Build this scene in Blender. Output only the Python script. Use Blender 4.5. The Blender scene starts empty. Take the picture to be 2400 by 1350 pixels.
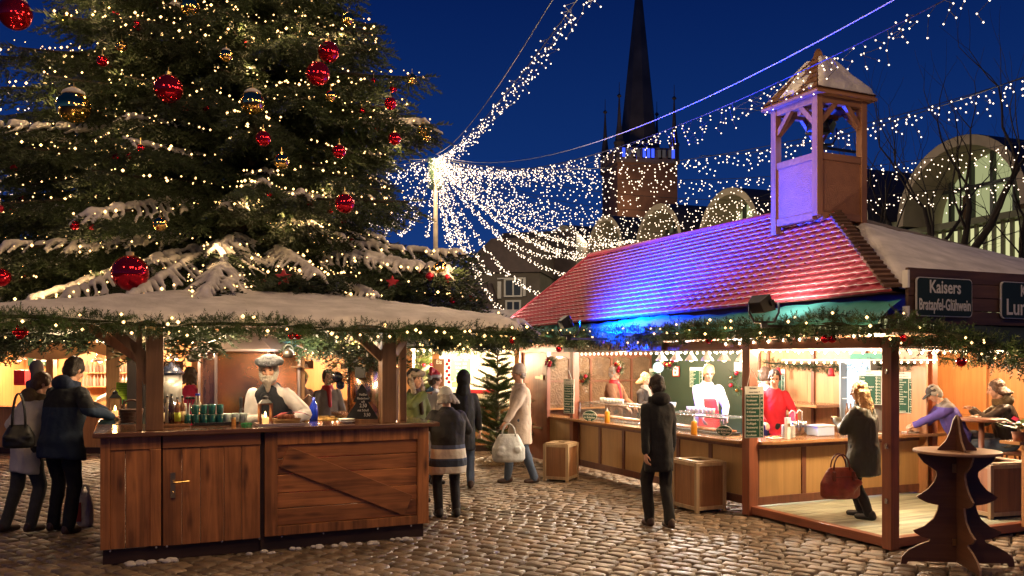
import bpy, math, random
import numpy as np
from mathutils import Vector, Matrix
RD = random.Random(11); NR = np.random.default_rng(5)
SC = bpy.context.scene; COL = SC.collection
rad = math.radians
# ------------------------------------------------------------ camera, sky, exposure
CAMH, FPX, HOR = 1.85, 2000.0, 840.0
cd = bpy.data.cameras.new('camera'); cam = bpy.data.objects.new('camera', cd); COL.objects.link(cam)
cam.location = (0, 0, CAMH); cam.rotation_euler = (rad(90), 0, 0)
cd.sensor_width = 36.0; cd.lens = 36.0 * FPX / 2400.0; cd.shift_y = (HOR - 675.0) / 2400.0
cd.clip_start = 0.1; cd.clip_end = 2000
SC.camera = cam
W = bpy.data.worlds.new('World'); SC.world = W; W.use_nodes = True
nt = W.node_tree; nt.nodes.clear()
tc = nt.nodes.new('ShaderNodeTexCoord'); sx = nt.nodes.new('ShaderNodeSeparateXYZ'); rp = nt.nodes.new('ShaderNodeValToRGB')
bg = nt.nodes.new('ShaderNodeBackground'); ow = nt.nodes.new('ShaderNodeOutputWorld')
nt.links.new(tc.outputs['Generated'], sx.inputs[0]); nt.links.new(sx.outputs[2], rp.inputs[0])
cr = rp.color_ramp; cr.elements[0].position = 0.0; cr.elements[0].color = (0.014, 0.058, 0.25, 1)
cr.elements[1].position = 0.42; cr.elements[1].color = (0.0014, 0.0105, 0.082, 1)
e_ = cr.elements.new(0.2); e_.color = (0.0048, 0.029, 0.155, 1)
nt.links.new(rp.outputs[0], bg.inputs[0]); bg.inputs[1].default_value = 1.0; nt.links.new(bg.outputs[0], ow.inputs[0])
SC.view_settings.view_transform = 'Standard'; SC.view_settings.look = 'None'
SC.view_settings.exposure = 0.0; SC.view_settings.gamma = 1.0
try:
    SC.cycles.use_denoising = True; SC.cycles.sample_clamp_indirect = 3.0; SC.cycles.max_bounces = 6
    SC.cycles.diffuse_bounces = 3; SC.cycles.glossy_bounces = 3; SC.cycles.transmission_bounces = 6
    SC.cycles.caustics_reflective = False; SC.cycles.caustics_refractive = False; SC.cycles.use_light_tree = True
except Exception: pass

WARM = (1.0, 0.62, 0.27); WARM2 = (1.0, 0.72, 0.42); WHITE = (1.0, 0.9, 0.75)
GAIN = {'string_fill_glow': 1.35, 'fairy_light_glow': 1.7, 'garland_glow': 0.9, 'bar_light': 5.4, 'booth_lamp_light': 5.6, 'stall_lamp_light': 3.9, 'stall_front_light': 2.5, 'flood_beam': 2.2}
def lamp(loc, e, col=WARM, size=0.08, kind='POINT', target=None, angle=60, blend=0.5, sy=None, name='lamp_light'):
    l = bpy.data.lights.new(name, kind); l.energy = e * GAIN.get(name, 1.0); l.color = col
    if kind == 'AREA':
        l.shape = 'RECTANGLE'; l.size = size; l.size_y = sy or size
    else: l.shadow_soft_size = size
    if kind == 'SPOT': l.spot_size = rad(angle); l.spot_blend = blend
    o = bpy.data.objects.new(name, l); COL.objects.link(o); o.location = loc
    if target is not None: o.rotation_euler = (Vector(target) - Vector(loc)).to_track_quat('-Z', 'Y').to_euler()
    return o

# ------------------------------------------------------------ placing helpers
def at(px, py, d): return Vector(((px - 1200) / FPX * d, d, CAMH + (HOR - py) / FPX * d))
def gnd(px, py, z=0.0):
    d = (CAMH - z) * FPX / (py - HOR); return Vector(((px - 1200) / FPX * d, d, z))
def xz(px, d, z): return Vector(((px - 1200) / FPX * d, d, z))
ANG = rad(24.4); CA, SA = math.cos(ANG), math.sin(ANG)
def frame(o):
    return lambda x, y, z=0.0: Vector((o[0] + CA * x - SA * y, o[1] + SA * x + CA * y, z))
QB = (3.65, 8.26); Bw = frame(QB)          # sausage booth: x = into the booth, y = along its front, away from the lens
FB = (-3.68, 7.58); Lw = frame(FB)         # mulled wine bar: x = along its front, y = inwards
def inv(o, p):
    dx, dy = p[0] - o[0], p[1] - o[1]; return (CA * dx + SA * dy, -SA * dx + CA * dy)

# ------------------------------------------------------------ materials
MATS = {}
def _new(name):
    m = bpy.data.materials.new(name); m.use_nodes = True; n = m.node_tree
    return m, n, n.nodes['Principled BSDF']
def c4(c): return (c[0], c[1], c[2], 1.0)
def mul(c, f): return tuple(min(1.0, x * f) for x in c)
def mat(name, col, rough=0.6, metal=0.0, var=0.0, vs=6.0, bump=0.0, bs=40.0, emis=None, es=0.0, trans=0.0, coat=0.0, isl=0.0, alpha=1.0, ior=1.45):
    if name in MATS: return MATS[name]
    m, n, b = _new(name); b.inputs['Base Color'].default_value = c4(col); b.inputs['Roughness'].default_value = rough
    b.inputs['Metallic'].default_value = metal; b.inputs['IOR'].default_value = ior
    b.inputs['Transmission Weight'].default_value = trans; b.inputs['Coat Weight'].default_value = coat; b.inputs['Alpha'].default_value = alpha
    L = n.links
    if emis: b.inputs['Emission Color'].default_value = c4(emis); b.inputs['Emission Strength'].default_value = es
    if var or bump or isl:
        t = n.nodes.new('ShaderNodeTexCoord')
    src = None
    if var:
        no = n.nodes.new('ShaderNodeTexNoise'); no.inputs['Scale'].default_value = vs; no.inputs['Detail'].default_value = 6
        L.new(t.outputs['Object'], no.inputs['Vector'])
        r = n.nodes.new('ShaderNodeValToRGB'); r.color_ramp.elements[0].position = 0.3; r.color_ramp.elements[1].position = 0.7
        r.color_ramp.elements[0].color = c4(mul(col, 1 - var)); r.color_ramp.elements[1].color = c4(mul(col, 1 + var))
        L.new(no.outputs['Fac'], r.inputs[0]); src = r.outputs[0]
        rr = n.nodes.new('ShaderNodeMath'); rr.operation = 'MULTIPLY_ADD'; rr.inputs[1].default_value = 0.3; rr.inputs[2].default_value = max(0.02, rough - 0.15)
        L.new(no.outputs['Fac'], rr.inputs[0]); L.new(rr.outputs[0], b.inputs['Roughness'])
    if isl:
        g = n.nodes.new('ShaderNodeNewGeometry'); h = n.nodes.new('ShaderNodeHueSaturation')
        mm = n.nodes.new('ShaderNodeMath'); mm.operation = 'MULTIPLY_ADD'; mm.inputs[1].default_value = 2 * isl; mm.inputs[2].default_value = 1 - isl
        L.new(g.outputs['Random Per Island'], mm.inputs[0]); L.new(mm.outputs[0], h.inputs['Value'])
        if src: L.new(src, h.inputs['Color'])
        else: h.inputs['Color'].default_value = c4(col)
        src = h.outputs[0]
    if src: L.new(src, b.inputs['Base Color'])
    if bump:
        nb = n.nodes.new('ShaderNodeTexNoise'); nb.inputs['Scale'].default_value = bs; nb.inputs['Detail'].default_value = 4
        L.new(t.outputs['Object'], nb.inputs['Vector'])
        bp = n.nodes.new('ShaderNodeBump'); bp.inputs['Strength'].default_value = bump; bp.inputs['Distance'].default_value = 0.02
        L.new(nb.outputs['Fac'], bp.inputs['Height']); L.new(bp.outputs[0], b.inputs['Normal'])
    MATS[name] = m; return m
def wood(name, col, axis='z', rough=0.5, contrast=0.4, isl=0.25, scale=1.0, coat=0.0, knots=0.0):
    if name in MATS: return MATS[name]
    m, n, b = _new(name); L = n.links; b.inputs['Roughness'].default_value = rough; b.inputs['Coat Weight'].default_value = coat
    t = n.nodes.new('ShaderNodeTexCoord'); mp = n.nodes.new('ShaderNodeMapping')
    s = [16 * scale] * 3; s['xyz'.index(axis)] = 0.9 * scale; mp.inputs['Scale'].default_value = s
    g = n.nodes.new('ShaderNodeNewGeometry'); ad = n.nodes.new('ShaderNodeVectorMath'); ad.operation = 'ADD'
    cx = n.nodes.new('ShaderNodeCombineXYZ'); m9 = n.nodes.new('ShaderNodeMath'); m9.operation = 'MULTIPLY'; m9.inputs[1].default_value = 37.0
    L.new(g.outputs['Random Per Island'], m9.inputs[0]); [L.new(m9.outputs[0], cx.inputs[i]) for i in range(3)]
    L.new(t.outputs['Object'], ad.inputs[0]); L.new(cx.outputs[0], ad.inputs[1]); L.new(ad.outputs[0], mp.inputs[0])
    n1 = n.nodes.new('ShaderNodeTexNoise'); n1.inputs['Scale'].default_value = 1.0; n1.inputs['Detail'].default_value = 7; n1.inputs['Roughness'].default_value = 0.62; n1.inputs['Distortion'].default_value = 0.7
    L.new(mp.outputs[0], n1.inputs['Vector'])
    n2 = n.nodes.new('ShaderNodeTexNoise'); n2.inputs['Scale'].default_value = 2.3; n2.inputs['Detail'].default_value = 3
    L.new(ad.outputs[0], n2.inputs['Vector'])
    mx = n.nodes.new('ShaderNodeMath'); mx.operation = 'MULTIPLY_ADD'; mx.inputs[1].default_value = 0.7
    ms = n.nodes.new('ShaderNodeMath'); ms.operation = 'MULTIPLY'; ms.inputs[1].default_value = 0.35
    L.new(n2.outputs['Fac'], ms.inputs[0]); L.new(n1.outputs['Fac'], mx.inputs[0]); L.new(ms.outputs[0], mx.inputs[2])
    r = n.nodes.new('ShaderNodeValToRGB'); r.color_ramp.elements[0].position = 0.36; r.color_ramp.elements[1].position = 0.68
    r.color_ramp.elements[0].color = c4(mul(col, 1 - contrast)); r.color_ramp.elements[1].color = c4(mul(col, 1 + contrast))
    L.new(mx.outputs[0], r.inputs[0])
    h = n.nodes.new('ShaderNodeHueSaturation'); mm = n.nodes.new('ShaderNodeMath'); mm.operation = 'MULTIPLY_ADD'; mm.inputs[1].default_value = 2 * isl; mm.inputs[2].default_value = 1 - isl
    L.new(g.outputs['Random Per Island'], mm.inputs[0]); L.new(mm.outputs[0], h.inputs['Value']); L.new(r.outputs[0], h.inputs['Color'])
    if knots:
        mk = n.nodes.new('ShaderNodeMapping'); sk = [9.0] * 3; sk['xyz'.index(axis)] = 2.4; mk.inputs['Scale'].default_value = sk; vo = n.nodes.new('ShaderNodeTexVoronoi'); vo.inputs['Scale'].default_value = 1.0
        ra = n.nodes.new('ShaderNodeValToRGB'); ra.color_ramp.elements[0].position = .05; ra.color_ramp.elements[0].color = (1 - knots,) * 3 + (1,); ra.color_ramp.elements[1].position = .30; ra.color_ramp.elements[1].color = (1, 1, 1, 1)
        mu = n.nodes.new('ShaderNodeMixRGB'); mu.blend_type = 'MULTIPLY'; mu.inputs[0].default_value = 1.0; L.new(ad.outputs[0], mk.inputs[0]); L.new(mk.outputs[0], vo.inputs['Vector']); L.new(vo.outputs['Distance'], ra.inputs[0]); L.new(h.outputs[0], mu.inputs[1]); L.new(ra.outputs[0], mu.inputs[2]); L.new(mu.outputs[0], b.inputs['Base Color'])
    else: L.new(h.outputs[0], b.inputs['Base Color'])
    bp = n.nodes.new('ShaderNodeBump'); bp.inputs['Strength'].default_value = 0.25; bp.inputs['Distance'].default_value = 0.01
    L.new(n1.outputs['Fac'], bp.inputs['Height']); L.new(bp.outputs[0], b.inputs['Normal'])
    MATS[name] = m; return m
def emit(name, col, s):
    if name in MATS: return MATS[name]
    m = bpy.data.materials.new(name); m.use_nodes = True; n = m.node_tree; n.nodes.clear()
    e = n.nodes.new('ShaderNodeEmission'); e.inputs[0].default_value = c4(col); e.inputs[1].default_value = s
    o = n.nodes.new('ShaderNodeOutputMaterial'); n.links.new(e.outputs[0], o.inputs[0])
    try: m.cycles.emission_sampling = 'NONE'
    except Exception: pass
    MATS[name] = m; return m

# ------------------------------------------------------------ tagging
def tag(o, label=None, cat=None, group=None, kind=None):
    if label: o['label'] = label
    if cat: o['category'] = cat
    if group: o['group'] = group
    if kind: o['kind'] = kind
    return o
def thing(name, label, cat, loc=(0, 0, 0), rotz=0.0, group=None, kind=None):
    o = bpy.data.objects.new(name, None); COL.objects.link(o); o.location = loc; o.rotation_euler = (0, 0, rotz); o.empty_display_size = 0.1
    return tag(o, label, cat, group, kind)
def kids(o): return list(o.children)
def dup(o, loc=None, rotz=None, label=None, parent=None):
    c = o.copy(); COL.objects.link(c)
    if parent: c.parent = parent
    if loc is not None: c.location = loc
    if rotz is not None: c.rotation_euler = (0, 0, rotz)
    if label: c['label'] = label
    for ch in kids(o): dup(ch, parent=c)
    return c

# ------------------------------------------------------------ mesh builder
class MB:
    def __init__(s): s.v = []; s.f = []
    def add(s, vs, fs):
        b = len(s.v); s.v += [tuple(p) for p in vs]; s.f += [tuple(b + i for i in f) for f in fs]; return s
    def box(s, x0, x1, y0, y1, z0, z1):
        return s.add([(x0, y0, z0), (x1, y0, z0), (x1, y1, z0), (x0, y1, z0), (x0, y0, z1), (x1, y0, z1), (x1, y1, z1), (x0, y1, z1)],
                     [(0, 3, 2, 1), (4, 5, 6, 7), (0, 1, 5, 4), (1, 2, 6, 5), (2, 3, 7, 6), (3, 0, 4, 7)])
    def bar(s, p, q, w, h, up=(0, 0, 1)):
        p, q = Vector(p), Vector(q); d = (q - p).normalized(); u = Vector(up)
        if abs(d.dot(u)) > 0.98: u = Vector((0, 1, 0))
        a = d.cross(u).normalized() * w / 2; b = a.cross(d).normalized() * h / 2
        vs = [p - a - b, p + a - b, p + a + b, p - a + b, q - a - b, q + a - b, q + a + b, q - a + b]
        return s.add(vs, [(0, 1, 2, 3), (7, 6, 5, 4), (0, 4, 5, 1), (1, 5, 6, 2), (2, 6, 7, 3), (3, 7, 4, 0)])
    def prism(s, poly, z0, z1, axis='z'):
        n = len(poly)
        def P(a, b, c): return (a, b, c) if axis == 'z' else ((a, c, b) if axis == 'y' else (c, a, b))
        vs = [P(a, b, z0) for a, b in poly] + [P(a, b, z1) for a, b in poly]
        fs = [tuple(range(n))[::-1], tuple(range(n, 2 * n))] + [(i, (i + 1) % n, n + (i + 1) % n, n + i) for i in range(n)]
        return s.add(vs, fs)
    def tube(s, pts, rs, n=8, caps=True):
        pts = [Vector(p) for p in pts]
        if not isinstance(rs, (list, tuple)): rs = [rs] * len(pts)
        vs = []; fs = []; m = len(pts); prev = None
        for i in range(m):
            d = (pts[min(i + 1, m - 1)] - pts[max(i - 1, 0)])
            d = d.normalized() if d.length > 1e-9 else Vector((0, 0, 1))
            if prev is None:
                a = d.cross(Vector((0, 0, 1)))
                if a.length < 1e-3: a = Vector((1, 0, 0))
            else: a = prev - d * prev.dot(d)
            a = a.normalized(); prev = a; b = d.cross(a)
            for k in range(n):
                t = 2 * math.pi * k / n; vs.append(pts[i] + (a * math.cos(t) + b * math.sin(t)) * rs[i])
        for i in range(m - 1):
            for k in range(n):
                k2 = (k + 1) % n; fs.append((i * n + k, i * n + k2, (i + 1) * n + k2, (i + 1) * n + k))
        if caps: fs.append(tuple(range(n))[::-1]); fs.append(tuple(range((m - 1) * n, m * n)))
        return s.add(vs, fs)
    def lathe(s, prof, c=(0, 0, 0), n=16, ax=(1, 1)):
        vs = []; fs = []
        for r, z in prof:
            for k in range(n):
                t = 2 * math.pi * k / n; vs.append((c[0] + r * ax[0] * math.cos(t), c[1] + r * ax[1] * math.sin(t), c[2] + z))
        for i in range(len(prof) - 1):
            for k in range(n): k2 = (k + 1) % n; fs.append((i * n + k, i * n + k2, (i + 1) * n + k2, (i + 1) * n + k))
        fs.append(tuple(range(n))[::-1]); fs.append(tuple(range((len(prof) - 1) * n, len(prof) * n)))
        return s.add(vs, fs)
    def ell(s, c, r, n=10, m=7, rot=None):
        if not isinstance(r, (list, tuple)): r = (r, r, r)
        vs = []; fs = []; c = Vector(c)
        for i in range(m + 1):
            ph = math.pi * (i / m) - math.pi / 2; ph = max(-1.5, min(1.5, ph))
            for k in range(n):
                t = 2 * math.pi * k / n; p = Vector((r[0] * math.cos(ph) * math.cos(t), r[1] * math.cos(ph) * math.sin(t), r[2] * math.sin(ph)))
                if rot is not None: p = rot @ p
                vs.append(c + p)
        for i in range(m):
            for k in range(n): k2 = (k + 1) % n; fs.append((i * n + k, i * n + k2, (i + 1) * n + k2, (i + 1) * n + k))
        fs.append(tuple(range(n))[::-1]); fs.append(tuple(range(m * n, (m + 1) * n)))
        return s.add(vs, fs)
    def cap(s, p, q, r0, r1, n=9):
        p, q = Vector(p), Vector(q); d = q - p
        if d.length < 1e-6: return s.ell(p, max(r0, r1), n)
        d.normalize()
        pts = [p - d * r0 * .95, p - d * r0 * .6, p, q, q + d * r1 * .6, q + d * r1 * .95]; rs = [r0 * .3, r0 * .8, r0, r1, r1 * .8, r1 * .3]
        return s.tube(pts, rs, n)
    def loft(s, rings, n=16):
        vs = []; fs = []
        for c, X, Y in rings:
            c, X, Y = Vector(c), Vector(X), Vector(Y)
            for k in range(n):
                t = 2 * math.pi * k / n; vs.append(c + X * math.cos(t) + Y * math.sin(t))
        for i in range(len(rings) - 1):
            for k in range(n): k2 = (k + 1) % n; fs.append((i * n + k, i * n + k2, (i + 1) * n + k2, (i + 1) * n + k))
        fs.append(tuple(range(n))[::-1]); fs.append(tuple(range((len(rings) - 1) * n, len(rings) * n)))
        return s.add(vs, fs)
    def mesh(s, name, smooth=False):
        me = bpy.data.meshes.new(name); me.from_pydata(s.v, [], s.f)
        if smooth: me.polygons.foreach_set('use_smooth', [True] * len(me.polygons))
        return me
    def build(s, name, m, parent=None, smooth=False, bevel=0.0, loc=None, rot=None, angle=None):
        me = s.mesh(name, smooth); me.materials.append(m); o = bpy.data.objects.new(name, me); COL.objects.link(o)
        import bmesh
        b = bmesh.new(); b.from_mesh(me); bmesh.ops.recalc_face_normals(b, faces=b.faces); b.to_mesh(me); b.free()
        if parent: o.parent = parent
        if loc is not None: o.location = loc
        if rot is not None: o.rotation_euler = rot
        if bevel:
            md = o.modifiers.new('bevel', 'BEVEL'); md.width = bevel; md.segments = 2; md.limit_method = 'ANGLE'
        return o
def tri_mesh(name, V, F, m, parent=None, smooth=False):
    me = bpy.data.meshes.new(name); V = np.asarray(V, np.float32); F = np.asarray(F, np.int32); k = F.shape[1]
    me.vertices.add(len(V)); me.vertices.foreach_set('co', V.ravel()); me.loops.add(F.size); me.loops.foreach_set('vertex_index', F.ravel())
    me.polygons.add(len(F)); me.polygons.foreach_set('loop_start', np.arange(0, F.size, k, dtype=np.int32))
    me.polygons.foreach_set('loop_total', np.full(len(F), k, np.int32))
    if smooth: me.polygons.foreach_set('use_smooth', np.ones(len(F), bool))
    me.update(); me.validate(); me.materials.append(m)
    o = bpy.data.objects.new(name, me); COL.objects.link(o)
    if parent: o.parent = parent
    return o
from mathutils import noise as _mnoise
def blob(name, mb, m, parent=None, voxel=0.014, it=3, loc=None, wr=None):
    me = mb.mesh('tmp'); o = bpy.data.objects.new('tmp', me); COL.objects.link(o)
    md = o.modifiers.new('r', 'REMESH'); md.mode = 'VOXEL'; md.voxel_size = voxel; md.use_smooth_shade = True
    if it: sm = o.modifiers.new('s', 'SMOOTH'); sm.factor = 0.5; sm.iterations = it
    bpy.context.view_layer.update(); dg = bpy.context.evaluated_depsgraph_get()
    nm = bpy.data.meshes.new_from_object(o.evaluated_get(dg)); bpy.data.objects.remove(o); bpy.data.meshes.remove(me)
    nm.name = name; nm.materials.clear(); nm.materials.append(m)
    if wr:
        n_ = len(nm.vertices); co = np.empty(n_ * 3, np.float32); no = np.empty(n_ * 3, np.float32); nm.vertices.foreach_get('co', co); nm.vertex_normals.foreach_get('vector', no); co = co.reshape(-1, 3); no = no.reshape(-1, 3); sd = RD.uniform(0, 50); f_ = wr[1]
        a = np.array([_mnoise.noise((x * f_ + sd, y * f_, z * f_ * .55)) + .6 * (.5 - abs(_mnoise.noise((x * f_ * 1.7, y * f_ * 1.7 + sd, z * f_ * 1.0)))) for x, y, z in co.tolist()]); nm.vertices.foreach_set('co', (co + no * (a * wr[0])[:, None]).astype(np.float32).ravel()); nm.update()
    nm.polygons.foreach_set('use_smooth', [True] * len(nm.polygons))
    r = bpy.data.objects.new(name, nm); COL.objects.link(r)
    if parent: r.parent = parent
    if loc is not None: r.location = loc
    return r
def text(parent, s, size, m, loc, rot=(math.pi / 2, 0, 0), align='CENTER', name='lettering', off=0.0, sx=1.0, space=1.0, ext=0.001):
    c = bpy.data.curves.new(name, 'FONT'); c.body = s; c.size = size; c.align_x = align; c.align_y = 'CENTER'; c.extrude = ext; c.offset = off; c.space_line = space
    c.resolution_u = 3
    o = bpy.data.objects.new(name, c); COL.objects.link(o); o.data.materials.append(m); o.parent = parent; o.location = loc; o.rotation_euler = rot; o.scale = (sx, 1, 1); TEXTS.append(o)
    return o
TEXTS = []
def finish_texts():
    bpy.context.view_layer.update(); dg = bpy.context.evaluated_depsgraph_get()
    for o in TEXTS:
        me = bpy.data.meshes.new_from_object(o.evaluated_get(dg)); me.name = 'lettering'; nm = o.name; n = bpy.data.objects.new('tmp', me); COL.objects.link(n); n.parent = o.parent; n.location = o.location; n.rotation_euler = o.rotation_euler; n.scale = o.scale; n['kind'] = 'stuff'
        bpy.data.objects.remove(o); n.name = nm
FRONT = (math.pi / 2, 0, -math.pi / 2)   # faces local -x
# fir sprigs: twigs = list of (pos, dir, up, length); every twig is a fan of narrow needles
def twig_arrays(P, D, U, L, n=12, wid=0.05, nl=0.34):
    P, D, U = map(lambda a: np.asarray(a, float), (P, D, U)); L = np.asarray(L, float); N = len(P)
    D = D / np.linalg.norm(D, axis=1, keepdims=True); S = np.cross(D, U); S /= np.maximum(np.linalg.norm(S, axis=1, keepdims=True), 1e-6); U = np.cross(S, D)
    V = np.zeros((N, n, 3, 3))
    for j in range(n):
        f = (j + 0.5) / n; side = (1, -1, 0.25)[j % 3] if j % 4 != 3 else -0.3
        base = P + D * (L * f)[:, None]
        nd = D * 0.75 + S * (side * (0.85 + 0.3 * NR.random(N)))[:, None] + U * (0.35 * NR.random(N) + (0.5 if abs(side) < 0.5 else 0.0))[:, None]
        nd /= np.linalg.norm(nd, axis=1, keepdims=True); ln = L * nl * (1.1 - 0.5 * f) * (0.8 + 0.4 * NR.random(N))
        w = D * (L * wid)[:, None]
        V[:, j, 0] = base - w; V[:, j, 1] = base + w; V[:, j, 2] = base + nd * ln[:, None]
    V = V.reshape(-1, 3); F = np.arange(len(V)).reshape(-1, 3); return V, F
OCT_V = np.array([(1, 0, 0), (-1, 0, 0), (0, 1, 0), (0, -1, 0), (0, 0, 1), (0, 0, -1)], float)
OCT_F = np.array([(0, 2, 4), (2, 1, 4), (1, 3, 4), (3, 0, 4), (2, 0, 5), (1, 2, 5), (3, 1, 5), (0, 3, 5)])
def bulbs(name, P, r, m, parent=None):
    P = np.asarray(P, float); r = np.broadcast_to(np.asarray(r, float), (len(P),))
    V = (P[:, None, :] + OCT_V[None] * r[:, None, None]).reshape(-1, 3)
    F = (OCT_F[None] + 6 * np.arange(len(P))[:, None, None]).reshape(-1, 3)
    return tri_mesh(name, V, F, m, parent, smooth=True)
M_BULB = emit('bulb_warm', (1.0, 0.58, 0.21), 5.5); M_BULBW = emit('bulb_cool_warm', (1.0, 0.76, 0.54), 4.0); M_HOT = emit('bulb_hot', (1.0, 0.8, 0.5), 14.0)
M_FIR = mat('fir_needles', (0.026, 0.042, 0.014), 0.55, var=0.5, vs=1.6); M_FIRG = mat('garland_needles', (0.020, 0.042, 0.010), 0.5, var=0.5, vs=5)
M_SNOW = mat('snow', (0.56, 0.53, 0.50), 0.75, var=0.22, vs=4, bump=0.6, bs=22)
M_BARK = mat('bark', (0.10, 0.06, 0.035), 0.9, var=0.4, vs=9, bump=0.6, bs=30)
M_CABLE = mat('cable', (0.02, 0.02, 0.02), 0.5); M_BLACK = mat('black_plastic', (0.012, 0.012, 0.013), 0.45)
M_STEEL = mat('steel', (0.6, 0.6, 0.6), 0.25, 1.0, var=0.15, vs=4); M_WHITE = mat('white_paint', (0.75, 0.73, 0.68), 0.5, var=0.05)
M_GLASS = mat('clear_glass', (0.95, 0.98, 0.96), 0.03, trans=1.0, ior=1.2)
M_CHALK = mat('chalk', (0.75, 0.74, 0.66), 0.8); M_GREEN = mat('sign_green', (0.012, 0.07, 0.04), 0.35); M_INK = mat('ink', (0.02, 0.02, 0.02), 0.6)
M_RED = mat('red_plain', (0.45, 0.02, 0.03), 0.5, var=0.2); M_CREAM = mat('cream_letters', (0.78, 0.74, 0.6), 0.5)
M_BRASS = mat('brass', (0.7, 0.5, 0.2), 0.3, 1.0)
# ============================================================ GROUND
def ground():
    m, n, b = _new('far_paving'); L = n.links
    t = n.nodes.new('ShaderNodeTexCoord'); br = n.nodes.new('ShaderNodeTexBrick'); mp = n.nodes.new('ShaderNodeMapping'); mp.inputs['Rotation'].default_value = (0, 0, rad(37))
    L.new(t.outputs['Object'], mp.inputs[0]); L.new(mp.outputs[0], br.inputs[0])
    br.inputs['Scale'].default_value = 1; br.inputs['Brick Width'].default_value = 0.2; br.inputs['Row Height'].default_value = 0.135; br.inputs['Mortar Size'].default_value = 0.012
    br.inputs['Color1'].default_value = (.15, .12, .10, 1); br.inputs['Color2'].default_value = (.10, .085, .07, 1); br.inputs['Mortar'].default_value = (.02, .016, .012, 1)
    L.new(br.outputs[0], b.inputs['Base Color']); b.inputs['Roughness'].default_value = 0.5
    g = MB().add([(-250, -20, -.045), (250, -20, -.045), (250, 400, -.045), (-250, 400, -.045)], [(0, 1, 2, 3)]).build('ground', m); tag(g, kind='structure')
    e1 = np.array((.80, -.60)); e2 = np.array((.60, .80)); PTS = []; SZ = []
    rh = 0.150
    for j in range(-90, 150):
        u = -22 + NR.random() * .3; wob = NR.random() * .02
        while u < 22:
            w = 0.14 + 0.115 * NR.random(); h = rh
            c = e1 * (u + w / 2) + e2 * (j * rh + .018 * math.sin(u * .9 + j * .15) + wob) + np.array((0, 9.0))
            if 6.3 < c[1] < 19.5 and abs(c[0]) < .63 * c[1] + .4: PTS.append(c); SZ.append((w, h))
            u += w
    P = np.array(PTS); S = np.array(SZ); N = len(P); K = 6
    g1 = np.array((-.5, -.445, -.2, .2, .445, .5)); A, B = np.meshgrid(g1, g1, indexing='ij'); A = A.ravel(); B = B.ravel()
    ex = np.maximum(np.abs(A), np.abs(B)); edge = (ex > .49)
    prof = np.where(edge, -.034, np.where(ex > .43, -.003, .002)); gap = .015
    tw = NR.normal(0, .05, N); sw = (S[:, 0] - gap)[:, None]; sh = (S[:, 1] - gap)[:, None]
    # rounded corners and crooked outlines
    corner = (np.abs(A) > .43) & (np.abs(B) > .43); sc = np.where(corner, .95, 1.0)
    sk = NR.normal(0, .05, (N, 2))
    X = A * sc * sw * (1 + B * sk[:, :1]); Y = B * sc * sh * (1 + A * sk[:, 1:]) + X * tw[:, None]
    X = X + NR.normal(0, .0028, X.shape); Y = Y + NR.normal(0, .0028, Y.shape)
    tilt = NR.normal(0, .022, (N, 2)); Z = prof[None] + NR.normal(0, .0016, X.shape) + NR.normal(0, .0028, (N, 1)) + tilt[:, :1] * X + tilt[:, 1:] * Y
    V = np.stack([P[:, :1] + e1[0] * X + e2[0] * Y, P[:, 1:] + e1[1] * X + e2[1] * Y, Z - .003], -1).reshape(-1, 3)
    q = np.array([(i * K + k, (i + 1) * K + k, (i + 1) * K + k + 1, i * K + k + 1) for i in range(K - 1) for k in range(K - 1)])
    F = (q[None] + (K * K) * np.arange(N)[:, None, None]).reshape(-1, 4)
    ms = mat('sett_stone', (.195, .140, .092), .40, var=.42, vs=7, bump=.40, bs=55, isl=.42)
    n_ = ms.node_tree; b_ = n_.nodes['Principled BSDF']; big = n_.nodes.new('ShaderNodeTexNoise'); big.inputs['Scale'].default_value = .55; big.inputs['Detail'].default_value = 4; tc_ = n_.nodes.new('ShaderNodeTexCoord'); n_.links.new(tc_.outputs['Object'], big.inputs['Vector'])
    rr = n_.nodes.new('ShaderNodeMapRange'); rr.inputs[1].default_value = .35; rr.inputs[2].default_value = .65; rr.inputs[3].default_value = .27; rr.inputs[4].default_value = .62; n_.links.new(big.outputs['Fac'], rr.inputs[0]); n_.links.new(rr.outputs[0], b_.inputs['Roughness'])
    src = b_.inputs['Base Color'].links[0].from_socket; rc = n_.nodes.new('ShaderNodeMapRange'); rc.inputs[1].default_value = .3; rc.inputs[2].default_value = .7; rc.inputs[3].default_value = .62; rc.inputs[4].default_value = 1.15; n_.links.new(big.outputs['Fac'], rc.inputs[0])
    vm = n_.nodes.new('ShaderNodeVectorMath'); vm.operation = 'SCALE'; n_.links.new(src, vm.inputs[0]); n_.links.new(rc.outputs[0], vm.inputs['Scale']); n_.links.new(vm.outputs[0], b_.inputs['Base Color'])
    tag(tri_mesh('cobblestones', V, F, ms, None, True), kind='structure')
    # trampled snow and straw remnants
ground()

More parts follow.
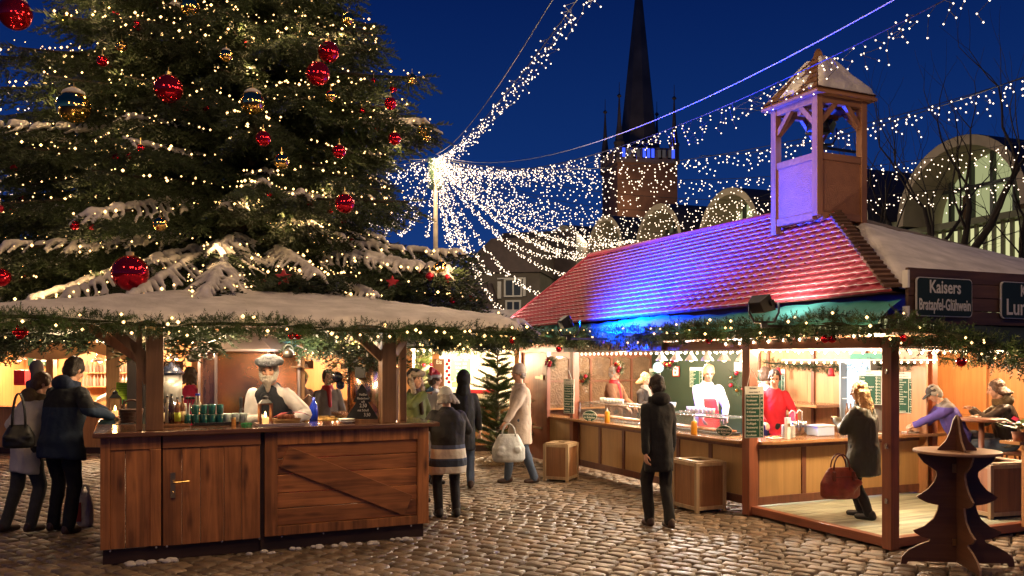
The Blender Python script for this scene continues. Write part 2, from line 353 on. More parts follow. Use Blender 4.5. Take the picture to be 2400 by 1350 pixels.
# ============================================================ CHURCH
def church():
    d = 110.0; k = d / FPX; r = thing('church_tower', 'tall dark church tower with slender copper-black spire rising above the roofs', 'church', (( 1497 - 1200) * k, d, 0), rad(8))
    br = mat('tower_brick', (.16, .085, .05), .85, var=.4, vs=.5); sl = mat('spire_copper', (.06, .055, .05), .7, var=.5, vs=.3); st = mat('tower_stone', (.13, .10, .085), .8, var=.2)
    z0 = CAMH + (HOR - 398) * k; h = 70 * k
    MB().box(-h, h, -h, h, 0, z0).build('tower_wall', br, r)
    MB().box(-h * 1.06, h * 1.06, -h * 1.06, h * 1.06, z0, z0 + .5).build('cornice', st, r)
    zt = z0 + .5; mp = MB(); n = 7
    for s_ in range(4):
        for i in range(n):
            a = -h + 2 * h * (i + .5) / n; w = .32; q = [(a, -h), (a, h), (-h, a), (h, a)][s_]
            x, y = q; mp.box(x - w, x + w, y - w * .6, y + w * .6, zt, zt + 1.1)
    mp.box(-h, h, -h, h, zt + 1.1, zt + 1.45); mp.build('parapet', st, r)
    zt += 1.45; w = 46 * k; top = CAMH + (HOR + 75) * k
    prof = []
    rings = []
    for f in (0, .06, .2, .5, 1):
        rr = (w * 1.0) * (1 - f) + .12 + (.5 if f == 0 else 0); rings.append(((0, 0, zt - .3 + (top - zt) * f), (rr, 0, 0), (0, rr, 0)))
    MB().loft(rings, 8).build('spire', sl, r)
    MB().bar((0, 0, top - .5), (0, 0, top + 3), .2, .2).build('finial', M_BRASS, r)
    for sx_ in (-1, 1):
        for sy_ in (-1, 1):
            c = (sx_ * h * .92, sy_ * h * .92, 0); tr = 10.5 * k
            t = MB().lathe([(tr * 1.1, z0 + .2), (tr * 1.1, z0 + 2.3), (tr * 1.25, z0 + 2.35), (tr * 1.2, z0 + 2.6)], c, 8).lathe([(tr * .95, z0 + 2.6), (tr * .45, z0 + 5.0), (.08, z0 + 8.1)], c, 8).lathe([(.05, z0 + 8), (.32, z0 + 8.3), (.05, z0 + 8.6), (.03, z0 + 10)], c, 6)
            t.build('corner_turret', sl, r)
    # blue floodlights shining out of the gallery windows
    bl = emit('blue_window', (.05, .10, 1.0), 1.6)
    wm = emit('pale_window', (.35, .3, .32), .16)
    for px, nn in ((0, 3), (-64, 1), (64, 1)):
        for i in range(nn):
            a = px * k * .9 + (i - (nn - 1) / 2) * .55; MB().box(a - .18, a + .18, -h - .45, -h - .40, zt - 1.35, zt - .25).build('blue_lamp', bl, r)
    for px in (-45, -24, 25, 36, 50): MB().box(px * k - .2, px * k + .2, -h - .45, -h - .40, zt - 1.3, zt - .35).build('gallery_window', wm, r)
church()

# ============================================================ OLD HOUSE behind the stalls
def house():
    d = 46.0
    r = thing('town_house', 'old grey town house with steep tiled roof, white dormer and white framed windows', 'house', xz(1180, d, 0), rad(-12))
    wl = mat('house_render', (.13, .11, .085), .85, var=.25, vs=1.2); tl = mat('roof_slate', (.085, .06, .05), .65, var=.3, vs=2.5, isl=.2); wf = mat('window_white', (.62, .60, .52), .5)
    k = d / FPX
    def Z(py): return CAMH + (HOR - py) * k
    MB().box(-2.1, 2.0, 0, 6, 0, Z(640)).build('wall', wl, r)
    # ridge roof with battens
    roof = MB().prism([(-2.6, Z(640)), (2.1, Z(640)), (2.1, Z(560)), (-.6, Z(560))], -.3, 7, 'y').build('roof', tl, r)
    # big gable roof further left/back
    g = MB(); g.add([(-3.2, 4, Z(640)), (3.4, 4, Z(640)), (3.4, 4, Z(518)), (-.9, 4, Z(520)), (-3.2, 12, Z(640)), (3.4, 12, Z(640)), (3.4, 12, Z(520)), (-.9, 12, Z(520))], [(0, 1, 2, 3), (4, 7, 6, 5), (0, 3, 7, 4), (3, 2, 6, 7), (1, 5, 6, 2)])
    g.build('gable_roof', tl, r)
    # steep side roof with ribs
    s = MB(); s.add([(-2.3, -.35, Z(665)), (-.6, -.35, Z(665)), (.1, -.6, Z(755)), (-3.4, -.6, Z(755)), (-2.3, .1, Z(665)), (-.6, .1, Z(665)), (.1, .1, Z(755)), (-3.4, .1, Z(755))], [(0, 3, 2, 1), (0, 1, 5, 4), (1, 2, 6, 5), (0, 4, 7, 3)])
    for i in range(9):
        f = i / 8; s.bar((-2.3 + 1.7 * f, -.38, Z(665)), (-3.4 + 3.5 * f, -.63, Z(755)), .05, .05)
    s.build('side_roof', tl, r)
    MB().box(-4.2, 1.9, -.2, .15, 0, Z(750)).build('lower_wall', wl, r)
    def win(x, z, w, h, nm='window'):
        f = MB().box(x - w / 2, x + w / 2, -.12, -.02, z - h / 2, z - h / 2 + .09).box(x - w / 2, x + w / 2, -.12, -.02, z + h / 2 - .09, z + h / 2).box(x - w / 2, x - w / 2 + .09, -.12, -.02, z - h / 2 + .09, z + h / 2 - .09).box(x + w / 2 - .09, x + w / 2, -.12, -.02, z - h / 2 + .09, z + h / 2 - .09).box(x - .04, x + .04, -.11, -.03, z - h / 2 + .09, z + h / 2 - .09).build(nm, wf, r)
        MB().box(x - w / 2 + .09, x + w / 2 - .09, -.06, -.05, z - h / 2 + .09, z + h / 2 - .09).build('pane', mat('night_pane', (.05, .06, .06), .1), f)
    win(.55, Z(675), 1.0, 1.0); win(.55, Z(728), .85, 1.1)
    MB().box(-.3, -.1, -.16, -.02, Z(700), Z(660)).box(1.1, 1.25, -.16, -.02, Z(695), Z(655)).box(-.3, 1.25, -.2, -.02, Z(655), Z(652)).build('dormer_frame', wf, r)
    MB().box(-1.2, -.7, 3.2, 3.8, Z(560), Z(545)).build('chimney', mat('chimney_brick', (.16, .07, .05), .85, var=.3), r)
house()

# ============================================================ MODERN HALL with barrel vaults
def hall():
    p0, p5 = Vector((4.9, 70, 0)), Vector((18.2, 33.6, 0)); e = (p5 - p0); Ln = e.length; e.normalize()
    r = thing('vaulted_hall', 'modern hall with a row of barrel vault windows above a lit slatted facade', 'building', p0, math.atan2(e.y, e.x))
    # local x runs along the facade towards the lens, local -y faces the square?
    nrm = Vector((-e.y, e.x, 0))    # left of travel
    S = 1.0 if nrm.x > 0 else -1.0  # local y sign that points away from the square
    con = mat('vault_concrete', (.30, .24, .165), .7, var=.3, vs=.8); rf = mat('vault_roof', (.035, .03, .03), .6, var=.3); slat = mat('louvre_slat', (.11, .11, .05), .5)
    lit = emit('lit_facade', (.85, .82, .40), .85); litw = emit('lit_room', (.72, .76, .36), .5); dim = emit('dim_room', (.20, .19, .11), .35); frm = mat('mullion', (.04, .045, .04), .4)
    pitch = Ln / 5.0
    def zs(x): return 9.5 - 2.2 * x / Ln
    x1 = Ln + 14
    # wall core
    MB().add([(-8, S * .6, 0), (x1, S * .6, 0), (x1, S * .6, zs(x1)), (-8, S * .6, zs(-8)), (-8, S * 12, 0), (x1, S * 12, 0), (x1, S * 12, zs(x1)), (-8, S * 12, zs(-8))], [(0, 1, 2, 3), (4, 5, 6, 7), (3, 2, 6, 7), (0, 4, 7, 3), (1, 5, 6, 2)]).build('wall', rf, r)
    for i in range(-1, 7):
        a, b = i * pitch + .5 - pitch / 2, (i + 1) * pitch - .5 - pitch / 2
        m = (a + b) / 2; zt = zs(m)
        MB().box(a, b, S * .42, S * .5, 3.2, zt - .25).build('facade_panel', lit, r)
        q = MB(); n = 17
        for j in range(n + 1):
            x = a + (b - a) * j / n; q.box(x - .07, x + .07, S * .30 if S > 0 else -.4, S * .4 if S > 0 else -.30, 3.0, zt - .15)
        q.box(a - .5, b + .5, min(0, S * .5), max(0, S * .5), zt - .15, zt + .1); q.box(a - .5, b + .5, min(0, S * .5), max(0, S * .5), 2.6, 3.0); q.build('louvres', slat, r)
    for i in range(-1, 7):
        m = i * pitch; R_ = 3.05; zb = zs(m) + .1; n = 20
        arc = [(m + R_ * math.cos(math.pi * k / n), zb + R_ * math.sin(math.pi * k / n) * 1.02) for k in range(n + 1)]
        arc2 = [(m + (R_ - .32) * math.cos(math.pi * k / n), zb + (R_ - .32) * math.sin(math.pi * k / n)) for k in range(n + 1)]
        vs = []; fs = []
        for (x, z), (x2, z2) in zip(arc, arc2): vs += [(x, S * -.9, z), (x2, S * -.9, z2), (x2, S * 1.6, z2)]
        for k in range(n):
            o, p = 3 * k, 3 * (k + 1); fs += [(o, o + 1, p + 1, p), (o + 1, o + 2, p + 2, p + 1)]
        MB().add(vs, fs).build('vault_hood', con, r, smooth=False)
        vs2 = []; fs2 = []
        for (x, z) in arc: vs2 += [(x, S * -.9, z + .01), (x, S * 11, z + .01)]
        for k in range(n): fs2.append((2 * k, 2 * k + 1, 2 * k + 3, 2 * k + 2))
        MB().add(vs2, fs2).build('vault_roof', rf, r, smooth=True)
        lw = i in (3, 5, 6)
        win = MB()
        for x in (-2.0, -1.0, 0, 1.0, 2.0): win.box(m + x - .07, m + x + .07, min(S * .9, S * 1.1), max(S * .9, S * 1.1), zb, zb + math.sqrt(max(.1, (R_ - .35) ** 2 - x * x)))
        win.box(m - 2.6, m + 2.6, min(S * .85, S * 1.15), max(S * .85, S * 1.15), zb + 1.35, zb + 1.5)
        wf = win.build('window_frame', frm, r)
        pane = [(x, z) for x, z in arc2]
        a0 = MB().add([(x, S * 1.25, z) for x, z in pane], [tuple(range(len(pane)))]); a0.build('pane', litw if lw else dim, wf)
        if lw:  # things standing in the lit rooms
            MB().box(m - 1.6, m - 1.0, min(S * 1.15, S * 1.22), max(S * 1.15, S * 1.22), zb, zb + 1.2).box(m + .9, m + 1.9, min(S * 1.15, S * 1.22), max(S * 1.15, S * 1.22), zb + .0, zb + .6).build('furniture', mat('room_furniture', (.10, .06, .03), .8), wf)
hall()

# ============================================================ BARE TREES
def bare_tree(px, d, h, seed, label, lean=0.0):
    rn = random.Random(seed); r = thing('bare_tree', label, 'tree', xz(px, d, 0), 0, 'bare winter trees in front of the hall')
    bk = mat('winter_bark', (.03, .022, .016), .9, var=.3, vs=5); tr = MB(); cr_ = MB()
    def grow(p, dr, ln, rad_, lev):
        pts = [p]; rs = [rad_]; n = 4; dd = dr.copy(); q = p.copy()
        for i in range(n):
            dd = (dd + Vector((rn.gauss(0, .13), rn.gauss(0, .13), .05 + (.03 if lev else 0)))).normalized(); q = q + dd * ln / n; pts.append(q.copy()); rs.append(rad_ * (1 - .45 * (i + 1) / n))
        (tr if lev < 1 else cr_).tube(pts, rs, 6 if lev < 2 else 3, caps=lev < 1)
        if lev >= 5 or rs[-1] < .005: return
        k = 3 if lev in (0, 1) else rn.choice((2, 3, 3))
        for i in range(k):
            a = rn.uniform(0, 6.28); sp = rn.uniform(.35, .75); u = dd.orthogonal().normalized(); v = dd.cross(u)
            nd = (dd + (u * math.cos(a) + v * math.sin(a)) * sp).normalized(); st = pts[-1] if i < 2 else pts[rn.choice((2, 3))]
            grow(st, nd, ln * rn.uniform(.62, .8), rs[-1] * rn.uniform(.6, .78), lev + 1)
    grow(Vector((0, 0, 0)), Vector((lean, 0, 1)).normalized(), h * .42, h * .030, 0)
    tr.build('trunk', bk, r, True); cr_.build('crown', bk, r, True)
bare_tree(2150, 27, 9.3, 4, 'slim bare tree leaning left beside the bell turret', -.08)
bare_tree(2245, 25, 10.6, 9, 'tallest bare tree with a forked crown before the big lit arch')
bare_tree(2390, 26, 9.2, 21, 'bare tree cut by the right frame edge', .05)
bare_tree(2085, 30, 8.6, 15, 'small bare tree close behind the turret posts', -.05)

# ============================================================ CANOPY OF STRING LIGHTS
POLE = xz(1021, 28, 0); PT = at(1021, 372, 28)
def pole():
    r = thing('light_pole', 'tall pale pole carrying the canopy of string lights, green wreath near its top', 'pole', POLE)
    MB().tube([(0, 0, 0), (0, 0, PT.z)], [.10, .065], 10).build('mast', mat('pole_wood', (.42, .34, .24), .6, var=.2), r, True)
    P = []; D = []; L = []
    for i in range(420):
        a = RD.uniform(0, 6.28); z = PT.z - .05 - RD.random() * 1.0; P.append((.08 * math.cos(a), .08 * math.sin(a), z)); D.append((math.cos(a), math.sin(a), .5)); L.append(RD.uniform(.12, .24))
    V, F = twig_arrays(P, D, [(0, 0, 1)] * len(P), L, 10); tri_mesh('wreath', V, F, M_FIRG, r)
pole()
def light_string(p, q, sag, label, group=None, drop=.45, dens=9.0, r=.018, wire=True, jit=.06, m=None, near_r=None):
    p, q = Vector(p), Vector(q); n = 24; pts = []
    for i in range(n + 1):
        f = i / n; c = p.lerp(q, f); c.z -= sag * 4 * f * (1 - f); pts.append(c)
    o = thing('light_string', label, 'string lights', p, 0, group)
    loc = [x - p for x in pts]; mb = MB().tube(loc, .007, 4)
    Ln = (q - p).length; B = []; RR = []
    x = 0.0
    while x < Ln:
        f = x / Ln; j = min(n - 1, int(f * n)); g = f * n - j; c = loc[j].lerp(loc[j + 1], g)
        k = RD.choice((2, 3, 4, 5)); hz = RD.uniform(.3, 1.0) * drop; xx = c.copy()
        dist = (c + p - cam.location).length
        prev = c.copy()
        for i in range(k):
            w = Vector((RD.gauss(0, jit), RD.gauss(0, jit), -hz * (i + .6) / k)); b = c + w
            if wire and dist < 20: mb.bar(prev, b, .004, .004)
            prev = b; B.append(b); RR.append(max(r, dist * .00066 * RD.uniform(.55, 1.3)))
        x += k / dens * RD.uniform(.7, 1.3)
    mb.build('wire', M_CABLE if m is None else m, o)
    tag(bulbs('bulbs', B, RR, M_BULBW, o), kind='stuff'); return o
GF = 'strings of lights fanning down from the pole'
fan = [((830, 600), 26, .4), ((1150, 640), 25, .5), ((1300, 600), 27, .7), ((858, 512), 30, 1.0), ((935, 548), 27, .5), ((1000, 555), 28, .3), ((1064, 565), 25, .5), ((1125, 640), 24, .6), ((1095, 705), 24, .7), ((1200, 745), 25, .9), ((1275, 690), 24, .8), ((1335, 640), 30, .8), ((1430, 590), 32, 1.0), ((1480, 560), 33, 1.1), ((1450, 595), 35, 1.2)]
for (px, py), d, sg in fan:
    light_string(PT, at(px, py, d), sg, 'string of warm lights fanning down from the top of the tall pole', GF, drop=.18, dens=26, jit=.05)
GC = 'strings of lights sweeping away from the pole over the roofs'
for (px, py, d, sg) in ((1800, 480, 36, 1.2), (1780, 530, 40, 1.2), (1640, 540, 38, 1.3), (1850, 440, 30, 1.2), (1560, 560, 40, 1.0), (1500, 590, 36, .8), (1700, 570, 44, 1.1)):
    light_string(PT, at(px, py, d), sg, 'string of warm lights sweeping from the pole across the vaulted hall', GC, drop=.75, dens=14, jit=.16)
for (px, py, d, sg) in ((2400, 205, 18, 2.6), (2400, 340, 22, 1.8), (2380, 450, 24, 1.2)):
    pass
light_string(PT, at(2500, 150, 15), .95, 'string of lights passing behind the bell turret to the bare trees', drop=.6, dens=24)
light_string(PT + Vector((.2, 0, 0)), at(2500, 310, 20), .9, 'low string of lights crossing in front of the largest lit arch', drop=.65, dens=22)
light_string(PT + Vector((.1, 0, -.1)), at(2500, 400, 22), 1.0, 'lowest string of lights hanging before the slatted facade', drop=.75, dens=20, jit=.2)
M_WB = mat('blue_lit_cable', (.25, .25, .5), .4)
light_string(PT, at(2330, -60, 7.0), .90, 'long icicle string hanging over the tip of the bell turret', drop=.38, dens=25, r=.010)
light_string(PT, at(1430, -110, 8.5), .35, 'steep icicle string climbing from the pole to the top edge', drop=.40, dens=20, r=.011)
for (px, py, d, sg, lb) in ((-60, 190, 20, .6, 'upper string of lights showing behind the conifer at the left edge'), (-60, 285, 22, .8, 'lower string of lights showing behind the conifer at the left edge'), (60, 400, 30, 1.0, 'string of lights seen through the dark lower boughs of the conifer'), (300, 430, 40, 1.2, 'far string of lights twinkling between trunk and boughs'), (-60, 420, 34, 1.2, 'faint string of lights behind the lowest left boughs'), (620, 520, 36, 1.2, 'short dense string of lights behind the trunk')):
    light_string(PT, at(px, py, d), sg, lb, drop=.7, dens=13, jit=.14)
def wire_only(p, q, sag, label, r=.012, m=None):
    p, q = Vector(p), Vector(q); pts = []
    for i in range(25):
        f = i / 24; c = p.lerp(q, f); c.z -= sag * 4 * f * (1 - f); pts.append(c)
    o = MB().tube(pts, r, 5).build('support_cable', m or M_CABLE, None, True); tag(o, label, 'cable')
wire_only(PT + Vector((0, 0, .15)), at(2200, -60, 8.5), .9, 'taut pale cable above the long icicle string', .008, mat('pale_cable', (.45, .45, .6), .4))
wire_only(PT + Vector((0, 0, .15)), at(1330, -60, 8.5), .35, 'thin cable running above the steep icicle string', .006)
wire_only(at(1640, 365, 30), at(2480, 150, 15), .4, 'thin straight cable behind the bell turret', .01)
# the light that all these bulbs give
for (px, py, d, e) in ((1021, 400, 27.5, 260), (1300, 470, 24, 200), (1500, 520, 20, 160), (1250, 330, 15, 130), (1900, 120, 15, 70), (1400, 60, 10, 90), (2250, 300, 18, 150), (1750, 480, 30, 250)):
    lamp(at(px, py, d), e, WARM2, .25, name='string_fill_glow')

for (x, y, z, e) in ((-5.5, 3.5, 6.0, 130), (-1.0, 3.0, 6.5, 150), (3.5, 4.5, 6.5, 140), (1.2, 8.5, 5.5, 90), (-1.6, 6.0, 5.0, 60), (6.5, 6.5, 6.5, 75)): lamp((x, y, z), e, WARM, .3, name='string_fill_glow')  # unseen warm fill lamps added above the frame to light the square evenly

for i in range(6):  # unseen fill lamps added to brighten the arch rims of the hall
    q = Vector((4.9, 70, 0)).lerp(Vector((18.2, 33.6, 0)), i / 5.0) + Vector((-.926, -.378, 0)) * 5.5; lamp((q.x, q.y, 9.5), (520, 520, 480, 420, 300, 120)[i], (1, .8, .5), .4, name='backdrop_fill')
lamp((12, 98, 20), 2400, (1, .62, .35), 1.0, name='backdrop_fill'); lamp((-1, 40, 7), 500, (1, .75, .45), .5, name='backdrop_fill')  # unseen fill lamps added by the church tower and before the house
# ============================================================ THE GREAT CONIFER
TX, TY = -3.75, 12.4
def tree_r(z): return max(.15, 3.75 - .43 * (z - 2.6))
def conifer():
    r = thing('christmas_tree', 'huge dark conifer hung with baubles and tiny warm lights, snow on its lower boughs', 'tree', (TX, TY, 0))
    rn = random.Random(3)
    MB().tube([(0, 0, 0), (.03, .02, 3), (0, 0, 6), (-.03, 0, 11)], [.30, .24, .17, .05], 12).build('trunk', M_BARK, r, True)
    P = []; D = []; U = []; L = []; stems = MB(); snow = MB(); lights = []; tips = []; cand = []
    z = 2.72; tier = 0
    def bough(az, ln, z0, z, dr, heavy):
        dx, dy = math.cos(az), math.sin(az)
        def bp(s): return Vector((dx * ln * s, dy * ln * s, z0 + ln * (.10 * s + dr * 1.35 * s * s + .10 * s ** 4)))
        pts = [bp(s / 7) for s in range(8)]
        stems.tube(pts, [.05 * (1 - s / 8) + .008 for s in range(8)], 5)
        side = Vector((-dy, dx, 0)); s = .16
        sc = []
        while s < 1.0:
            c = bp(s); out = (bp(min(1, s + .05)) - bp(s - .05)).normalized()
            for sg in (-1, 1):
                bl = (0.20 + .62 * math.sin(math.pi * min(1, s * .9 + .1)) * (1.05 - s * .55)) * rn.uniform(.7, 1.15) * (.55 + .16 * ln)
                bd = (out * .75 + side * sg * .8 + Vector((0, 0, -.16 - .25 * rn.random()))).normalized()
                m = max(2, int(bl / .085))
                for i in range(m):
                    f = (i + rn.random() * .6) / m; q = c + bd * bl * f + Vector((0, 0, -.22 * bl * f * f))
                    for sd in (-1, 1):
                        tdv = (bd * .85 + bd.cross(Vector((0, 0, 1))) * sd * .65 + Vector((0, 0, rn.uniform(-.65, .10)))).normalized()
                        P.append(q); D.append(tdv); U.append((rn.gauss(0, .3), rn.gauss(0, .3), 1)); L.append(rn.uniform(.13, .21))
                    if rn.random() < .45:   # hanging twig
                        P.append(q); D.append((rn.gauss(0, .3), rn.gauss(0, .3), -1)); U.append((dx, dy, .2)); L.append(rn.uniform(.12, .22))
                e = c + bd * bl + Vector((0, 0, -.22 * bl)); cand.append((c + bd * bl * .6, s, z0)); tips.append((e, s))
                P.append(e); D.append(bd); U.append((0, 0, 1)); L.append(.2)
                if heavy and s > .38:
                    w = rn.uniform(.020, .042) if z < 4 else rn.uniform(.012, .022)
                    if rn.random() < (.92 if z < 4 else .45):
                        a_ = c + Vector((0, 0, .05)); e2 = c + bd * bl * rn.uniform(.35, .8) + Vector((0, 0, .02)); snow.cap(a_, e2, w * 1.1, w * .55, 7)
                        if rn.random() < .6: snow.cap(c + bd * bl * .35 + Vector((0, 0, .03)), c + bd * bl * .6 + out * .12 + Vector((0, 0, -.03)), w * .7, w * .4, 6)
            if heavy and s > .38: sc.append(c + Vector((0, 0, .06)))
            s += .105 / ln * (1.0 if z < 5 else 1.15) * 1.25
        for a_, b_ in zip(sc[:-1], sc[1:]):
            if rn.random() < .72: w = rn.uniform(.022, .055) * (1 if z < 4 else .6); snow.cap(a_, b_, w, w, 7)
        P.append(pts[-1]); D.append(out); U.append((0, 0, 1)); L.append(.26)

    while z < 10.0:
        R_ = tree_r(z); nb = 13 if z < 4.5 else 12
        for b in range(nb):
            az = 2 * math.pi * (b + rn.uniform(-.3, .3)) / nb + tier * 1.1
            dx, dy = math.cos(az), math.sin(az)
            if dy > .45 and rn.random() < .65: continue            # far side, hidden by the rest
            ln = R_ * rn.choice((.72, .85, .95, 1.0, 1.08)) * rn.uniform(.95, 1.05) * (1.0 + .42 * max(0, -dx)) * (1 - ((.36 if z < 5.2 else .13) * max(0, dx) if z > 3.4 else -.04 * max(0, dx)))
            bough(az, ln, z + rn.uniform(-.12, .12), z, -.20 - .09 * rn.random() + .02 * (z - 3) / 3, z < 3.95 and rn.random() < .80 or z < 4.9 and rn.random() < .30 or rn.random() < .07)
        z += .29; tier += 1
    # longer boughs that stand out from the outline
    for az, tx, tz, hv in ((-.25, 985, 175, False), (-.3, 1015, 290, True), (-.15, 990, 310, False), (-.55, 960, 470, False), (-.45, 1095, 600, True), (-.6, 1060, 640, True), (-.2, 1080, 640, False), (3.6, 20, 140, False), (3.9, -40, 320, True), (3.3, 30, 330, False), (-.35, 935, 240, False)):
        q = at(tx, tz, TY + math.sin(az) * 2.7); ln = abs(q.x - TX) / abs(math.cos(az)); bough(az, ln, q.z + .06 * ln, 3.0 if hv else 6.0, -.20, hv)
    for az, ln, z0 in ((-1.40, 4.0, 3.3), (-1.58, 4.15, 3.25), (-1.75, 4.0, 3.3), (-1.95, 3.8, 3.2), (-.95, 3.4, 3.1), (-.75, 3.35, 3.05), (-.55, 3.35, 2.95), (-.35, 3.35, 2.95), (-.15, 3.3, 2.95), (-.65, 3.3, 3.25), (-.25, 3.25, 3.2), (-1.15, 3.3, 3.1)):
        bough(az, ln, z0, 3.0 if z0 > 3.15 else 6.0, -.31 if az < -1.3 else -.22, z0 > 3.15)
    V, F = twig_arrays(P, D, U, L, 12, .085, .40)
    tri_mesh('crown', V, F, M_FIR, r); stems.build('boughs', mat('bough_bark', (.030, .022, .014), .9), r, True)
    blob('snow', snow, M_SNOW, r, .017, 2, wr=(.012, 16))
    # fairy lights: on the outer parts of the sprays that face the square
    LT = []
    for q, s, z0 in cand:
        if (q.y < .8 or abs(q.x) > 2) and rn.random() < (.85 if z0 > 3.6 else .6) and s > .3: LT.append(q + Vector((rn.gauss(0, .04), rn.gauss(0, .04) - .03, .07)))
    fl = thing('fairy_lights', 'tiny warm fairy lights spread all over the dark conifer', 'fairy lights', (TX, TY, 0))
    LT = np.array(LT); tag(bulbs('bulbs', LT, NR.choice([.007, .009, .012, .015, .020], len(LT)), M_BULB, fl), kind='stuff')
    return cand
TREE_C = conifer()
_o = [c for c in TREE_C if c[1] > .55 and (c[0].y < -.2 or abs(c[0].x) > 1.8 and c[0].y < .8)]; RD.shuffle(_o)
for q, s_, z0 in _o[:64]:
    lamp((TX + q.x * 1.06, TY + q.y * 1.06 - .05, q.z + .10), 4.6, WARM, .04, name='fairy_light_glow')
# ------------------------------------------------------------ baubles
BR = mat('bauble_red', (.55, .012, .03), .10, .85); BG = mat('bauble_gold', (.80, .52, .16), .09, 1.0); BRm = mat('bauble_red_matt', (.42, .01, .03), .32, .5)
def bauble(name, p, r, m, label, group=None, snow=False):
    o = thing(name, label, 'bauble', p, RD.uniform(0, 6.28), group)
    MB().ell((0, 0, 0), r, 24 if r > .07 else 12, 14 if r > .07 else 8).build('ball', m, o, True)
    MB().lathe([(r * .22, r * .94), (r * .22, r * 1.18), (r * .08, r * 1.2)], (0, 0, 0), 8).tube([(0, 0, r * 1.15), (0, 0, r * 1.15 + .06)], .004, 4).build('hanger', M_BRASS, o)
    if snow: MB().lathe([(r * .72, r * .74), (r * .62, r * .93), (r * .35, r * 1.10), (r * .02, r * 1.16)], (0, 0, 0), 14).build('snow_cap', M_SNOW, o, True)
    return o
def on_tree(px, py, f=1.0):
    d = 7.5
    while d < 13:
        p = at(px, py, d)
        if math.hypot(p.x - TX, p.y - TY) < tree_r(p.z + .25) * f: return p
        d += .05
    return at(px, py, 11.6)
GOLDL = [(150, 40, 18, 'small gold bauble high at the left, right of the big red one'), (445, 15, 22, 'gold bauble cut by the top edge of the picture'), (530, 130, 15, 'gold bauble with a snow cap high in the middle of the conifer'), (173, 250, 38, 'largest gold mirror bauble, snow capped, at the left bough edge'), (592, 240, 28, 'second largest gold bauble, snow capped, near the trunk line'), (775, 225, 13, 'small gold bauble under the pair of big red ones'), (660, 378, 18, 'gold bauble hanging before the trunk below the middle'), (992, 305, 15, 'gold bauble at the tip of the snowy right bough'), (966, 185, 12, 'gold bauble alone at the upper right bough tip'), (1033, 630, 18, 'gold bauble on the lowest right bough by the bar roof'), (375, 525, 17, 'gold bauble half hidden below the snowy arched bough'), (815, 45, 15, 'gold bauble near the upper right outline'), (1000, 322, 9, 'tiny gold bauble just under the right bough tip'), (285, 108, 13, 'dim gold bauble between upper left boughs')]
REDL = [(35, 32, 38, 'biggest red mirror bauble, snow capped, in the upper left corner'), (395, 208, 33, 'big red bauble in the centre of the conifer'), (770, 122, 25, 'upper one of two big red baubles on the right side'), (745, 173, 28, 'lower one of two big red baubles on the right side'), (617, 325, 18, 'mid sized red bauble above the gold one at the trunk'), (808, 477, 23, 'big red bauble above the snowy right bough'), (305, 640, 42, 'very large red bauble hanging low just above the snowy bar roof'), (925, 325, 15, 'dark red bauble under the snowy right bough'), (2, 650, 22, 'red bauble cut by the left frame edge'), (915, 243, 15, 'red bauble with snow on top at the right outline'), (795, 355, 16, 'red bauble on the right half level with the trunk gold one'), (240, 143, 13, 'dull red bauble above the largest gold one')]
for (px, py, rp, lb) in GOLDL:
    p = on_tree(px, py, 1.02); bauble('gold_bauble', p, rp * p.y / FPX, BG, lb, 'gold baubles on the conifer', 'snow cap' in lb)
for (px, py, rp, lb) in REDL:
    p = on_tree(px, py, 1.02); bauble('red_bauble', p, rp * p.y / FPX, BR, lb, 'large red baubles on the conifer', 'snow' in lb and 'capped' in lb)
k = 0; pick = TREE_C[:]; RD.shuffle(pick)
for q, s, z0 in pick:
    if s < .45 or q.y > .6 and abs(q.x) < 2.0: continue
    if RD.random() < .3: continue
    bauble('small_red_bauble', (TX + q.x, TY + q.y - .06, q.z - RD.uniform(.02, .1)), RD.uniform(.035, .055), BR if RD.random() < .6 else BRm, 'small red bauble among the dark needles of the conifer', 'small red baubles on the conifer'); k += 1
    if k >= 120: break
# two red paper stars deep under the lowest boughs
def paper_star(p, r, lb):
    poly = []
    for i in range(10):
        a = math.pi / 2 + i * math.pi / 5; q = r if i % 2 == 0 else r * .45; poly.append((q * math.cos(a), q * math.sin(a)))
    o = MB().prism(poly, -.03, .03, 'y').build('paper_star', M_RED, None, False, .01, p); tag(o, lb, 'star')
paper_star(on_tree(920, 662, .9), .09, 'red paper star under the lowest boughs at the right'); paper_star(on_tree(665, 650, .9), .10, 'red paper star in the shade below the trunk')
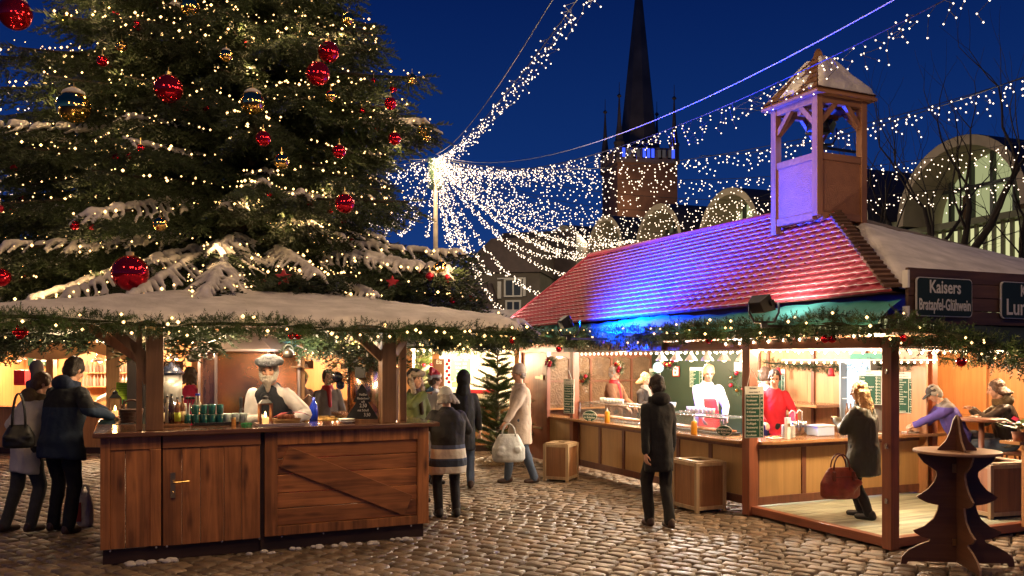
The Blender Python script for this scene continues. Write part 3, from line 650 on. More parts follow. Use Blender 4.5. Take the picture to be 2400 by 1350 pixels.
# ============================================================ GARLANDS
def garland(label, path, rad_=.13, dens=200, bulb=7.0, br=.013, nb=0, name='fir_garland', lampe=0, m=None, hang=.0, tl=(.10, .19)):
    path = [Vector(p) for p in path]; o = thing(name, label, 'garland', path[0]); p0 = path[0]
    P = []; D = []; L = []; B = []; total = 0; core = MB().tube([p - p0 for p in path], rad_ * .22, 6)
    for a, b in zip(path[:-1], path[1:]):
        ln = (b - a).length; ax = (b - a).normalized(); u = ax.orthogonal().normalized(); v = ax.cross(u)
        for i in range(int(ln * dens)):
            f = RD.random(); c = a.lerp(b, f) - p0; t = RD.uniform(0, 6.28); clump = .75 + .45 * math.sin((total + f * ln) * 9.0) * math.sin((total + f * ln) * 3.7 + 1)
            rdv = u * math.cos(t) + v * math.sin(t); rr = rad_ * math.sqrt(RD.random()) * clump; q = c + rdv * rr * .8 + Vector((0, 0, -hang * RD.random() ** 2))
            d = (rdv * .9 + ax * RD.gauss(0, .6) + Vector((0, 0, -.25))).normalized(); P.append(q); D.append(d); L.append(RD.uniform(*tl))
        for i in range(int(ln * bulb)):
            c = a.lerp(b, RD.random()) - p0; t = RD.uniform(0, 6.28); q = c + (u * math.cos(t) + v * math.sin(t)) * rad_ * RD.uniform(.8, 1.35)
            to = (cam.location - (p0 + q)).normalized()
            if (u * math.cos(t) + v * math.sin(t)).dot(to) > -.2: B.append(q)
        total += ln
        if lampe:
            k = max(1, int(ln / 1.3))
            for i in range(k):
                c = a.lerp(b, (i + .5) / k); lamp(c + (cam.location - c).normalized() * .30 + Vector((0, 0, -.02)), lampe, WARM, .06, name='garland_glow')
    V, F = twig_arrays(P, D, [(RD.gauss(0, 1), RD.gauss(0, 1), 1) for _ in P], L, 12, .06, .36)
    tri_mesh('needles', V, F, m or M_FIRG, o); core.build('stem', mat('garland_stem', (.012, .016, .006), .9), o, True)
    if B: tag(bulbs('bulbs', B, NR.uniform(br * .8, br * 1.25, len(B)), M_BULB, o), kind='stuff')
    return o
def ball_on(p, r, label, group, n=1):
    o = thing('garland_bauble', label, 'bauble', p, 0, group)
    for i in range(n):
        a = 6.28 * i / max(1, n); c = (0, 0, 0) if n == 1 else (r * .9 * math.cos(a), -.02, r * .9 * math.sin(a)); MB().ell(c, r, 14, 9).build('ball', BR, o, True)
    return o

# ============================================================ MULLED WINE BAR
W_BAR = wood('bar_planks_v', (.32, .125, .040), 'z', .42, .62, .30, knots=.75); W_BARH = wood('bar_planks_h', (.32, .122, .040), 'x', .42, .62, .30, knots=.75)
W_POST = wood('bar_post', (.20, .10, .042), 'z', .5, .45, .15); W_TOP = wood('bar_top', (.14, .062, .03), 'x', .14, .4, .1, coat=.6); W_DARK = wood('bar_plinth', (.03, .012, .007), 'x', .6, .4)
BARH = 1.19
def bar():
    r = thing('mulled_wine_bar', 'dark brown plank bar with snowy roof under the conifer, bearded barman behind it', 'market stall', (FB[0], FB[1], 0), ANG)
    # front panels: door-like left panel with upright planks, right panel with cross planks and a diagonal brace
    z0, z1 = .14, BARH - .045; y0 = .0
    fr = MB(); Wd = 3.11; xs = 1.42
    pl = MB()
    fr.box(.02, .10, y0, y0 + .05, z0, z1); fr.box(.10, .52, y0, y0 + .05, z1 - .12, z1).box(.43, .52, y0, y0 + .05, z0, z1 - .12)
    for a, b in ((.10, .22), (.225, .43)): pl.box(a, b, y0 + .012, y0 + .05, z0, z1 - .12)
    pl.build('side_panel', W_BAR, r, bevel=.004)
    d = thing('door', None, None); d.parent = r
    dp = MB(); edges = [.535, .70, .86, 1.07, 1.23, 1.40]
    for a, b in zip(edges[:-1], edges[1:]): dp.box(a + .002, b - .002, y0 + .012, y0 + .05, z0 - .01, z1 - .12)
    dp.build('door_planks', W_BAR, d, bevel=.004); MB().box(.535, 1.40, y0 - .002, y0 + .05, z1 - .118, z1 - .002).build('door_rail', W_BARH, d, bevel=.004)
    h = MB().box(.60, .642, y0 - .008, y0 + .012, .57, .80).tube([(.62, y0, .715), (.62, y0 - .045, .715), (.64, y0 - .055, .715), (.76, y0 - .055, .722)], .009, 8).ell((.62, y0 - .008, .62), (.007, .006, .012)); h.build('door_handle', M_BRASS, d)
    # right panel
    fr.build('panel_frame', W_BAR, r, bevel=.005); fr = MB()
    fr.box(xs + .02, xs + .14, y0 - .005, y0 + .05, z0, z1).box(Wd - .14, Wd - .02, y0 - .005, y0 + .05, z0, z1).box(xs + .14, Wd - .14, y0 - .004, y0 + .05, z1 - .13, z1).box(xs + .14, Wd - .14, y0 - .004, y0 + .05, z0, z0 + .09)
    fr.build('panel_frame', W_BAR, r, bevel=.005)
    rp = MB(); zz = z0 + .09; 
    for hgt in (.165, .15, .18, .15, .145): rp.box(xs + .14, Wd - .14, y0 + .02, y0 + .05, zz + .003, min(zz + hgt - .003, z1 - .13)); zz += hgt
    rp.build('cross_planks', W_BARH, r, bevel=.006)
    a = Vector((xs + .19, y0 + .008, z1 - .24)); b = Vector((Wd - .24, y0 + .008, z0 + .20)); MB().bar(a + (b - a) * .01, b, .22, .026, up=(0, 1, 0)).build('brace', W_BARH, r, bevel=.004)
    MB().box(xs - .015, xs + .02, y0 + .03, y0 + .06, .02, z1).build('gap_blocker', W_DARK, r)
    MB().box(.40, .58, .052, .06, .02, z1).build('gap_blocker', W_DARK, r); pn = MB().box(.04, Wd - .06, .05, .09, 0.0, z0 - .01); pn.box(.04, .08, .1, 2.2, 0, z0).build('plinth', W_DARK, r)  # gap board added to stop light leaking through beside the door
    # left side
    sd = MB(); n = 9
    for i in range(n): sd.box(.02, .055, .06 + 2.14 * i / n + .003, .06 + 2.14 * (i + 1) / n - .003, z0, z1)
    sd.build('left_side', W_BAR, r, bevel=.004)
    sr = MB(); 
    for i in range(7): sr.box(Wd - .055, Wd - .02, .06 + 2.1 * i / 7, .06 + 2.1 * (i + 1) / 7 - .004, z0, z1)
    sr.build('right_side', W_BAR, r)
    # counter top, L shaped along three sides
    MB().prism([(-.04, -.07), (Wd + .08, -.07), (Wd + .08, 2.2), (Wd - .55, 2.2), (Wd - .55, .55), (.55, .55), (.55, 2.2), (-.04, 2.2)], BARH - .045, BARH).build('counter_top', W_TOP, r, bevel=.008)
    sc = MB()
    for x in (.1, .48, .57, 1.05, 1.39, 1.6, 2.0, 2.55, 2.9): sc.ell((x, y0 - .004, z0 - .012), (.010, .006, .010), 8, 5)
    sc.build('screw_heads', M_STEEL, r)
    # posts, beams, braces
    ez = 2.17
    for i, (x, y, w, m_) in enumerate(((.47, .14, .15, W_POST), (2.69, .14, .15, W_POST), (2.93, .40, .075, W_POST), (.34, .13, .05, W_POST), (.10, 2.1, .14, W_POST), (3.0, 2.1, .14, W_POST))):
        MB().box(x - w / 2, x + w / 2, y - w / 2, y + w / 2, BARH if i < 4 else 0, ez).build('post', m_, r, bevel=.006)
    MB().box(-.5, 3.8, .08, .20, ez, ez + .14).box(-.5, 3.8, 2.04, 2.16, ez, ez + .14).build('roof_beam', W_POST, r)
    for (p, q) in (((.42, .14, 1.83), (.05, .14, 2.18)), ((.42, .3, 1.80), (-.15, .5, 2.2)), ((2.64, .14, 1.85), (2.28, .14, 2.18)), ((.42, .14, 1.62), (.30, .14, 2.0)), ((2.76, .16, 1.90), (3.0, .35, 2.18)), ((2.9, 1.9, 1.8), (2.55, 1.2, 2.18))):
        MB().bar(p, q, .07, .09).build('brace', W_POST, r, bevel=.005)
    # roof: shingled hip, wooden soffit, thick snow
    x0, x1, ya, yb, er = -1.0, 3.9, -.42, 2.9, 2.24
    ridge = [(.9, 1.25, 2.56), (2.55, 1.25, 2.52)]
    cs = [(x0, ya, er), (x1, ya, er - .03), (x1, yb, er), (x0, yb, er)]
    def hip(dz, g=0.0):
        v = [(c[0] + (g if c[0] > 0 else -g), c[1] + (g if c[1] > 0 else -g), c[2] + dz) for c in cs] + [(a_[0], a_[1], a_[2] + dz) for a_ in ridge]; return v
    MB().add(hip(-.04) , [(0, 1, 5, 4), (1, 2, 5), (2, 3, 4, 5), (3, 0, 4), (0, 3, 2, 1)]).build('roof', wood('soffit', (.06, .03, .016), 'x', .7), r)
    # snow slab as displaced grid
    NX, NY = 90, 50; V = []; ns = mathnoise
    for j in range(NY + 1):
        for i in range(NX + 1):
            x = x0 - .06 + (x1 - x0 + .12) * i / NX; y = ya - .06 + (yb - ya + .12) * j / NY
            fx = min((x - x0) / (ridge[0][0] - x0), (x1 - x) / (x1 - ridge[1][0]), 1.0); fy = min((y - ya) / (1.25 - ya), (yb - y) / (yb - 1.25)); f = max(-.1, min(fx, fy)); f_ = max(0, f)
            e = max(0.0, min(1.0, (min(x - x0, x1 - x, y - ya, yb - y) + .06) / .12)); hh = er - .02 + .31 * f_ + .055 * math.sqrt(e) + .018 * ns(x * 2.3, y * 2.3, 0) + .012 * ns(x * 7, y * 7, 3) + (.03 * ns(x * 5, y * 5, 1) - .02) * (1 - min(1, f_ * 8))
            if e < .3: hh -= .05 * (1 + ns(x * 6, y * 6, 5)); 
            V.append((x, y + (.05 * ns(x * 4, 0, 2) if j == 0 else 0), hh))
    F = [(j * (NX + 1) + i, j * (NX + 1) + i + 1, (j + 1) * (NX + 1) + i + 1, (j + 1) * (NX + 1) + i) for j in range(NY) for i in range(NX)]
    tri_mesh('roof_snow', V, F, M_SNOW, r, True)
    # inner serving counter, curtain and cupboard
    MB().prism([(1.75, 1.75), (2.9, 1.75), (2.9, 2.2), (1.75, 2.2)], 1.02, 1.06).build('back_counter', wood('back_counter_wood', (.30, .11, .05), 'x', .25), r)
    cu = MB(); cz = []
    for i in range(41):
        x = 1.78 + 1.1 * i / 40; cz.append((x, 1.80 + .02 * math.sin(i * 1.9)))
    cu.add([(x, y, .2) for x, y in cz] + [(x, y, 1.02) for x, y in cz], [(i, i + 1, 42 + i, 41 + i) for i in range(40)]); cu.build('curtain', mat('curtain_red', (.28, .02, .03), .8), r)
    # glass shelf unit: uprights and shelves
    u = MB()
    for x in (1.63, 2.16): u.box(x - .03, x + .03, 1.95, 2.01, 1.06, ez)
    u.build('shelf_post', W_POST, r); s_ = MB()
    for z in (1.74, 1.93): s_.box(1.60, 2.2, 1.8, 2.05, z, z + .02)
    s_.build('shelf', W_POST, r)
    MB().box(.24, .46, 1.55, 1.63, .9, 2.17).build('tall_back_board', wood('black_board', (.02, .014, .012), 'z', .5), r)
from mathutils import noise as _mn
def mathnoise(x, y, z): return _mn.noise(Vector((x, y, z)))
bar()
gp = [Lw(-1.05, 2.2, 2.10), Lw(-1.05, -.46, 2.12)] + [Lw(-1.0 + 5.0 * i / 10, -.47, 2.18 + .02 * math.sin(i * 1.7) - .008 * i) for i in range(11)] + [Lw(4.02, .3, 2.05), Lw(4.02, 2.4, 2.05)]
garland('thick fir garland with warm lights along the eaves of the snowy wooden bar', gp, .075, 700, 15, .0155, lampe=3.2, hang=.02, tl=(.05, .095))
for (px, py, n, lb) in ((50, 778, 4, 'cluster of red baubles at the left end of the bar garland'), (693, 787, 2, 'pair of red baubles on the bar garland right of the copper still'), (1202, 797, 1, 'single red bauble at the right corner of the bar garland')):
    q = at(px, py, 7.3 if px < 100 else 7.9 if px < 900 else 8.75); ball_on(q, .035 if n > 1 else .04, lb, None, n)
# straw star on the corner post
st = thing('straw_star', 'straw star hanging on the garland above the left bar post', 'star', at(360, 768, 7.35))
sb = MB()
for i in range(9):
    a = math.pi * i / 9; sb.bar((-.075 * math.cos(a), 0, -.075 * math.sin(a)), (.075 * math.cos(a), 0, .075 * math.sin(a)), .004, .004)
sb.build('straws', mat('straw', (.5, .36, .14), .6), st)
# lamps under the bar roof (pendants seen between the posts), one added in front to light the barman
for (x, y, z, e, c) in ((1.6, .9, 2.1, 15, WARM2), (.9, 1.7, 2.05, 14, WARM2), (2.6, 1.2, 2.05, 13, WARM), (1.5, .22, 2.08, 5, WARM2), (-.2, 2.6, 2.1, 7, WARM2)):
    if e: lamp(Lw(x, y, z), e, c, .06, name='bar_light')
# ============================================================ SAUSAGE BOOTH
W_RED = wood('booth_frame', (.30, .10, .05), 'z', .38, .3, .12, coat=.2); W_REDY = wood('booth_frame_long', (.30, .10, .05), 'y', .38, .3, .12); W_REDX = wood('booth_frame_cross', (.30, .10, .05), 'x', .38, .3, .12)
W_YEL = wood('booth_panel', (.46, .27, .10), 'z', .5, .16, .08, scale=.8); W_DK = wood('booth_dark', (.15, .055, .03), 'z', .45, .35, .15); W_WALL = wood('booth_wall', (.42, .20, .085), 'z', .45, .18, .08); W_CT = wood('booth_counter', (.40, .20, .085), 'y', .22, .22, .1, coat=.4)
W_CTX = wood('booth_counter_cross', (.40, .20, .085), 'x', .22, .22, .1, coat=.4)
M_TILE = mat('roof_tile_red', (.40, .055, .075), .52, .0, var=.25, vs=2.5, coat=.0); M_TEAL = mat('tarp_teal', (.05, .24, .22), .5, var=.2, vs=3, bump=.3, bs=12)
M_SHING = mat('shingle_dark', (.10, .05, .03), .8, var=.4, vs=8, isl=.3)
LIP_GLINTS = MB()  # pale strips along the tile lips, light glints built as shape and colour
def tile_slope(L0, L1, R0, R1, rows, w=.155, sc=.040, lift=.024):
    L0, L1, R0, R1 = map(Vector, (L0, L1, R0, R1)); ex = (R0 - L0).normalized(); up = ((L1 + R1) / 2 - (L0 + R0) / 2); up -= ex * up.dot(ex); H = up.length; eu = up.normalized(); nr = ex.cross(eu).normalized()
    if nr.z < 0: nr = -nr
    l1 = (L1 - L0).dot(ex); r0 = (R0 - L0).dot(ex); r1 = (R1 - L0).dot(ex); mb = MB(); m = 6
    for j in range(rows):
        h0, h1 = H * j / rows, H * (j + 1.15) / rows
        n = int(r0 / w * m); vs = []
        for i in range(n + 1):
            a = r0 * i / n; ph = a / w * math.pi; s = abs(math.sin(ph)); cur = .022 * s
            for hh, li, dp in ((h0, lift - .028, sc * (1 - s)), (h0, lift, sc * (1 - s)), (h0 + .03, lift + .006, sc * (1 - s)), (h1, .004, 0)):
                hy = max(0, hh + dp * (1 if j else .6)); f = min(1, hy / H); aa = min(max(a, l1 * f), r0 + (r1 - r0) * f)
                vs.append(L0 + ex * aa + eu * min(hy, H) + nr * (li + cur))
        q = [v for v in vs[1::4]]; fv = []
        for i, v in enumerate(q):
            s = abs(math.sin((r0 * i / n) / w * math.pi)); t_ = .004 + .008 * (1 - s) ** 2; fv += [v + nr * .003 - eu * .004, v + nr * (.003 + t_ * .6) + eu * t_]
        LIP_GLINTS.add(fv, [(2 * i, 2 * i + 2, 2 * i + 3, 2 * i + 1) for i in range(n)])
        mb.add(vs, [(i * 4 + k, (i + 1) * 4 + k, (i + 1) * 4 + k + 1, i * 4 + k + 1) for i in range(n) for k in range(3)])
    return mb
def menu_board(parent, size, loc, rot, head, rows, prices, hh=.16, fs=None, split=.74, white=True, tiltz=0.0, col=None, ts=1.0):
    """board with a cream border, green panel, lettering left and prices right; built flat in its own x-z plane"""
    w, h = size; e = bpy.data.objects.new('board', None) if False else None
    b = MB().box(-w / 2, w / 2, 0, .012, -h / 2, h / 2).build('board', mat('board_cream', (.70, .68, .58), .5), parent, loc=loc, rot=rot)
    gh = h * (1 - hh) if head else h
    g = MB().box(-w / 2 + .008, w / 2 - .008, -.003, .001, -h / 2 + .008, -h / 2 + gh - .004).build('green_panel', col or M_GREEN, b)
    n = len(rows); fs = fs or gh / n * .78
    step = (gh - .016) / n
    for i, (a, p) in enumerate(zip(rows, prices)):
        z = -h / 2 + gh - .006 - step * (i + .5)
        if a: text(b, a, fs, M_CREAM, (-w / 2 + .016, -.0045, z), align='LEFT', off=.0, sx=min(1.0, (w * split) / max(.001, len(a) * fs * .52)) * ts)
        if p: text(b, p, fs * .9, M_CREAM, (w / 2 - .012, -.0045, z), align='RIGHT', sx=.85)
    if p and white: MB().box(-w / 2 + w * split + .01, -w / 2 + w * split + .014, -.0042, -.003, -h / 2 + .01, -h / 2 + gh - .008).build('divider', M_CREAM, b)
    if head:
        for i, t in enumerate(head): text(b, t, h * hh / len(head) * .62, M_INK, (0 if i else -w * .06, -.002, h / 2 - h * hh * (i + .5) / len(head)), sx=.8)
    return b
def booth():
    r = thing('sausage_booth', 'brightly lit open sausage booth with red scalloped roof and yellow counter panels', 'market stall', (QB[0], QB[1], 0), ANG)
    # ---- platform
    pl = wood('platform_boards', (.42, .44, .33), 'x', .6, .45, .22, scale=.8)
    fl = MB()
    for i in range(13): fl.box(.07, 5.4, .08 + i * .16, .08 + (i + 1) * .16 - .004, .03, .075)
    for i in range(13): fl.box(3.0, 5.4, 2.16 + i * .16, 2.16 + (i + 1) * .16 - .004, .03, .075)
    fl.build('platform', pl, r)
    MB().box(.62, 3.0, 2.16, 8.2, .03, .07).build('inner_floor', mat('inner_floor', (.12, .09, .07), .7), r)
    MB().box(-.03, .06, .0, 2.0, .02, .11).build('front_sill', W_REDY, r, bevel=.006); MB().box(.06, 5.4, -.03, .06, .02, .11).build('side_sill', W_REDX, r, bevel=.006)
    # ---- posts
    def post(x, y, w, z0=0.0, z1=2.06, d=None): return MB().box(x - w / 2, x + w / 2, y - (d or w) / 2, y + (d or w) / 2, z0, z1).build('post', W_RED, r, bevel=.006)
    post(0.02, 0.0, .112); post(.0, 2.02, .13); post(0, 6.35, .12); post(0, 7.32, .07); post(0, 8.36, .10); post(4.7, .0, .10); post(3.02, 2.0, .10); 
    for z in (.45, .98, 1.7): MB().box(-.06, -.045, -.03, .0, z, z + .05).build('bracket', M_STEEL, r)
    # ---- beams
    MB().box(-.055, .055, .07, 1.95, 1.955, 2.06).box(-.055, .055, 2.09, 6.28, 1.955, 2.07).box(-.055, .055, 6.42, 8.3, 1.955, 2.06).build('front_beam', W_REDY, r, bevel=.004)
    MB().box(.09, 4.6, -.05, .05, 1.97, 2.06).build('side_beam', W_REDX, r); MB().box(.06, 3.0, 1.97, 2.06, 1.98, 2.08).build('inner_beam', W_REDX, r)
    MB().box(.0, 5.3, -.1, 8.4, 2.10, 2.14).build('ceiling', wood('ceiling_boards', (.45, .22, .10), 'y', .6, .2), r)
    # ---- front counter (frames + yellow panels), rounded corner
    zc = .87
    def counter_run(name, n, a0, a1, axis):
        f = MB(); p = MB()
        def bx(m, u0, u1, v0, v1, z0, z1):
            (m.box(v0, v1, u0, u1, z0, z1) if axis == 'y' else m.box(u0, u1, v0, v1, z0, z1))
        bx(f, a0, a1, .03, .09, .10, .20); bx(f, a0, a1, .03, .09, zc - .10, zc - .04)
        for i in range(n + 1):
            c = a0 + (a1 - a0) * i / n; bx(f, c - .035, c + .035, .028, .09, .20, zc - .10)
        for i in range(n):
            c0 = a0 + (a1 - a0) * i / n + .035; c1 = a0 + (a1 - a0) * (i + 1) / n - .035; bx(p, c0, c1, .045, .075, .20, zc - .10)
        o1 = f.build('counter_frame', W_DK, r, bevel=.004); o2 = p.build('counter_panel', W_YEL, r)
        if axis == 'x':
            for o in (o1, o2): o.location = (0, 1.98, 0)
    counter_run('front', 6, 2.12, 6.28, 'y'); counter_run('side', 4, .10, 3.0, 'x')
    MB().prism([(-.14, 6.42), (-.14, 2.35), (-.10, 2.10), (-.06, 2.09), (.06, 2.09), (.06, 2.55), (.5, 2.55), (.5, 6.42)], zc - .04, zc).build('front_counter_top', W_CT, r, bevel=.006)
    MB().prism([(.08, 1.90), (.2, 1.86), (3.12, 1.86), (3.12, 2.5), (.08, 2.5)], zc - .04, zc).build('side_counter_top', W_CTX, r, bevel=.006)
    # ---- walls
    def vwall(s_, t0, t1, z0, z1, m_, nm, n):
        q = MB()
        for i in range(n): q.box(s_, s_ + .03, t0 + (t1 - t0) * i / n + .002, t0 + (t1 - t0) * (i + 1) / n - .002, z0, z1)
        return q.build(nm, m_, r)
    vwall(2.80, 1.9, 5.1, .07, 2.10, W_WALL, 'back_wall', 6); 
    MB().box(2.80, 2.83, 5.1, 8.3, .07, 2.1).build('chalkboard_wall', mat('dark_green_wall', (.020, .038, .024), .55, var=.2, vs=2), r)
    for t in (2.9, 3.9, 4.9, 5.12): MB().box(2.77, 2.80, t - .03, t + .03, .07, 2.1).build('wall_batten', W_DK, r)
    vwall(5.3, -.1, 4.4, .07, 2.10, W_WALL, 'far_wall', 5)
    for t in (.6, 1.6, 2.9): MB().box(5.25, 5.30, t - .035, t + .035, .07, 2.1).build('wall_batten', W_WALL, r)
    q = MB()
    for i in range(7): q.box(2.86 + i * .35, 2.86 + (i + 1) * .35 - .004, 4.40, 4.43, .07, 2.1)
    q.build('cross_wall', W_WALL, r)
    MB().box(5.0, 5.28, 0, 4.3, .95, .98).build('wall_shelf', W_CT, r)
    # end wall with arched obscure glass windows
    we = MB(); we.box(.05, 2.8, 8.3, 8.36, .07, .93); we.box(.05, 2.8, 8.3, 8.36, 1.92, 2.1); n = 6; pw = 2.75 / n; ap = MB()
    for i in range(n + 1): we.box(.05 + i * pw - .022, .05 + i * pw + .022, 8.29, 8.37, .93, 1.92)
    we.box(.05, 2.8, 8.292, 8.368, 1.40, 1.435)
    for i in range(n):
        c = .05 + (i + .5) * pw; pts = [(c - pw / 2, 1.93), (c + pw / 2, 1.93), (c + pw / 2, 1.80)] + [(c + pw / 2 * math.cos(math.pi * k / 8), 1.80 + .09 * math.sin(math.pi * k / 8)) for k in range(1, 8)] + [(c - pw / 2, 1.80)]
        we.prism(pts, 8.288, 8.372, 'y')
    we.build('window_wall', W_DK, r)
    MB().box(.05, 2.8, 8.32, 8.335, .93, 1.92).build('pane', mat('obscure_glass', (.13, .08, .045), .22, 0.0, var=.3, vs=5, bump=.9, bs=26, coat=.5), r)
    MB().box(.05, 2.8, 8.05, 8.3, .90, .93).build('window_ledge', W_CTX, r); MB().box(.0, .35, 6.5, 8.3, .80, .84).build('front_ledge', W_CT, r)
    MB().box(.02, .06, 6.42, 7.28, .07, .80).build('counter_panel', W_YEL, r)
    # latched door panel
    dd = thing('door', None, None); dd.parent = r
    MB().box(-.02, .03, 7.37, 8.30, .06, 1.95).build('door_leaf', W_RED, dd, bevel=.004); MB().box(-.035, -.021, 7.46, 7.75, 1.49, 1.53).box(-.045, -.034, 7.42, 7.52, 1.475, 1.56).build('latch', mat('zinc', (.55, .5, .35), .35, .8), dd); MB().box(-.035, -.021, 7.5, 7.85, .60, .63).build('hinge', mat('zinc', (.55, .5, .35), .35, .8), dd)
    # ---- fascia board above counter carrying the name
    sg = thing('name_board', None, None); sg.parent = r
    MB().box(-.12, -.09, 3.66, 6.5, 1.955, 2.135).build('board', mat('name_board_brown', (.045, .03, .02), .5, var=.3), sg)
    text(sg, 'L\u00fcbecker - Wurstgl\u00f6ckle', .225, mat('carved_letters', (.42, .30, .19), .6), (-.126, 5.02, 2.05), FRONT, off=.004, sx=.97, ext=.004)
    # ---- roof: front scalloped tiles
    eL, eR, rL, rR = (-.30, 8.75, 2.38), (-.28, -.30, 2.46), (1.1, 7.75, 3.72), (1.1, 1.9, 3.70)
    tl_ = tile_slope(eL, rL, eR, rR, 18).build('tiles', M_TILE, r); LIP_GLINTS.build('lip_glint', mat('tile_lip_glint', (.62, .52, .52), .5), tl_)
    bk_ = MB().add([eL, eR, rR, rL, (2.9, 8.75, 2.4), (2.9, 2.0, 2.46)], [(0, 3, 2, 1), (0, 4, 3), (3, 4, 5, 2)]); bk_.build('roof_shell', mat('roof_under', (.09, .04, .03), .8), r)
    cp = MB().tube([(1.1, 7.8, 3.75), (1.1, 1.9, 3.74)], .05, 8).tube([(-.3, 8.75, 2.42), (1.1, 7.75, 3.75)], .035, 8)
    cp.build('ridge_cap', M_TILE, r, True)
    hc = MB(); n = 22
    for i in range(n):
        a = Vector((-.28, -.30, 2.49)).lerp(Vector((1.1, 1.9, 3.73)), i / n); b = Vector((-.28, -.30, 2.49)).lerp(Vector((1.1, 1.9, 3.73)), (i + 1.15) / n); hc.bar(a + Vector((0, 0, .03)), b, .16, .025)
    hc.build('hip_shingles', M_SHING, r)
    # wing with snow: near slope from eave (t=-.3) to the wing ridge (t=1.9)
    MB().add([(-.28, -.30, 2.46), (6.2, -.30, 2.52), (6.2, 1.9, 2.98), (1.1, 1.9, 3.60), (6.2, 4.2, 2.5), (2.9, 4.2, 2.5)], [(0, 1, 2, 3), (3, 2, 4, 5)]).build('wing_roof', M_SHING, r)
    NX, NY = 70, 26; V = []
    for j in range(NY + 1):
        for i in range(NX + 1):
            f = j / NY; x = -.20 + 1.42 * f + .05 * mathnoise(f * 6, 3, 1) + (6.2 - (-.16 + 1.42 * f)) * i / NX; g = max(0, min(1, (x - 1.1) / 5.1)); top = 3.60 - .62 * g
            f2 = f * (.86 + .03 * mathnoise(x * 2.5, 0, 0) + .02 * mathnoise(x * 9, 0, 4)); z = 2.48 + (top - 2.48) * f2
            ed = min(1, min(i / 2.0, (NX - i) / 1.0, j / 1.0, (NY - j) / 1.0)); V.append((x, -.30 + 2.2 * f2, z + .01 + .07 * math.sqrt(max(0, ed)) + .012 * mathnoise(x * 3, f * 4, 2)))
    tri_mesh('roof_snow', V, [(j * (NX + 1) + i, j * (NX + 1) + i + 1, (j + 1) * (NX + 1) + i + 1, (j + 1) * (NX + 1) + i) for j in range(NY) for i in range(NX)], M_SNOW, r, True)
    # little ridge shingles of the wing
    rs = MB()
    for i in range(26):
        x = 1.35 + i * .19; g = (x - 1.1) / 5.1; zz = 3.62 - .62 * g; rs.bar((x, 1.9 - .22, zz - .10), (x + .01, 1.92, zz + .03), .17, .02, up=(1, 0, 0)) if False else rs.add([(x, 1.66, zz - .07), (x + .2, 1.66, zz - .09), (x + .2, 1.93, zz + .04), (x, 1.93, zz + .06), (x, 1.66, zz - .09), (x + .2, 1.66, zz - .11), (x + .2, 1.93, zz + .02), (x, 1.93, zz + .04)], [(0, 1, 2, 3), (4, 7, 6, 5), (0, 4, 5, 1), (1, 5, 6, 2), (2, 6, 7, 3), (3, 7, 4, 0)])
    rs.build('ridge_shingles', M_SHING, r)
    # teal awning strip below the tiles
    aw = MB(); n = 60; vs = []
    for i in range(n + 1):
        t = -.34 + 9.0 * i / n
        for s_, z in ((-.22, 2.40), (-.36, 2.32), (-.52, 2.20), (-.52, 2.17)): vs.append((s_ + .012 * math.sin(t * 9), t, z + .02 * math.sin(t * 2.1) + .008 * math.sin(t * 13)))
    aw.add(vs, [(i * 4 + k, (i + 1) * 4 + k, (i + 1) * 4 + k + 1, i * 4 + k + 1) for i in range(n) for k in range(3)]); aw.build('awning', M_TEAL, r, True)
    # dark awning drooping along the side
    dk = mat('awning_dark', (.02, .035, .035), .6, var=.3); vs = []; n = 30
    for i in range(n + 1):
        s_ = .1 + 5.2 * i / n; dr = .40 * min(1, s_ / 3.2)
        vs += [(s_, -.30, 2.22), (s_, -.55, 2.12 - dr * .5), (s_, -.72, 2.02 - dr)]
    MB().add(vs, [(i * 3 + k, (i + 1) * 3 + k, (i + 1) * 3 + k + 1, i * 3 + k + 1) for i in range(n) for k in range(2)]).build('side_awning', dk, r, True)
    # planked fascia over the side with two green signs
    fa = MB()
    for i in range(4): fa.box(-.20, 5.2, -.40 + .006 * (i % 2), -.36, 2.17 + i * .13, 2.17 + (i + 1) * .13 - .004)
    fa.build('fascia_planks', wood('fascia_wood', (.085, .04, .022), 'x', .6, .45, .2), r, bevel=.004)
    MB().box(-.225, -.20, -.41, -.35, 2.5, 2.66).build('plank_end', M_WHITE, r); MB().box(-.225, -.20, -.41, -.35, 2.2, 2.33).build('plank_end', M_WHITE, r)
    ms = mat('sign_dark_green', (.008, .022, .016), .6); mw = mat('sign_letters', (.62, .60, .54), .5)
    for x0, w, lines, ff in ((-.13, .74, ('Kaisers', 'Bratapfel-Gl\u00fchwein'), (.17, .148)), (1.02, .95, ('Kaisers', 'Lumumba'), (.16, .22))):
        s = thing('sign', None, None); s.parent = r
        b_ = MB(); rr = .04; pts = []
        for cx_, cz_, a0 in ((x0 + w - rr, 2.60 - rr, 0), (x0 + rr, 2.60 - rr, 90), (x0 + rr, 2.24 + rr, 180), (x0 + w - rr, 2.24 + rr, 270)):
            for k in range(5): a = rad(a0 + 22.5 * k); pts.append((cx_ + rr * math.cos(a), cz_ + rr * math.sin(a)))
        b_.prism(pts, -.425, -.41, 'y').build('rim', mw, s)
        c = (x0 + w / 2, 2.42); MB().prism([(c[0] + (p_[0] - c[0]) * .975, c[1] + (p_[1] - c[1]) * .96) for p_ in pts], -.429, -.42, 'y').build('panel', ms, s)
        text(s, lines[0], ff[0], mw, (c[0], -.4305, 2.51), off=.003, sx=.85); text(s, lines[1], ff[1], mw, (c[0], -.4305, 2.345), off=.003, sx=.60 if len(lines[1]) > 9 else .95)
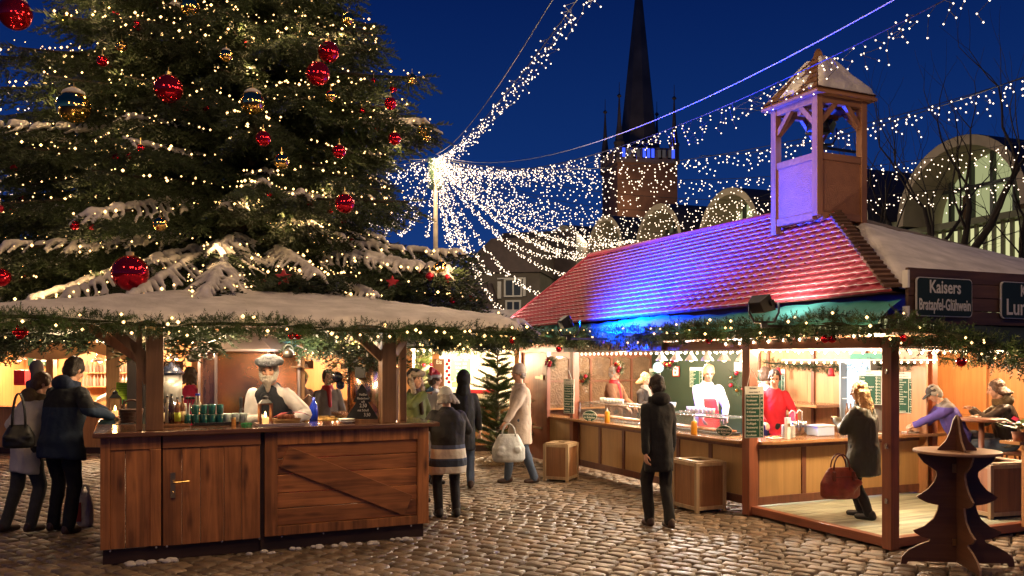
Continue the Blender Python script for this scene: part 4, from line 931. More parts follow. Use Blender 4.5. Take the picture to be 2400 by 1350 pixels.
    # ---- bulbs on rails
    def bulb_row(p, q, n, rr, nm='bulb_row'):
        p, q = Vector(p), Vector(q); B = [p.lerp(q, (i + .5) / n) for i in range(n)]; k = MB().bar(p + Vector((0, 0, .03)), q + Vector((0, 0, .03)), .02, .02).build('rail', M_WHITE, r)
        tag(bulbs('bulbs', B, rr, M_HOT, k), kind='stuff')
    bulb_row((.02, 6.2, 1.92), (.02, 2.2, 1.92), 30, .020); bulb_row((.35, 1.7, 1.92), (4.4, 1.7, 1.92), 20, .022); bulb_row((.35, 1.86, 1.80), (2.95, 1.86, 1.80), 22, .019); bulb_row((2.7, 7.9, 1.96), (2.7, 2.3, 1.96), 34, .02); bulb_row((-.07, 2.5, 2.02), (-.07, .25, 2.08), 9, .022); bulb_row((.15, -.02, 1.93), (3.4, .1, 1.90), 16, .018)
    tb = MB().box(.3, .36, 2.6, 6.2, 2.05, 2.08).box(2.4, 2.46, 3.0, 7.8, 2.05, 2.08).build('neon_tube', emit('tube_white', (1, .92, .78), 7.0), r)
    # conical heat lamps
    for t in (4.25, 3.9, 3.55, 3.2, 2.85, 2.5):
        hl = MB().lathe([(.015, .12), (.02, .09), (.085, .0), (.085, -.01), (.015, .07)], (.28, t, 1.83), 14).tube([(.28, t, 1.95), (.28, t, 2.1)], .006, 5).build('heat_lamp', M_WHITE, r); MB().ell((.28, t, 1.84), .035, 10, 7).build('bulb', M_HOT, hl)
    # fridge
    fr = thing('drinks_fridge', 'lit glass door drinks fridge against the booth back wall', 'fridge', Bw(2.55, 2.62, .07), ANG)
    MB().box(0, .22, -.03, 0, 0, 1.75).box(0, .22, .5, .53, 0, 1.75).box(0, .22, 0, .5, 1.72, 1.75).box(0, .22, 0, .5, 0, .3).build('cabinet', mat('fridge_grey', (.3, .33, .35), .4), fr)
    MB().box(.12, .14, 0, .5, .3, 1.72).build('lit_back', emit('fridge_light', (.75, .9, 1.0), 1.6), fr)
    for z in (.6, .9, 1.2, 1.5): MB().box(.03, .12, 0, .5, z, z + .015).build('shelf', M_WHITE, fr)
    bt = MB()
    for z in (.315, .615, .915):
        for i in range(7): bt.lathe([(.026, 0), (.028, .12), (.012, .19), (.012, .23)], (.07, .045 + .068 * i, z), 8)
    tag(bt.build('bottle_row', mat('bottle_mix', (.25, .12, .05), .2, isl=.6), fr), kind='stuff')
    return r
BOOTH = booth()
# garland of the booth: along the front, then drooping down the side
gp = [Bw(-.50, 8.9, 2.17)] + [Bw(-.50, 8.9 - 9.25 * i / 14, 2.17 + .025 * math.sin(i * 2.1)) for i in range(1, 15)]
garland('long fir garland with lights and red balls along the front of the sausage booth', gp, .10, 520, 12, .0145, lampe=2.2, tl=(.06, .13))
gp = [Bw(-.52, -.45, 2.16), Bw(-.15, -.70, 2.08), Bw(.45, -.74, 1.98), Bw(1.05, -.76, 1.85), Bw(1.7, -.78, 1.74), Bw(2.4, -.78, 1.66), Bw(3.4, -.78, 1.66)]
garland('fir garland with lights drooping down to the right along the dark awning', gp, .12, 560, 13, .012, lampe=2.2, hang=.08, tl=(.06, .14))
GBL = 'red baubles on the booth garlands'
for (px, py, d, r_, lb) in ((1310, 818, 13.4, .05, 'red bauble on the booth garland before the window wall'), (1412, 797, 12.6, .05, 'red bauble above the painted booth name'), (1547, 790, 11.2, .045, 'red bauble over the end of the painted booth name'), (1661, 797, 10.3, .045, 'red bauble on the booth garland above the white cook'), (1940, 795, 8.3, .04, 'pair of red baubles hanging below the black floodlight'), (2118, 792, 7.5, .032, 'red bauble right of the front corner post'), (2253, 848, 7.7, .045, 'red oval bauble on the drooping garland')):
    ball_on(at(px, py, d), r_, lb, GBL, 2 if 'pair' in lb else 1)

# ------------------------------------------------------------ bell turret on the ridge
def turret():
    c = Bw(1.02, 1.98, 3.55); r = thing('bell_turret', 'small wooden bell turret with snowy pyramid roof standing on the red roof ridge', 'bell turret', c, ANG)
    wd = wood('turret_wood', (.28, .125, .05), 'z', .5, .3, .12); wdh = wood('turret_wood_cross', (.28, .125, .05), 'x', .5, .3, .12); pan = mat('turret_panel', (.30, .13, .06), .6, var=.12, vs=10, bump=.6, bs=70)
    a = .35; b = .30; H = 1.39
    for sx_ in (-1, 1):
        for sy_ in (-1, 1): MB().box(sx_ * a - .045, sx_ * a + .045, sy_ * a - .045, sy_ * a + .045, -.16 if sy_ > 0 or sx_ > 0 else -.02, H).build('post', wd, r, bevel=.005)
    for sx_ in (-1, 1):
        MB().box(sx_ * a - .02, sx_ * a + .02, -a + .045, a - .045, .02, .64).build('panel', pan, r); MB().box(-a + .045, a - .045, sx_ * a - .02, sx_ * a + .02, .02, .64).build('panel', pan, r)
        MB().box(sx_ * a - .035, sx_ * a + .035, -a + .045, a - .045, .64, .72).box(-a + .045, a - .045, sx_ * a - .035, sx_ * a + .035, .64, .72).build('rail', wdh, r); MB().box(sx_ * a - .035, sx_ * a + .035, -a + .045, a - .045, -.06, .02).box(-a + .045, a - .045, sx_ * a - .035, sx_ * a + .035, -.06, .02).build('sill', wdh, r)
        MB().box(sx_ * a - .035, sx_ * a + .035, -a + .045, a - .045, H - .08, H).box(-a + .045, a - .045, sx_ * a - .035, sx_ * a + .035, H - .08, H).build('top_plate', wdh, r)
    for sx_ in (-1, 1):
        for sy_ in (-1, 1):
            MB().bar((sx_ * a, sy_ * (a - .04), 1.08), (sx_ * a, sy_ * .07, H - .05), .05, .06).build('brace', wd, r); MB().bar((sx_ * (a - .04), sy_ * a, 1.08), (sx_ * .07, sy_ * a, H - .05), .05, .06).build('brace', wd, r)
    w = .475; MB().add([(-w, -w, H), (w, -w, H), (w, w, H), (-w, w, H), (-w, -w, H + .03), (w, -w, H + .03), (w, w, H + .03), (-w, w, H + .03), (0, 0, H + .62)], [(0, 3, 2, 1), (0, 1, 5, 4), (1, 2, 6, 5), (2, 3, 7, 6), (3, 0, 4, 7), (4, 5, 8), (5, 6, 8), (6, 7, 8), (7, 4, 8)]).build('roof', wdh, r)
    # shingles and snow on the faces: snow thick, broken on the left face
    sh = MB()
    for k in range(4):
        R_ = Matrix.Rotation(math.pi / 2 * k, 3, 'Z')
        for j in range(7):
            f0, f1 = j / 7, (j + 1.25) / 7; n = 7
            for i in range(n):
                u0, u1 = -1 + 2 * i / n + .01, -1 + 2 * (i + 1) / n - .01
                P_ = [(u0 * w * (1 - f0), -w * (1 - f0), H + .045 + .6 * f0 + .02), (u1 * w * (1 - f0), -w * (1 - f0), H + .045 + .6 * f0 + .02), (u1 * w * (1 - min(1, f1)), -w * (1 - min(1, f1)), H + .045 + .6 * min(1, f1)), (u0 * w * (1 - min(1, f1)), -w * (1 - min(1, f1)), H + .045 + .6 * min(1, f1))]
                sh.add([R_ @ Vector(p) for p in P_], [(0, 1, 2, 3)])
    sh.build('shingles', mat('turret_shingle', (.16, .075, .035), .75, var=.35, vs=10, isl=.3), r)
    for k, amt in ((0, 1.0), (3, .55), (1, 1), (2, 1)):
        R_ = Matrix.Rotation(math.pi / 2 * k, 3, 'Z'); V = []; n = 18
        for j in range(n + 1):
            f = .02 + .84 * j / n
            for i in range(n + 1):
                u = -.97 + 1.94 * i / n; e = min(1, min(i, n - i) / 1.5, min(j, n - j) / 1.2); nz = mathnoise(u * 2.5 + k, f * 4, 7.0)
                th = (.045 * math.sqrt(max(0, e)) + .012 * nz) if amt == 1 else (.04 * math.sqrt(max(0, e)) - .05 + .055 * mathnoise(u * 2.2 + 4, f * 3, 1.3))
                V.append(tuple(R_ @ Vector((u * w * (1 - f), -w * (1 - f) - th * .75, H + .06 + .6 * f + th))))
        tri_mesh('roof_snow', V, [(j * (n + 1) + i, j * (n + 1) + i + 1, (j + 1) * (n + 1) + i + 1, (j + 1) * (n + 1) + i) for j in range(n) for i in range(n)], M_SNOW, r, True)
    MB().lathe([(.09, -.09), (.06, 0), (.02, .05)], (0, 0, H + .66), 4).build('roof_tip', mat('turret_shingle', (.16, .075, .035)), r)
    bell = MB().lathe([(.15, -.30), (.135, -.24), (.10, -.12), (.085, -.04), (.05, .0), (.015, .05)], (0, 0, H - .02), 18).build('bell', mat('bell_iron', (.02, .02, .02), .4, .6), r, True); MB().ell((0, 0, H - .31), .03).build('clapper', M_BLACK, bell)
    MB().box(-.3, .3, -.03, .03, H - .14, H - .08).build('bell_yoke', wdh, r)
    return r
TUR = turret()
def floodlight(p, tgt, label, case=True, col=(1, .95, .85), e=0, ang=80, es=0.0, size=.09):
    o = thing('floodlight', label, 'floodlight', p); f = (Vector(tgt) - Vector(p)).normalized(); rot = f.to_track_quat('-Z', 'Y').to_euler()
    b = MB().add([(-.13, -.09, .0), (.13, -.09, 0), (.13, .09, 0), (-.13, .09, 0), (-.09, -.06, .13), (.09, -.06, .13), (.09, .06, .13), (-.09, .06, .13)], [(0, 3, 2, 1), (4, 5, 6, 7), (0, 1, 5, 4), (1, 2, 6, 5), (2, 3, 7, 6), (3, 0, 4, 7)]).box(-.155, -.13, -.03, .03, -.0, .05).box(.13, .155, -.03, .03, 0, .05); b.build('housing', M_BLACK, o, bevel=.008, rot=rot)
    MB().tube([(-.1, 0, -.20), (-.15, 0, -.1), (-.15, 0, 0)], .012, 6).tube([(.1, 0, -.20), (.15, 0, -.1), (.15, 0, 0)], .012, 6).bar((-.1, 0, -.2), (.1, 0, -.2), .05, .02).bar((0, 0, -.2), (0, 0, -.26), .06, .05).bar((0, .0, -.24), (.55, .25, -.24), .03, .03).build('bracket', M_BLACK, o)
    if es: MB().box(-.11, .11, -.075, .075, -.006, -.003).build('lens', emit('lens_' + str(int(col[2] * 99)), col, es), o, rot=rot)
    if e: lamp(Vector(p) + f * .06, e, col, .05, 'SPOT', tgt, ang, .9, name='flood_beam')
    return o
floodlight(Bw(-.80, .85, 2.42), Bw(.3, .9, 3.0), 'black floodlight on the garland shining up at the right end of the red roof', e=32, ang=140, col=(1, .80, .72), es=5)
floodlight(Bw(-1.2, 4.3, 2.36), Bw(.5, 4.0, 3.15), 'dark floodlight box on the eaves throwing blue light onto the red roof', e=4300, ang=132, col=(.0, .035, 1.0), es=3)
floodlight(Bw(-.75, 8.9, 2.25), Bw(.2, 7.6, 2.9), 'small floodlight half hidden at the far left roof corner', e=60, ang=130, col=(1, .80, .74), es=6)
floodlight(Bw(1.02 + .2, 1.98 + .1, 4.72), Bw(.9, 2.6, 3.9), 'blue white floodlight fixed inside the bell turret', e=25, ang=120, col=(.25, .25, 1.0), es=6)
lamp(Bw(-.9, 3.4, 4.0), 1.2, (.8, .3, .7), .1, 'SPOT', Bw(.8, 2.2, 4.2), 50, .8, name='violet_beam')
# interior light of the booth
for (x, y, z, e, c) in ((.9, 3.3, 1.98, 46, WHITE), (1.2, 4.9, 1.98, 50, WHITE), (1.5, 6.9, 1.95, 40, WARM2), (.9, 1.0, 1.98, 40, WARM2), (3.8, 1.2, 1.98, 42, WARM2), (4.2, 3.2, 1.95, 20, WARM), (.1, 2.0, 1.90, 12, WARM2), (.1, 5.0, 1.9, 16, WARM2)):
    lamp(Bw(x, y, z), e, c, .10, name='booth_lamp_light')
# ============================================================ OTHER STALLS IN THE BACKGROUND
W_OR = wood('stall_orange', (.48, .22, .08), 'z', .5, .22, .12); W_ORX = wood('stall_orange_cross', (.48, .22, .08), 'x', .5, .22, .12); M_TEX = mat('valance', (.62, .34, .14), .6, var=.15)
def bg_stall(name, label, x0, x1, y, dep, zc, ez, wallm, frontm, roofm, lamps, lampe, posts=()):
    r = thing(name, label, 'market stall', ((x0 + x1) / 2, y, 0)); hw = (x1 - x0) / 2
    q = MB(); n = int((x1 - x0) / .32)
    for i in range(n): q.box(-hw + 2 * hw * i / n + .004, -hw + 2 * hw * (i + 1) / n - .004, 0, .04, .12, zc - .04)
    q.build('front_panel', frontm, r); MB().box(-hw - .02, hw + .02, -.01, .05, .0, .12).build('plinth', W_DARK, r)
    MB().box(-hw - .05, hw + .05, -.12, .5, zc - .04, zc).build('counter_top', W_CT, r)
    MB().box(-hw, hw, dep, dep + .05, 0, ez).build('back_wall', wallm, r); MB().box(-hw - .05, -hw, 0, dep, 0, ez).build('side_wall', wallm, r); MB().box(hw, hw + .05, 0, dep, 0, ez).build('side_wall', wallm, r)
    MB().box(-hw, hw, .0, dep, ez + .01, ez + .05).build('ceiling', wallm, r)
    MB().add([(-hw - .3, -.5, ez - .02), (hw + .3, -.5, ez - .02), (hw + .3, dep / 2, ez + .8), (-hw - .3, dep / 2, ez + .8), (hw + .3, dep + .3, ez), (-hw - .3, dep + .3, ez)], [(0, 1, 2, 3), (3, 2, 4, 5)]).build('roof', roofm, r)
    for x in (-hw, hw) + tuple(posts): MB().box(x - .07, x + .07, -.04, .10, zc if x in posts else 0, ez).build('post', W_OR, r)
    B = [(-hw + 2 * hw * (i + .5) / (n * 3), -.05, ez - .06 - .03 * math.sin(i)) for i in range(n * 3)]
    tag(bulbs('bulbs', B, .026, M_HOT, r), kind='stuff')
    for i in range(lamps): lamp((x0 + (x1 - x0) * (i + .5) / lamps, y + dep * .35, ez - .25), lampe, WARM2, .12, name='stall_lamp_light')
    return r
def pendant(p, r_, label, m=None):
    o = thing('pendant_lamp', label, 'lamp', p); MB().lathe([(.03, .22), (.05, .16), (.5 * r_, .08), (r_, 0), (r_ * .96, -.01), (.04, .13)], (0, 0, 0), 16).tube([(0, 0, .2), (0, 0, .7)], .008, 5).build('shade', m or M_STEEL, o, True); MB().ell((0, 0, .01), .05).build('bulb', M_HOT, o)
LS = bg_stall('crepe_stall', 'orange lit wooden stall with hanging lamps behind the couple at the left', -10.7, -6.15, 16.6, 2.2, .92, 2.22, W_OR, W_OR, M_SNOW, 3, 75, (-.55, 1.02))
va = MB(); pts = [(-2.2, 2.16)]
for i in range(25): x = -2.2 + 3.3 * i / 24; pts.append((x, 1.98 - .16 * abs(math.cos(math.pi * i / 12))))
pts.append((1.1, 2.16)); va.prism(pts, -.08, -.05, 'y'); va.build('valance', M_TEX, LS)
def sign_thing(name, label, p, w, h, m, lines, tm, rotz=0, sizes=None, rim=None, cat='sign', sx=.85, fy=None, align='CENTER'):
    o = thing(name, label, cat, p, rotz)
    if rim: MB().box(-w / 2 - .015, w / 2 + .015, .002, .02, -h / 2 - .015, h / 2 + .015).build('rim', rim, o)
    MB().box(-w / 2, w / 2, -.004, .012, -h / 2, h / 2).build('board', m, o, bevel=.0)
    n = len(lines)
    for i, t in enumerate(lines):
        if not t: continue
        s = (sizes[i] if sizes else h / n * .72); z = h / 2 - h * (i + .5) / n
        text(o, t, s, tm, (0 if align == 'CENTER' else -w * .45, -.006, z), sx=min(sx, w * .92 / max(.01, len(t) * s * .56)), align=align)
    return o
sign_thing('menu_board', 'dark green drinks menu behind a hanging lamp in the orange left stall', at(96, 838, 18.6), .58, .36, M_GREEN, ['Cola   0,2l  2,50', 'Sprite  0,2l  2,50', 'Selter  0,2l  2,00', 'Becher Kaffee  2,00'], M_CHALK)
sign_thing('coffee_sign', 'brown Coffee sign right of the bar post, before the left stall', at(404, 857, 16.4), .42, .17, mat('sign_brown', (.13, .05, .02), .5), ['Coffee'], M_CREAM)
sign_thing('red_banner', 'red lettering banner above yellow bulbs in the orange left stall', at(150, 818, 17.4), .44, .12, mat('banner_red', (.55, .03, .05), .5), [''], M_CREAM)
fd = thing('striped_front', None, None) if False else None
for (px, py, lb) in ((44, 843, 'bell shaped steel lamp beside the left frame edge'), (103, 843, 'bell shaped steel lamp in front of the dark green drinks menu'), (235, 846, 'bell shaped steel lamp above the bottle shelf'), (412, 840, 'bell shaped steel lamp between bar post and copper still')): pendant(at(px, py, 16.9), .17, lb)
sh = thing('bottle_shelf', 'shelf full of bottles and red cups on the back wall of the left stall', 'shelf', at(255, 905, 18.6))
MB().box(-.6, .6, -.1, .12, -.02, 0).box(-.6, .6, -.1, .12, .28, .30).build('board', W_ORX, sh)
bm = MB()
for k in range(2):
    for i in range(15): bm.lathe([(.03, 0), (.032, .14), (.012, .2), (.012, .25)], (-.55 + .078 * i, 0, .0 + .30 * k), 7)
tag(bm.build('bottles', mat('bottles_mixed', (.30, .20, .16), .2, isl=.7), sh), kind='stuff')
for i, (px, py, w, h, c, lb) in enumerate(((52, 885, .22, .3, (.5, .02, .03), 'red snowflake card box on the counter of the left stall'), (288, 940, .5, .12, (.03, .25, .08), 'long green sausage tray on the counter of the left stall'))):
    o = MB().box(-w / 2, w / 2, -.1, .1, -h / 2, h / 2).box(-w / 2 + .03, w / 2 - .03, -.11, -.1, -h / 2 + .02, -h / 2 + .04).build('box', mat('box_%d' % i, c, .5, var=.2), None, bevel=.01, loc=at(px, py, 16.9)); tag(o, lb, 'box')
# stall A: white lit kiosk behind the striped lady
SA_ = bg_stall('ice_stall', 'glaring white lit kiosk with green menu behind the lady in the striped jacket', -2.05, .12, 17.0, 2.0, .86, 2.08, mat('kiosk_white', (.80, .74, .62), .6), W_OR, M_SNOW, 2, 80, (-.55,))
garland('fir garland thick with white bulbs on the eaves of the white lit kiosk', [(-4.6, 16.4, 2.0), (-2.0, 16.4, 2.06), (.4, 16.2, 2.1)], .13, 200, 24, .02, m=M_FIRG)
MB_ = sign_thing('menu_board', 'green menu board on the glaring white kiosk wall', at(1080, 866, 18.8), .44, .50, mat('menu_mid_green', (.05, .20, .10), .5), ['Gl\u00fchwein   2,50', 'Kakao   2,00', 'Kaffee  2,00', 'Tee  1,50', 'mit Sahne', 'Eis mit Sahne  3,50'], M_CHALK, rim=M_WHITE)
sign_thing('small_board', 'small yellow green notice below the green kiosk menu', at(1078, 902, 18.7), .36, .10, mat('notice_green', (.35, .45, .10), .5), [''], M_CHALK)
sign_thing('eis_sign', 'tall brown Eis sign board at the left post of the white kiosk', at(1029, 878, 16.85), .20, .62, mat('sign_brown', (.13, .05, .02), .5), ['Eis', '', 'Soft', 'eis', 'Sahne'], M_CREAM, sizes=[.12, .1, .085, .085, .07])
rb = thing('bauble_string', 'string of red baubles hanging beside the Eis sign', 'baubles', at(1050, 845, 16.8))
for i in range(7): MB().ell((.02 * (-1) ** i, 0, -.07 * i), .035, 10, 7).build('ball', BRm, rb, True)
hl = thing('food_display', 'red trimmed glass food display on the white kiosk counter', 'display case', at(1128, 958, 16.95)); MB().box(-.3, .3, -.05, .3, 0, .02).box(-.3, .3, -.05, .3, .30, .38).build('frame', M_RED, hl, bevel=.008); MB().box(-.29, .29, -.04, -.03, .02, .30).build('pane', M_GLASS, hl)
fo = MB()
for i in range(14): fo.ell((-.26 + .04 * i, .08 + .05 * (i % 3), .05), (.04, .05, .035), 8, 5)
tag(fo.build('pastries', mat('pastry', (.35, .18, .07), .6, isl=.4), hl), kind='stuff')
sp = thing('sparkling_lamp', None, None) if False else None
# stall B further back
SBt = bg_stall('almond_stall', 'lit wooden stall seen through the bar right of the copper still', -5.6, -2.25, 19.5, 2.0, .9, 2.05, W_OR, W_OR, M_SNOW, 2, 60, (.3,))
sign_thing('almond_sign', 'brown Mandeln sign partly hidden by the barman', at(702, 855, 18.6), .60, .17, mat('sign_brown', (.13, .05, .02), .5), ['Mandeln'], M_CREAM)
sign_thing('cocoa_sign', 'dark sign board under the bright lamp left of the second bar post', at(825, 858, 18.5), .5, .13, mat('sign_brown', (.13, .05, .02), .5), ['Kandis'], M_CREAM)
for px, py, lb in ((846, 852, 'bright bulb lamp left of the right bar post'), (921, 850, 'bright bulb lamp right of the right bar post')):
    o = thing('bulb_lamp', lb, 'lamp', at(px, py, 18)); MB().ell((0, 0, 0), .075).build('bulb', M_HOT, o); MB().tube([(0, 0, .06), (0, 0, .3)], .02, 6).build('socket', M_BLACK, o)
g = MB()
# small decorated firs: one by the door panel, two far behind
def small_fir(p, h, rr, label, n=2600, balls=0, seed=1, sparse=1.0):
    rn = random.Random(seed); r = thing('small_fir', label, 'fir tree', p); MB().tube([(0, 0, 0), (0, 0, h)], [.035, .012], 7).build('trunk', M_BARK, r)
    P = []; D = []; L = []; st = MB(); ends = []
    z = .25
    while z < h:
        R_ = rr * (1 - (z / h) ** 1.3) + .06; nb = 7
        for b in range(nb):
            a = 6.28 * b / nb + z * 5; z_ = z + rn.uniform(-.07, .07) + rn.uniform(-.3, .3); ln = R_ * rn.uniform(.75, 1.1); d = Vector((math.cos(a), math.sin(a), rn.uniform(.05, .6))).normalized(); q = Vector((0, 0, z_)); e = q + d * ln; st.tube([q, e], [.012, .004], 4); ends.append(e)
            m = int(ln / .024 * sparse) + 2
            for i in range(m):
                f = (i + 1) / m; c = q.lerp(e, f)
                for sg in (-1, 1, 0): P.append(c); D.append((d * .8 + d.cross(Vector((0, 0, 1))) * sg * .8 + Vector((0, 0, rn.uniform(-.2, .2)))).normalized()); L.append(rn.uniform(.09, .17))
        z += .11
    V, F = twig_arrays(P, D, [(0, 0, 1)] * len(P), L, 12, .05, .34); tri_mesh('crown', V, F, mat('small_fir_needles', (.06, .085, .02), .5, var=.4, vs=4), r); st.build('boughs', M_BARK, r)
    for i in range(balls):
        e = rn.choice(ends); MB().ell((e.x, e.y, e.z - .05), .04, 10, 7).build('ball', BRm, r, True)
    return r
small_fir(gnd(1166, 1082), 2.05, .62, 'undecorated young fir standing beside the reddish latched door panel', seed=3, sparse=1.0)
small_fir(xz(985, 18.2, 0), 2.2, .5, 'small decorated fir with red baubles behind the fur hat drinker', balls=10, seed=5)
small_fir(xz(960, 19.6, 0), 2.0, .45, 'second small decorated fir further left behind the drinker', balls=6, seed=6)
for i, (x, e) in enumerate(((-4.2, 30), (-1.0, 55), (.5, 8))): lamp((x, 15.9, 2.0), e, WARM2, .1, name='stall_front_light')
# straw at the foot of the fir and by the door panel
hy = thing('straw_heap', 'flattened straw and snow crumbs at the foot of the young fir', 'straw', gnd(1165, 1090)); hb = MB()
for i in range(420):
    a = RD.uniform(0, 6.28); q = Vector((RD.gauss(0, .22), RD.gauss(0, .16), RD.uniform(.0, .05))); d = Vector((math.cos(a), math.sin(a), RD.uniform(-.1, .35))) * RD.uniform(.04, .12); hb.bar(q, q + d, .004, .004)
tag(hb.build('stalks', mat('straw_dull', (.25, .17, .08), .8, isl=.3), hy), kind='stuff')
# crumbs of old snow along the bar plinth
sn = MB()
for i in range(46):
    x = RD.choice((RD.gauss(.42, .12), RD.uniform(1.2, 3.0))); q = Lw(x, RD.uniform(-.10, .02), .0); s_ = RD.uniform(.01, .035); sn.ell(q, (s_ * 1.5, s_ * 1.2, s_ * .8), 7, 5)
tag(tag(sn.build('snow_crumbs', M_SNOW, None, True), 'crumbs of dirty snow along the dark plinth of the wooden bar', 'snow'), kind='stuff')
# ============================================================ CRATES, TREE TABLE
def crate(p, rot, w, d, h, label):
    r = thing('wooden_crate', label, 'crate', p, rot, 'wooden waste crates by the sausage booth'); t = .045; f = MB()
    for x in (0, w):
        for y in (0, d): f.box(x - t / 2, x + t / 2, y - t / 2, y + t / 2, .0, h)
    for z0, z1 in ((.03, .03 + t), (h - t, h)):
        for y in (0, d): f.box(t / 2, w - t / 2, y - t / 2 + .004, y + t / 2 - .004, z0, z1)
        for x in (0, w): f.box(x - t / 2 + .004, x + t / 2 - .004, t / 2, d - t / 2, z0, z1)
    f.build('frame', wood('crate_frame', (.36, .25, .14), 'z', .5, .3), r, bevel=.003)
    q = MB(); a = t / 2; q.box(a, w - a, -.006, .006, .03 + t, h - t).box(a, w - a, d - .006, d + .006, .03 + t, h - t).box(-.006, .006, a, d - a, .03 + t, h - t).box(w - .006, w + .006, a, d - a, .03 + t, h - t); q.build('panel', wood('crate_panel', (.22, .10, .04), 'z', .55, .3), r)
    MB().box(.0, w, .0, .1, h, h + .015).box(0, w, d - .1, d, h, h + .015).box(0, .1, .1, d - .1, h, h + .015).box(w - .1, w, .1, d - .1, h, h + .015).build('lid_rim', wood('crate_frame', (.30, .17, .08), 'z'), r)
    MB().box(.05, w - .05, .05, d - .05, .0, .1).build('floor', M_BLACK, r); return r
crate(gnd(1277, 1127), rad(-24), .36, .42, .56, 'low wooden crate at the far end of the yellow counter')
crate(Bw(-.52, 2.35), ANG, .40, .46, .60, 'wooden crate standing against the booth corner post')
crate(at(2322, 1205, 9.4) * 1 - Vector((0, 0, at(2322, 1205, 9.4).z - .075)), ANG - .15, .62, .5, .60, 'pale wooden crate inside the booth at the right frame edge')
def tree_table():
    p = xz(2243, 7.62, 0); r = thing('tree_table', 'dark plywood standing table cut like a fir tree in front of the booth', 'table', p, rad(-6)); ply = wood('plywood_dark', (.125, .052, .025), 'x', .45, .3, .05); edge = mat('ply_edge', (.36, .22, .12), .6, var=.2, vs=30)
    rt = [(.0, 1.345), (.012, 1.34), (.035, 1.30), (.06, 1.2), (.10, 1.11), (.165, 1.045), (.165, 1.03), (.345, 1.03), (.335, .985), (.29, .92), (.22, .87), (.18, .84), (.175, .80), (.20, .74), (.25, .68), (.32, .63), (.345, .615), (.32, .59), (.26, .56), (.20, .545), (.16, .54), (.165, .50), (.20, .42), (.28, .35), (.375, .31), (.36, .285), (.30, .25), (.23, .235), (.24, .215), (.33, .18), (.42, .13), (.475, .07), (.485, .0), (.44, .0), (.42, .03), (.05, .03)]
    out = rt + [(-x, z) for x, z in rt[::-1] if x > 0]
    def plate(nm, m, lo=0.0):
        o = MB().prism(out, -.009, .009, 'y').build(nm, m, r); o.data.materials.append(edge)
        for pl in o.data.polygons:
            if abs(pl.normal.y) < .5: pl.material_index = 1
        return o
    plate('profile_board', ply); b = plate('profile_board', ply); b.rotation_euler = (0, 0, math.pi / 2)
    MB().lathe([(.355, 1.005), (.36, 1.012), (.36, 1.025), (.355, 1.03)], (0, 0, 0), 48).build('table_top', wood('table_top_wood', (.34, .18, .10), 'x', .4, .15, .05), r)
    MB().box(-.045, -.012, -.018, -.010, .83, .91).box(-.045, -.012, -.018, -.010, .18, .24).build('hinge_plate', M_BRASS, r)
tree_table()
# ============================================================ PEOPLE
def cloth(name, col, var=.18, rough=.85, bump=.5, bs=14): return mat('cloth_' + name, col, rough, var=var, vs=5, bump=bump, bs=bs)
def zbands(name, stops, rough=.85):
    m, n, b = _new('cloth_' + name); b.inputs['Roughness'].default_value = rough; t = n.nodes.new('ShaderNodeTexCoord'); s = n.nodes.new('ShaderNodeSeparateXYZ'); r = n.nodes.new('ShaderNodeValToRGB'); d = n.nodes.new('ShaderNodeMath'); d.operation = 'DIVIDE'; d.inputs[1].default_value = 2.0
    n.links.new(t.outputs['Object'], s.inputs[0]); n.links.new(s.outputs[2], d.inputs[0]); n.links.new(d.outputs[0], r.inputs[0]); n.links.new(r.outputs[0], b.inputs['Base Color'])
    cr = r.color_ramp; cr.interpolation = 'CONSTANT'; cr.elements[0].position = 0; cr.elements[0].color = c4(stops[0][1]); cr.elements[1].position = stops[1][0] / 2; cr.elements[1].color = c4(stops[1][1])
    for z, c in stops[2:]: e = cr.elements.new(z / 2); e.color = c4(c)
    nb = n.nodes.new('ShaderNodeTexNoise'); nb.inputs['Scale'].default_value = 14; n.links.new(t.outputs['Object'], nb.inputs[0]); bp = n.nodes.new('ShaderNodeBump'); bp.inputs['Strength'].default_value = .5; bp.inputs['Distance'].default_value = .02; n.links.new(nb.outputs[0], bp.inputs['Height']); n.links.new(bp.outputs[0], b.inputs['Normal'])
    return m
SKIN = mat('skin', (.55, .30, .20), .5, var=.08, vs=12); M_EYE = mat('eye_dark', (.03, .02, .015), .3); M_LIP = mat('lip', (.38, .14, .12), .5)
def ik(a, c, l1, l2, pole):
    a, c, pole = Vector(a), Vector(c), Vector(pole); d = c - a; L = min(d.length, (l1 + l2) * .999); u = d.normalized(); c = a + u * L
    x = (l1 * l1 - l2 * l2 + L * L) / (2 * L); h = math.sqrt(max(0, l1 * l1 - x * x)); p = (pole - u * pole.dot(u)); p = p.normalized() if p.length > 1e-4 else u.orthogonal().normalized()
    return a + u * x + p * h, c
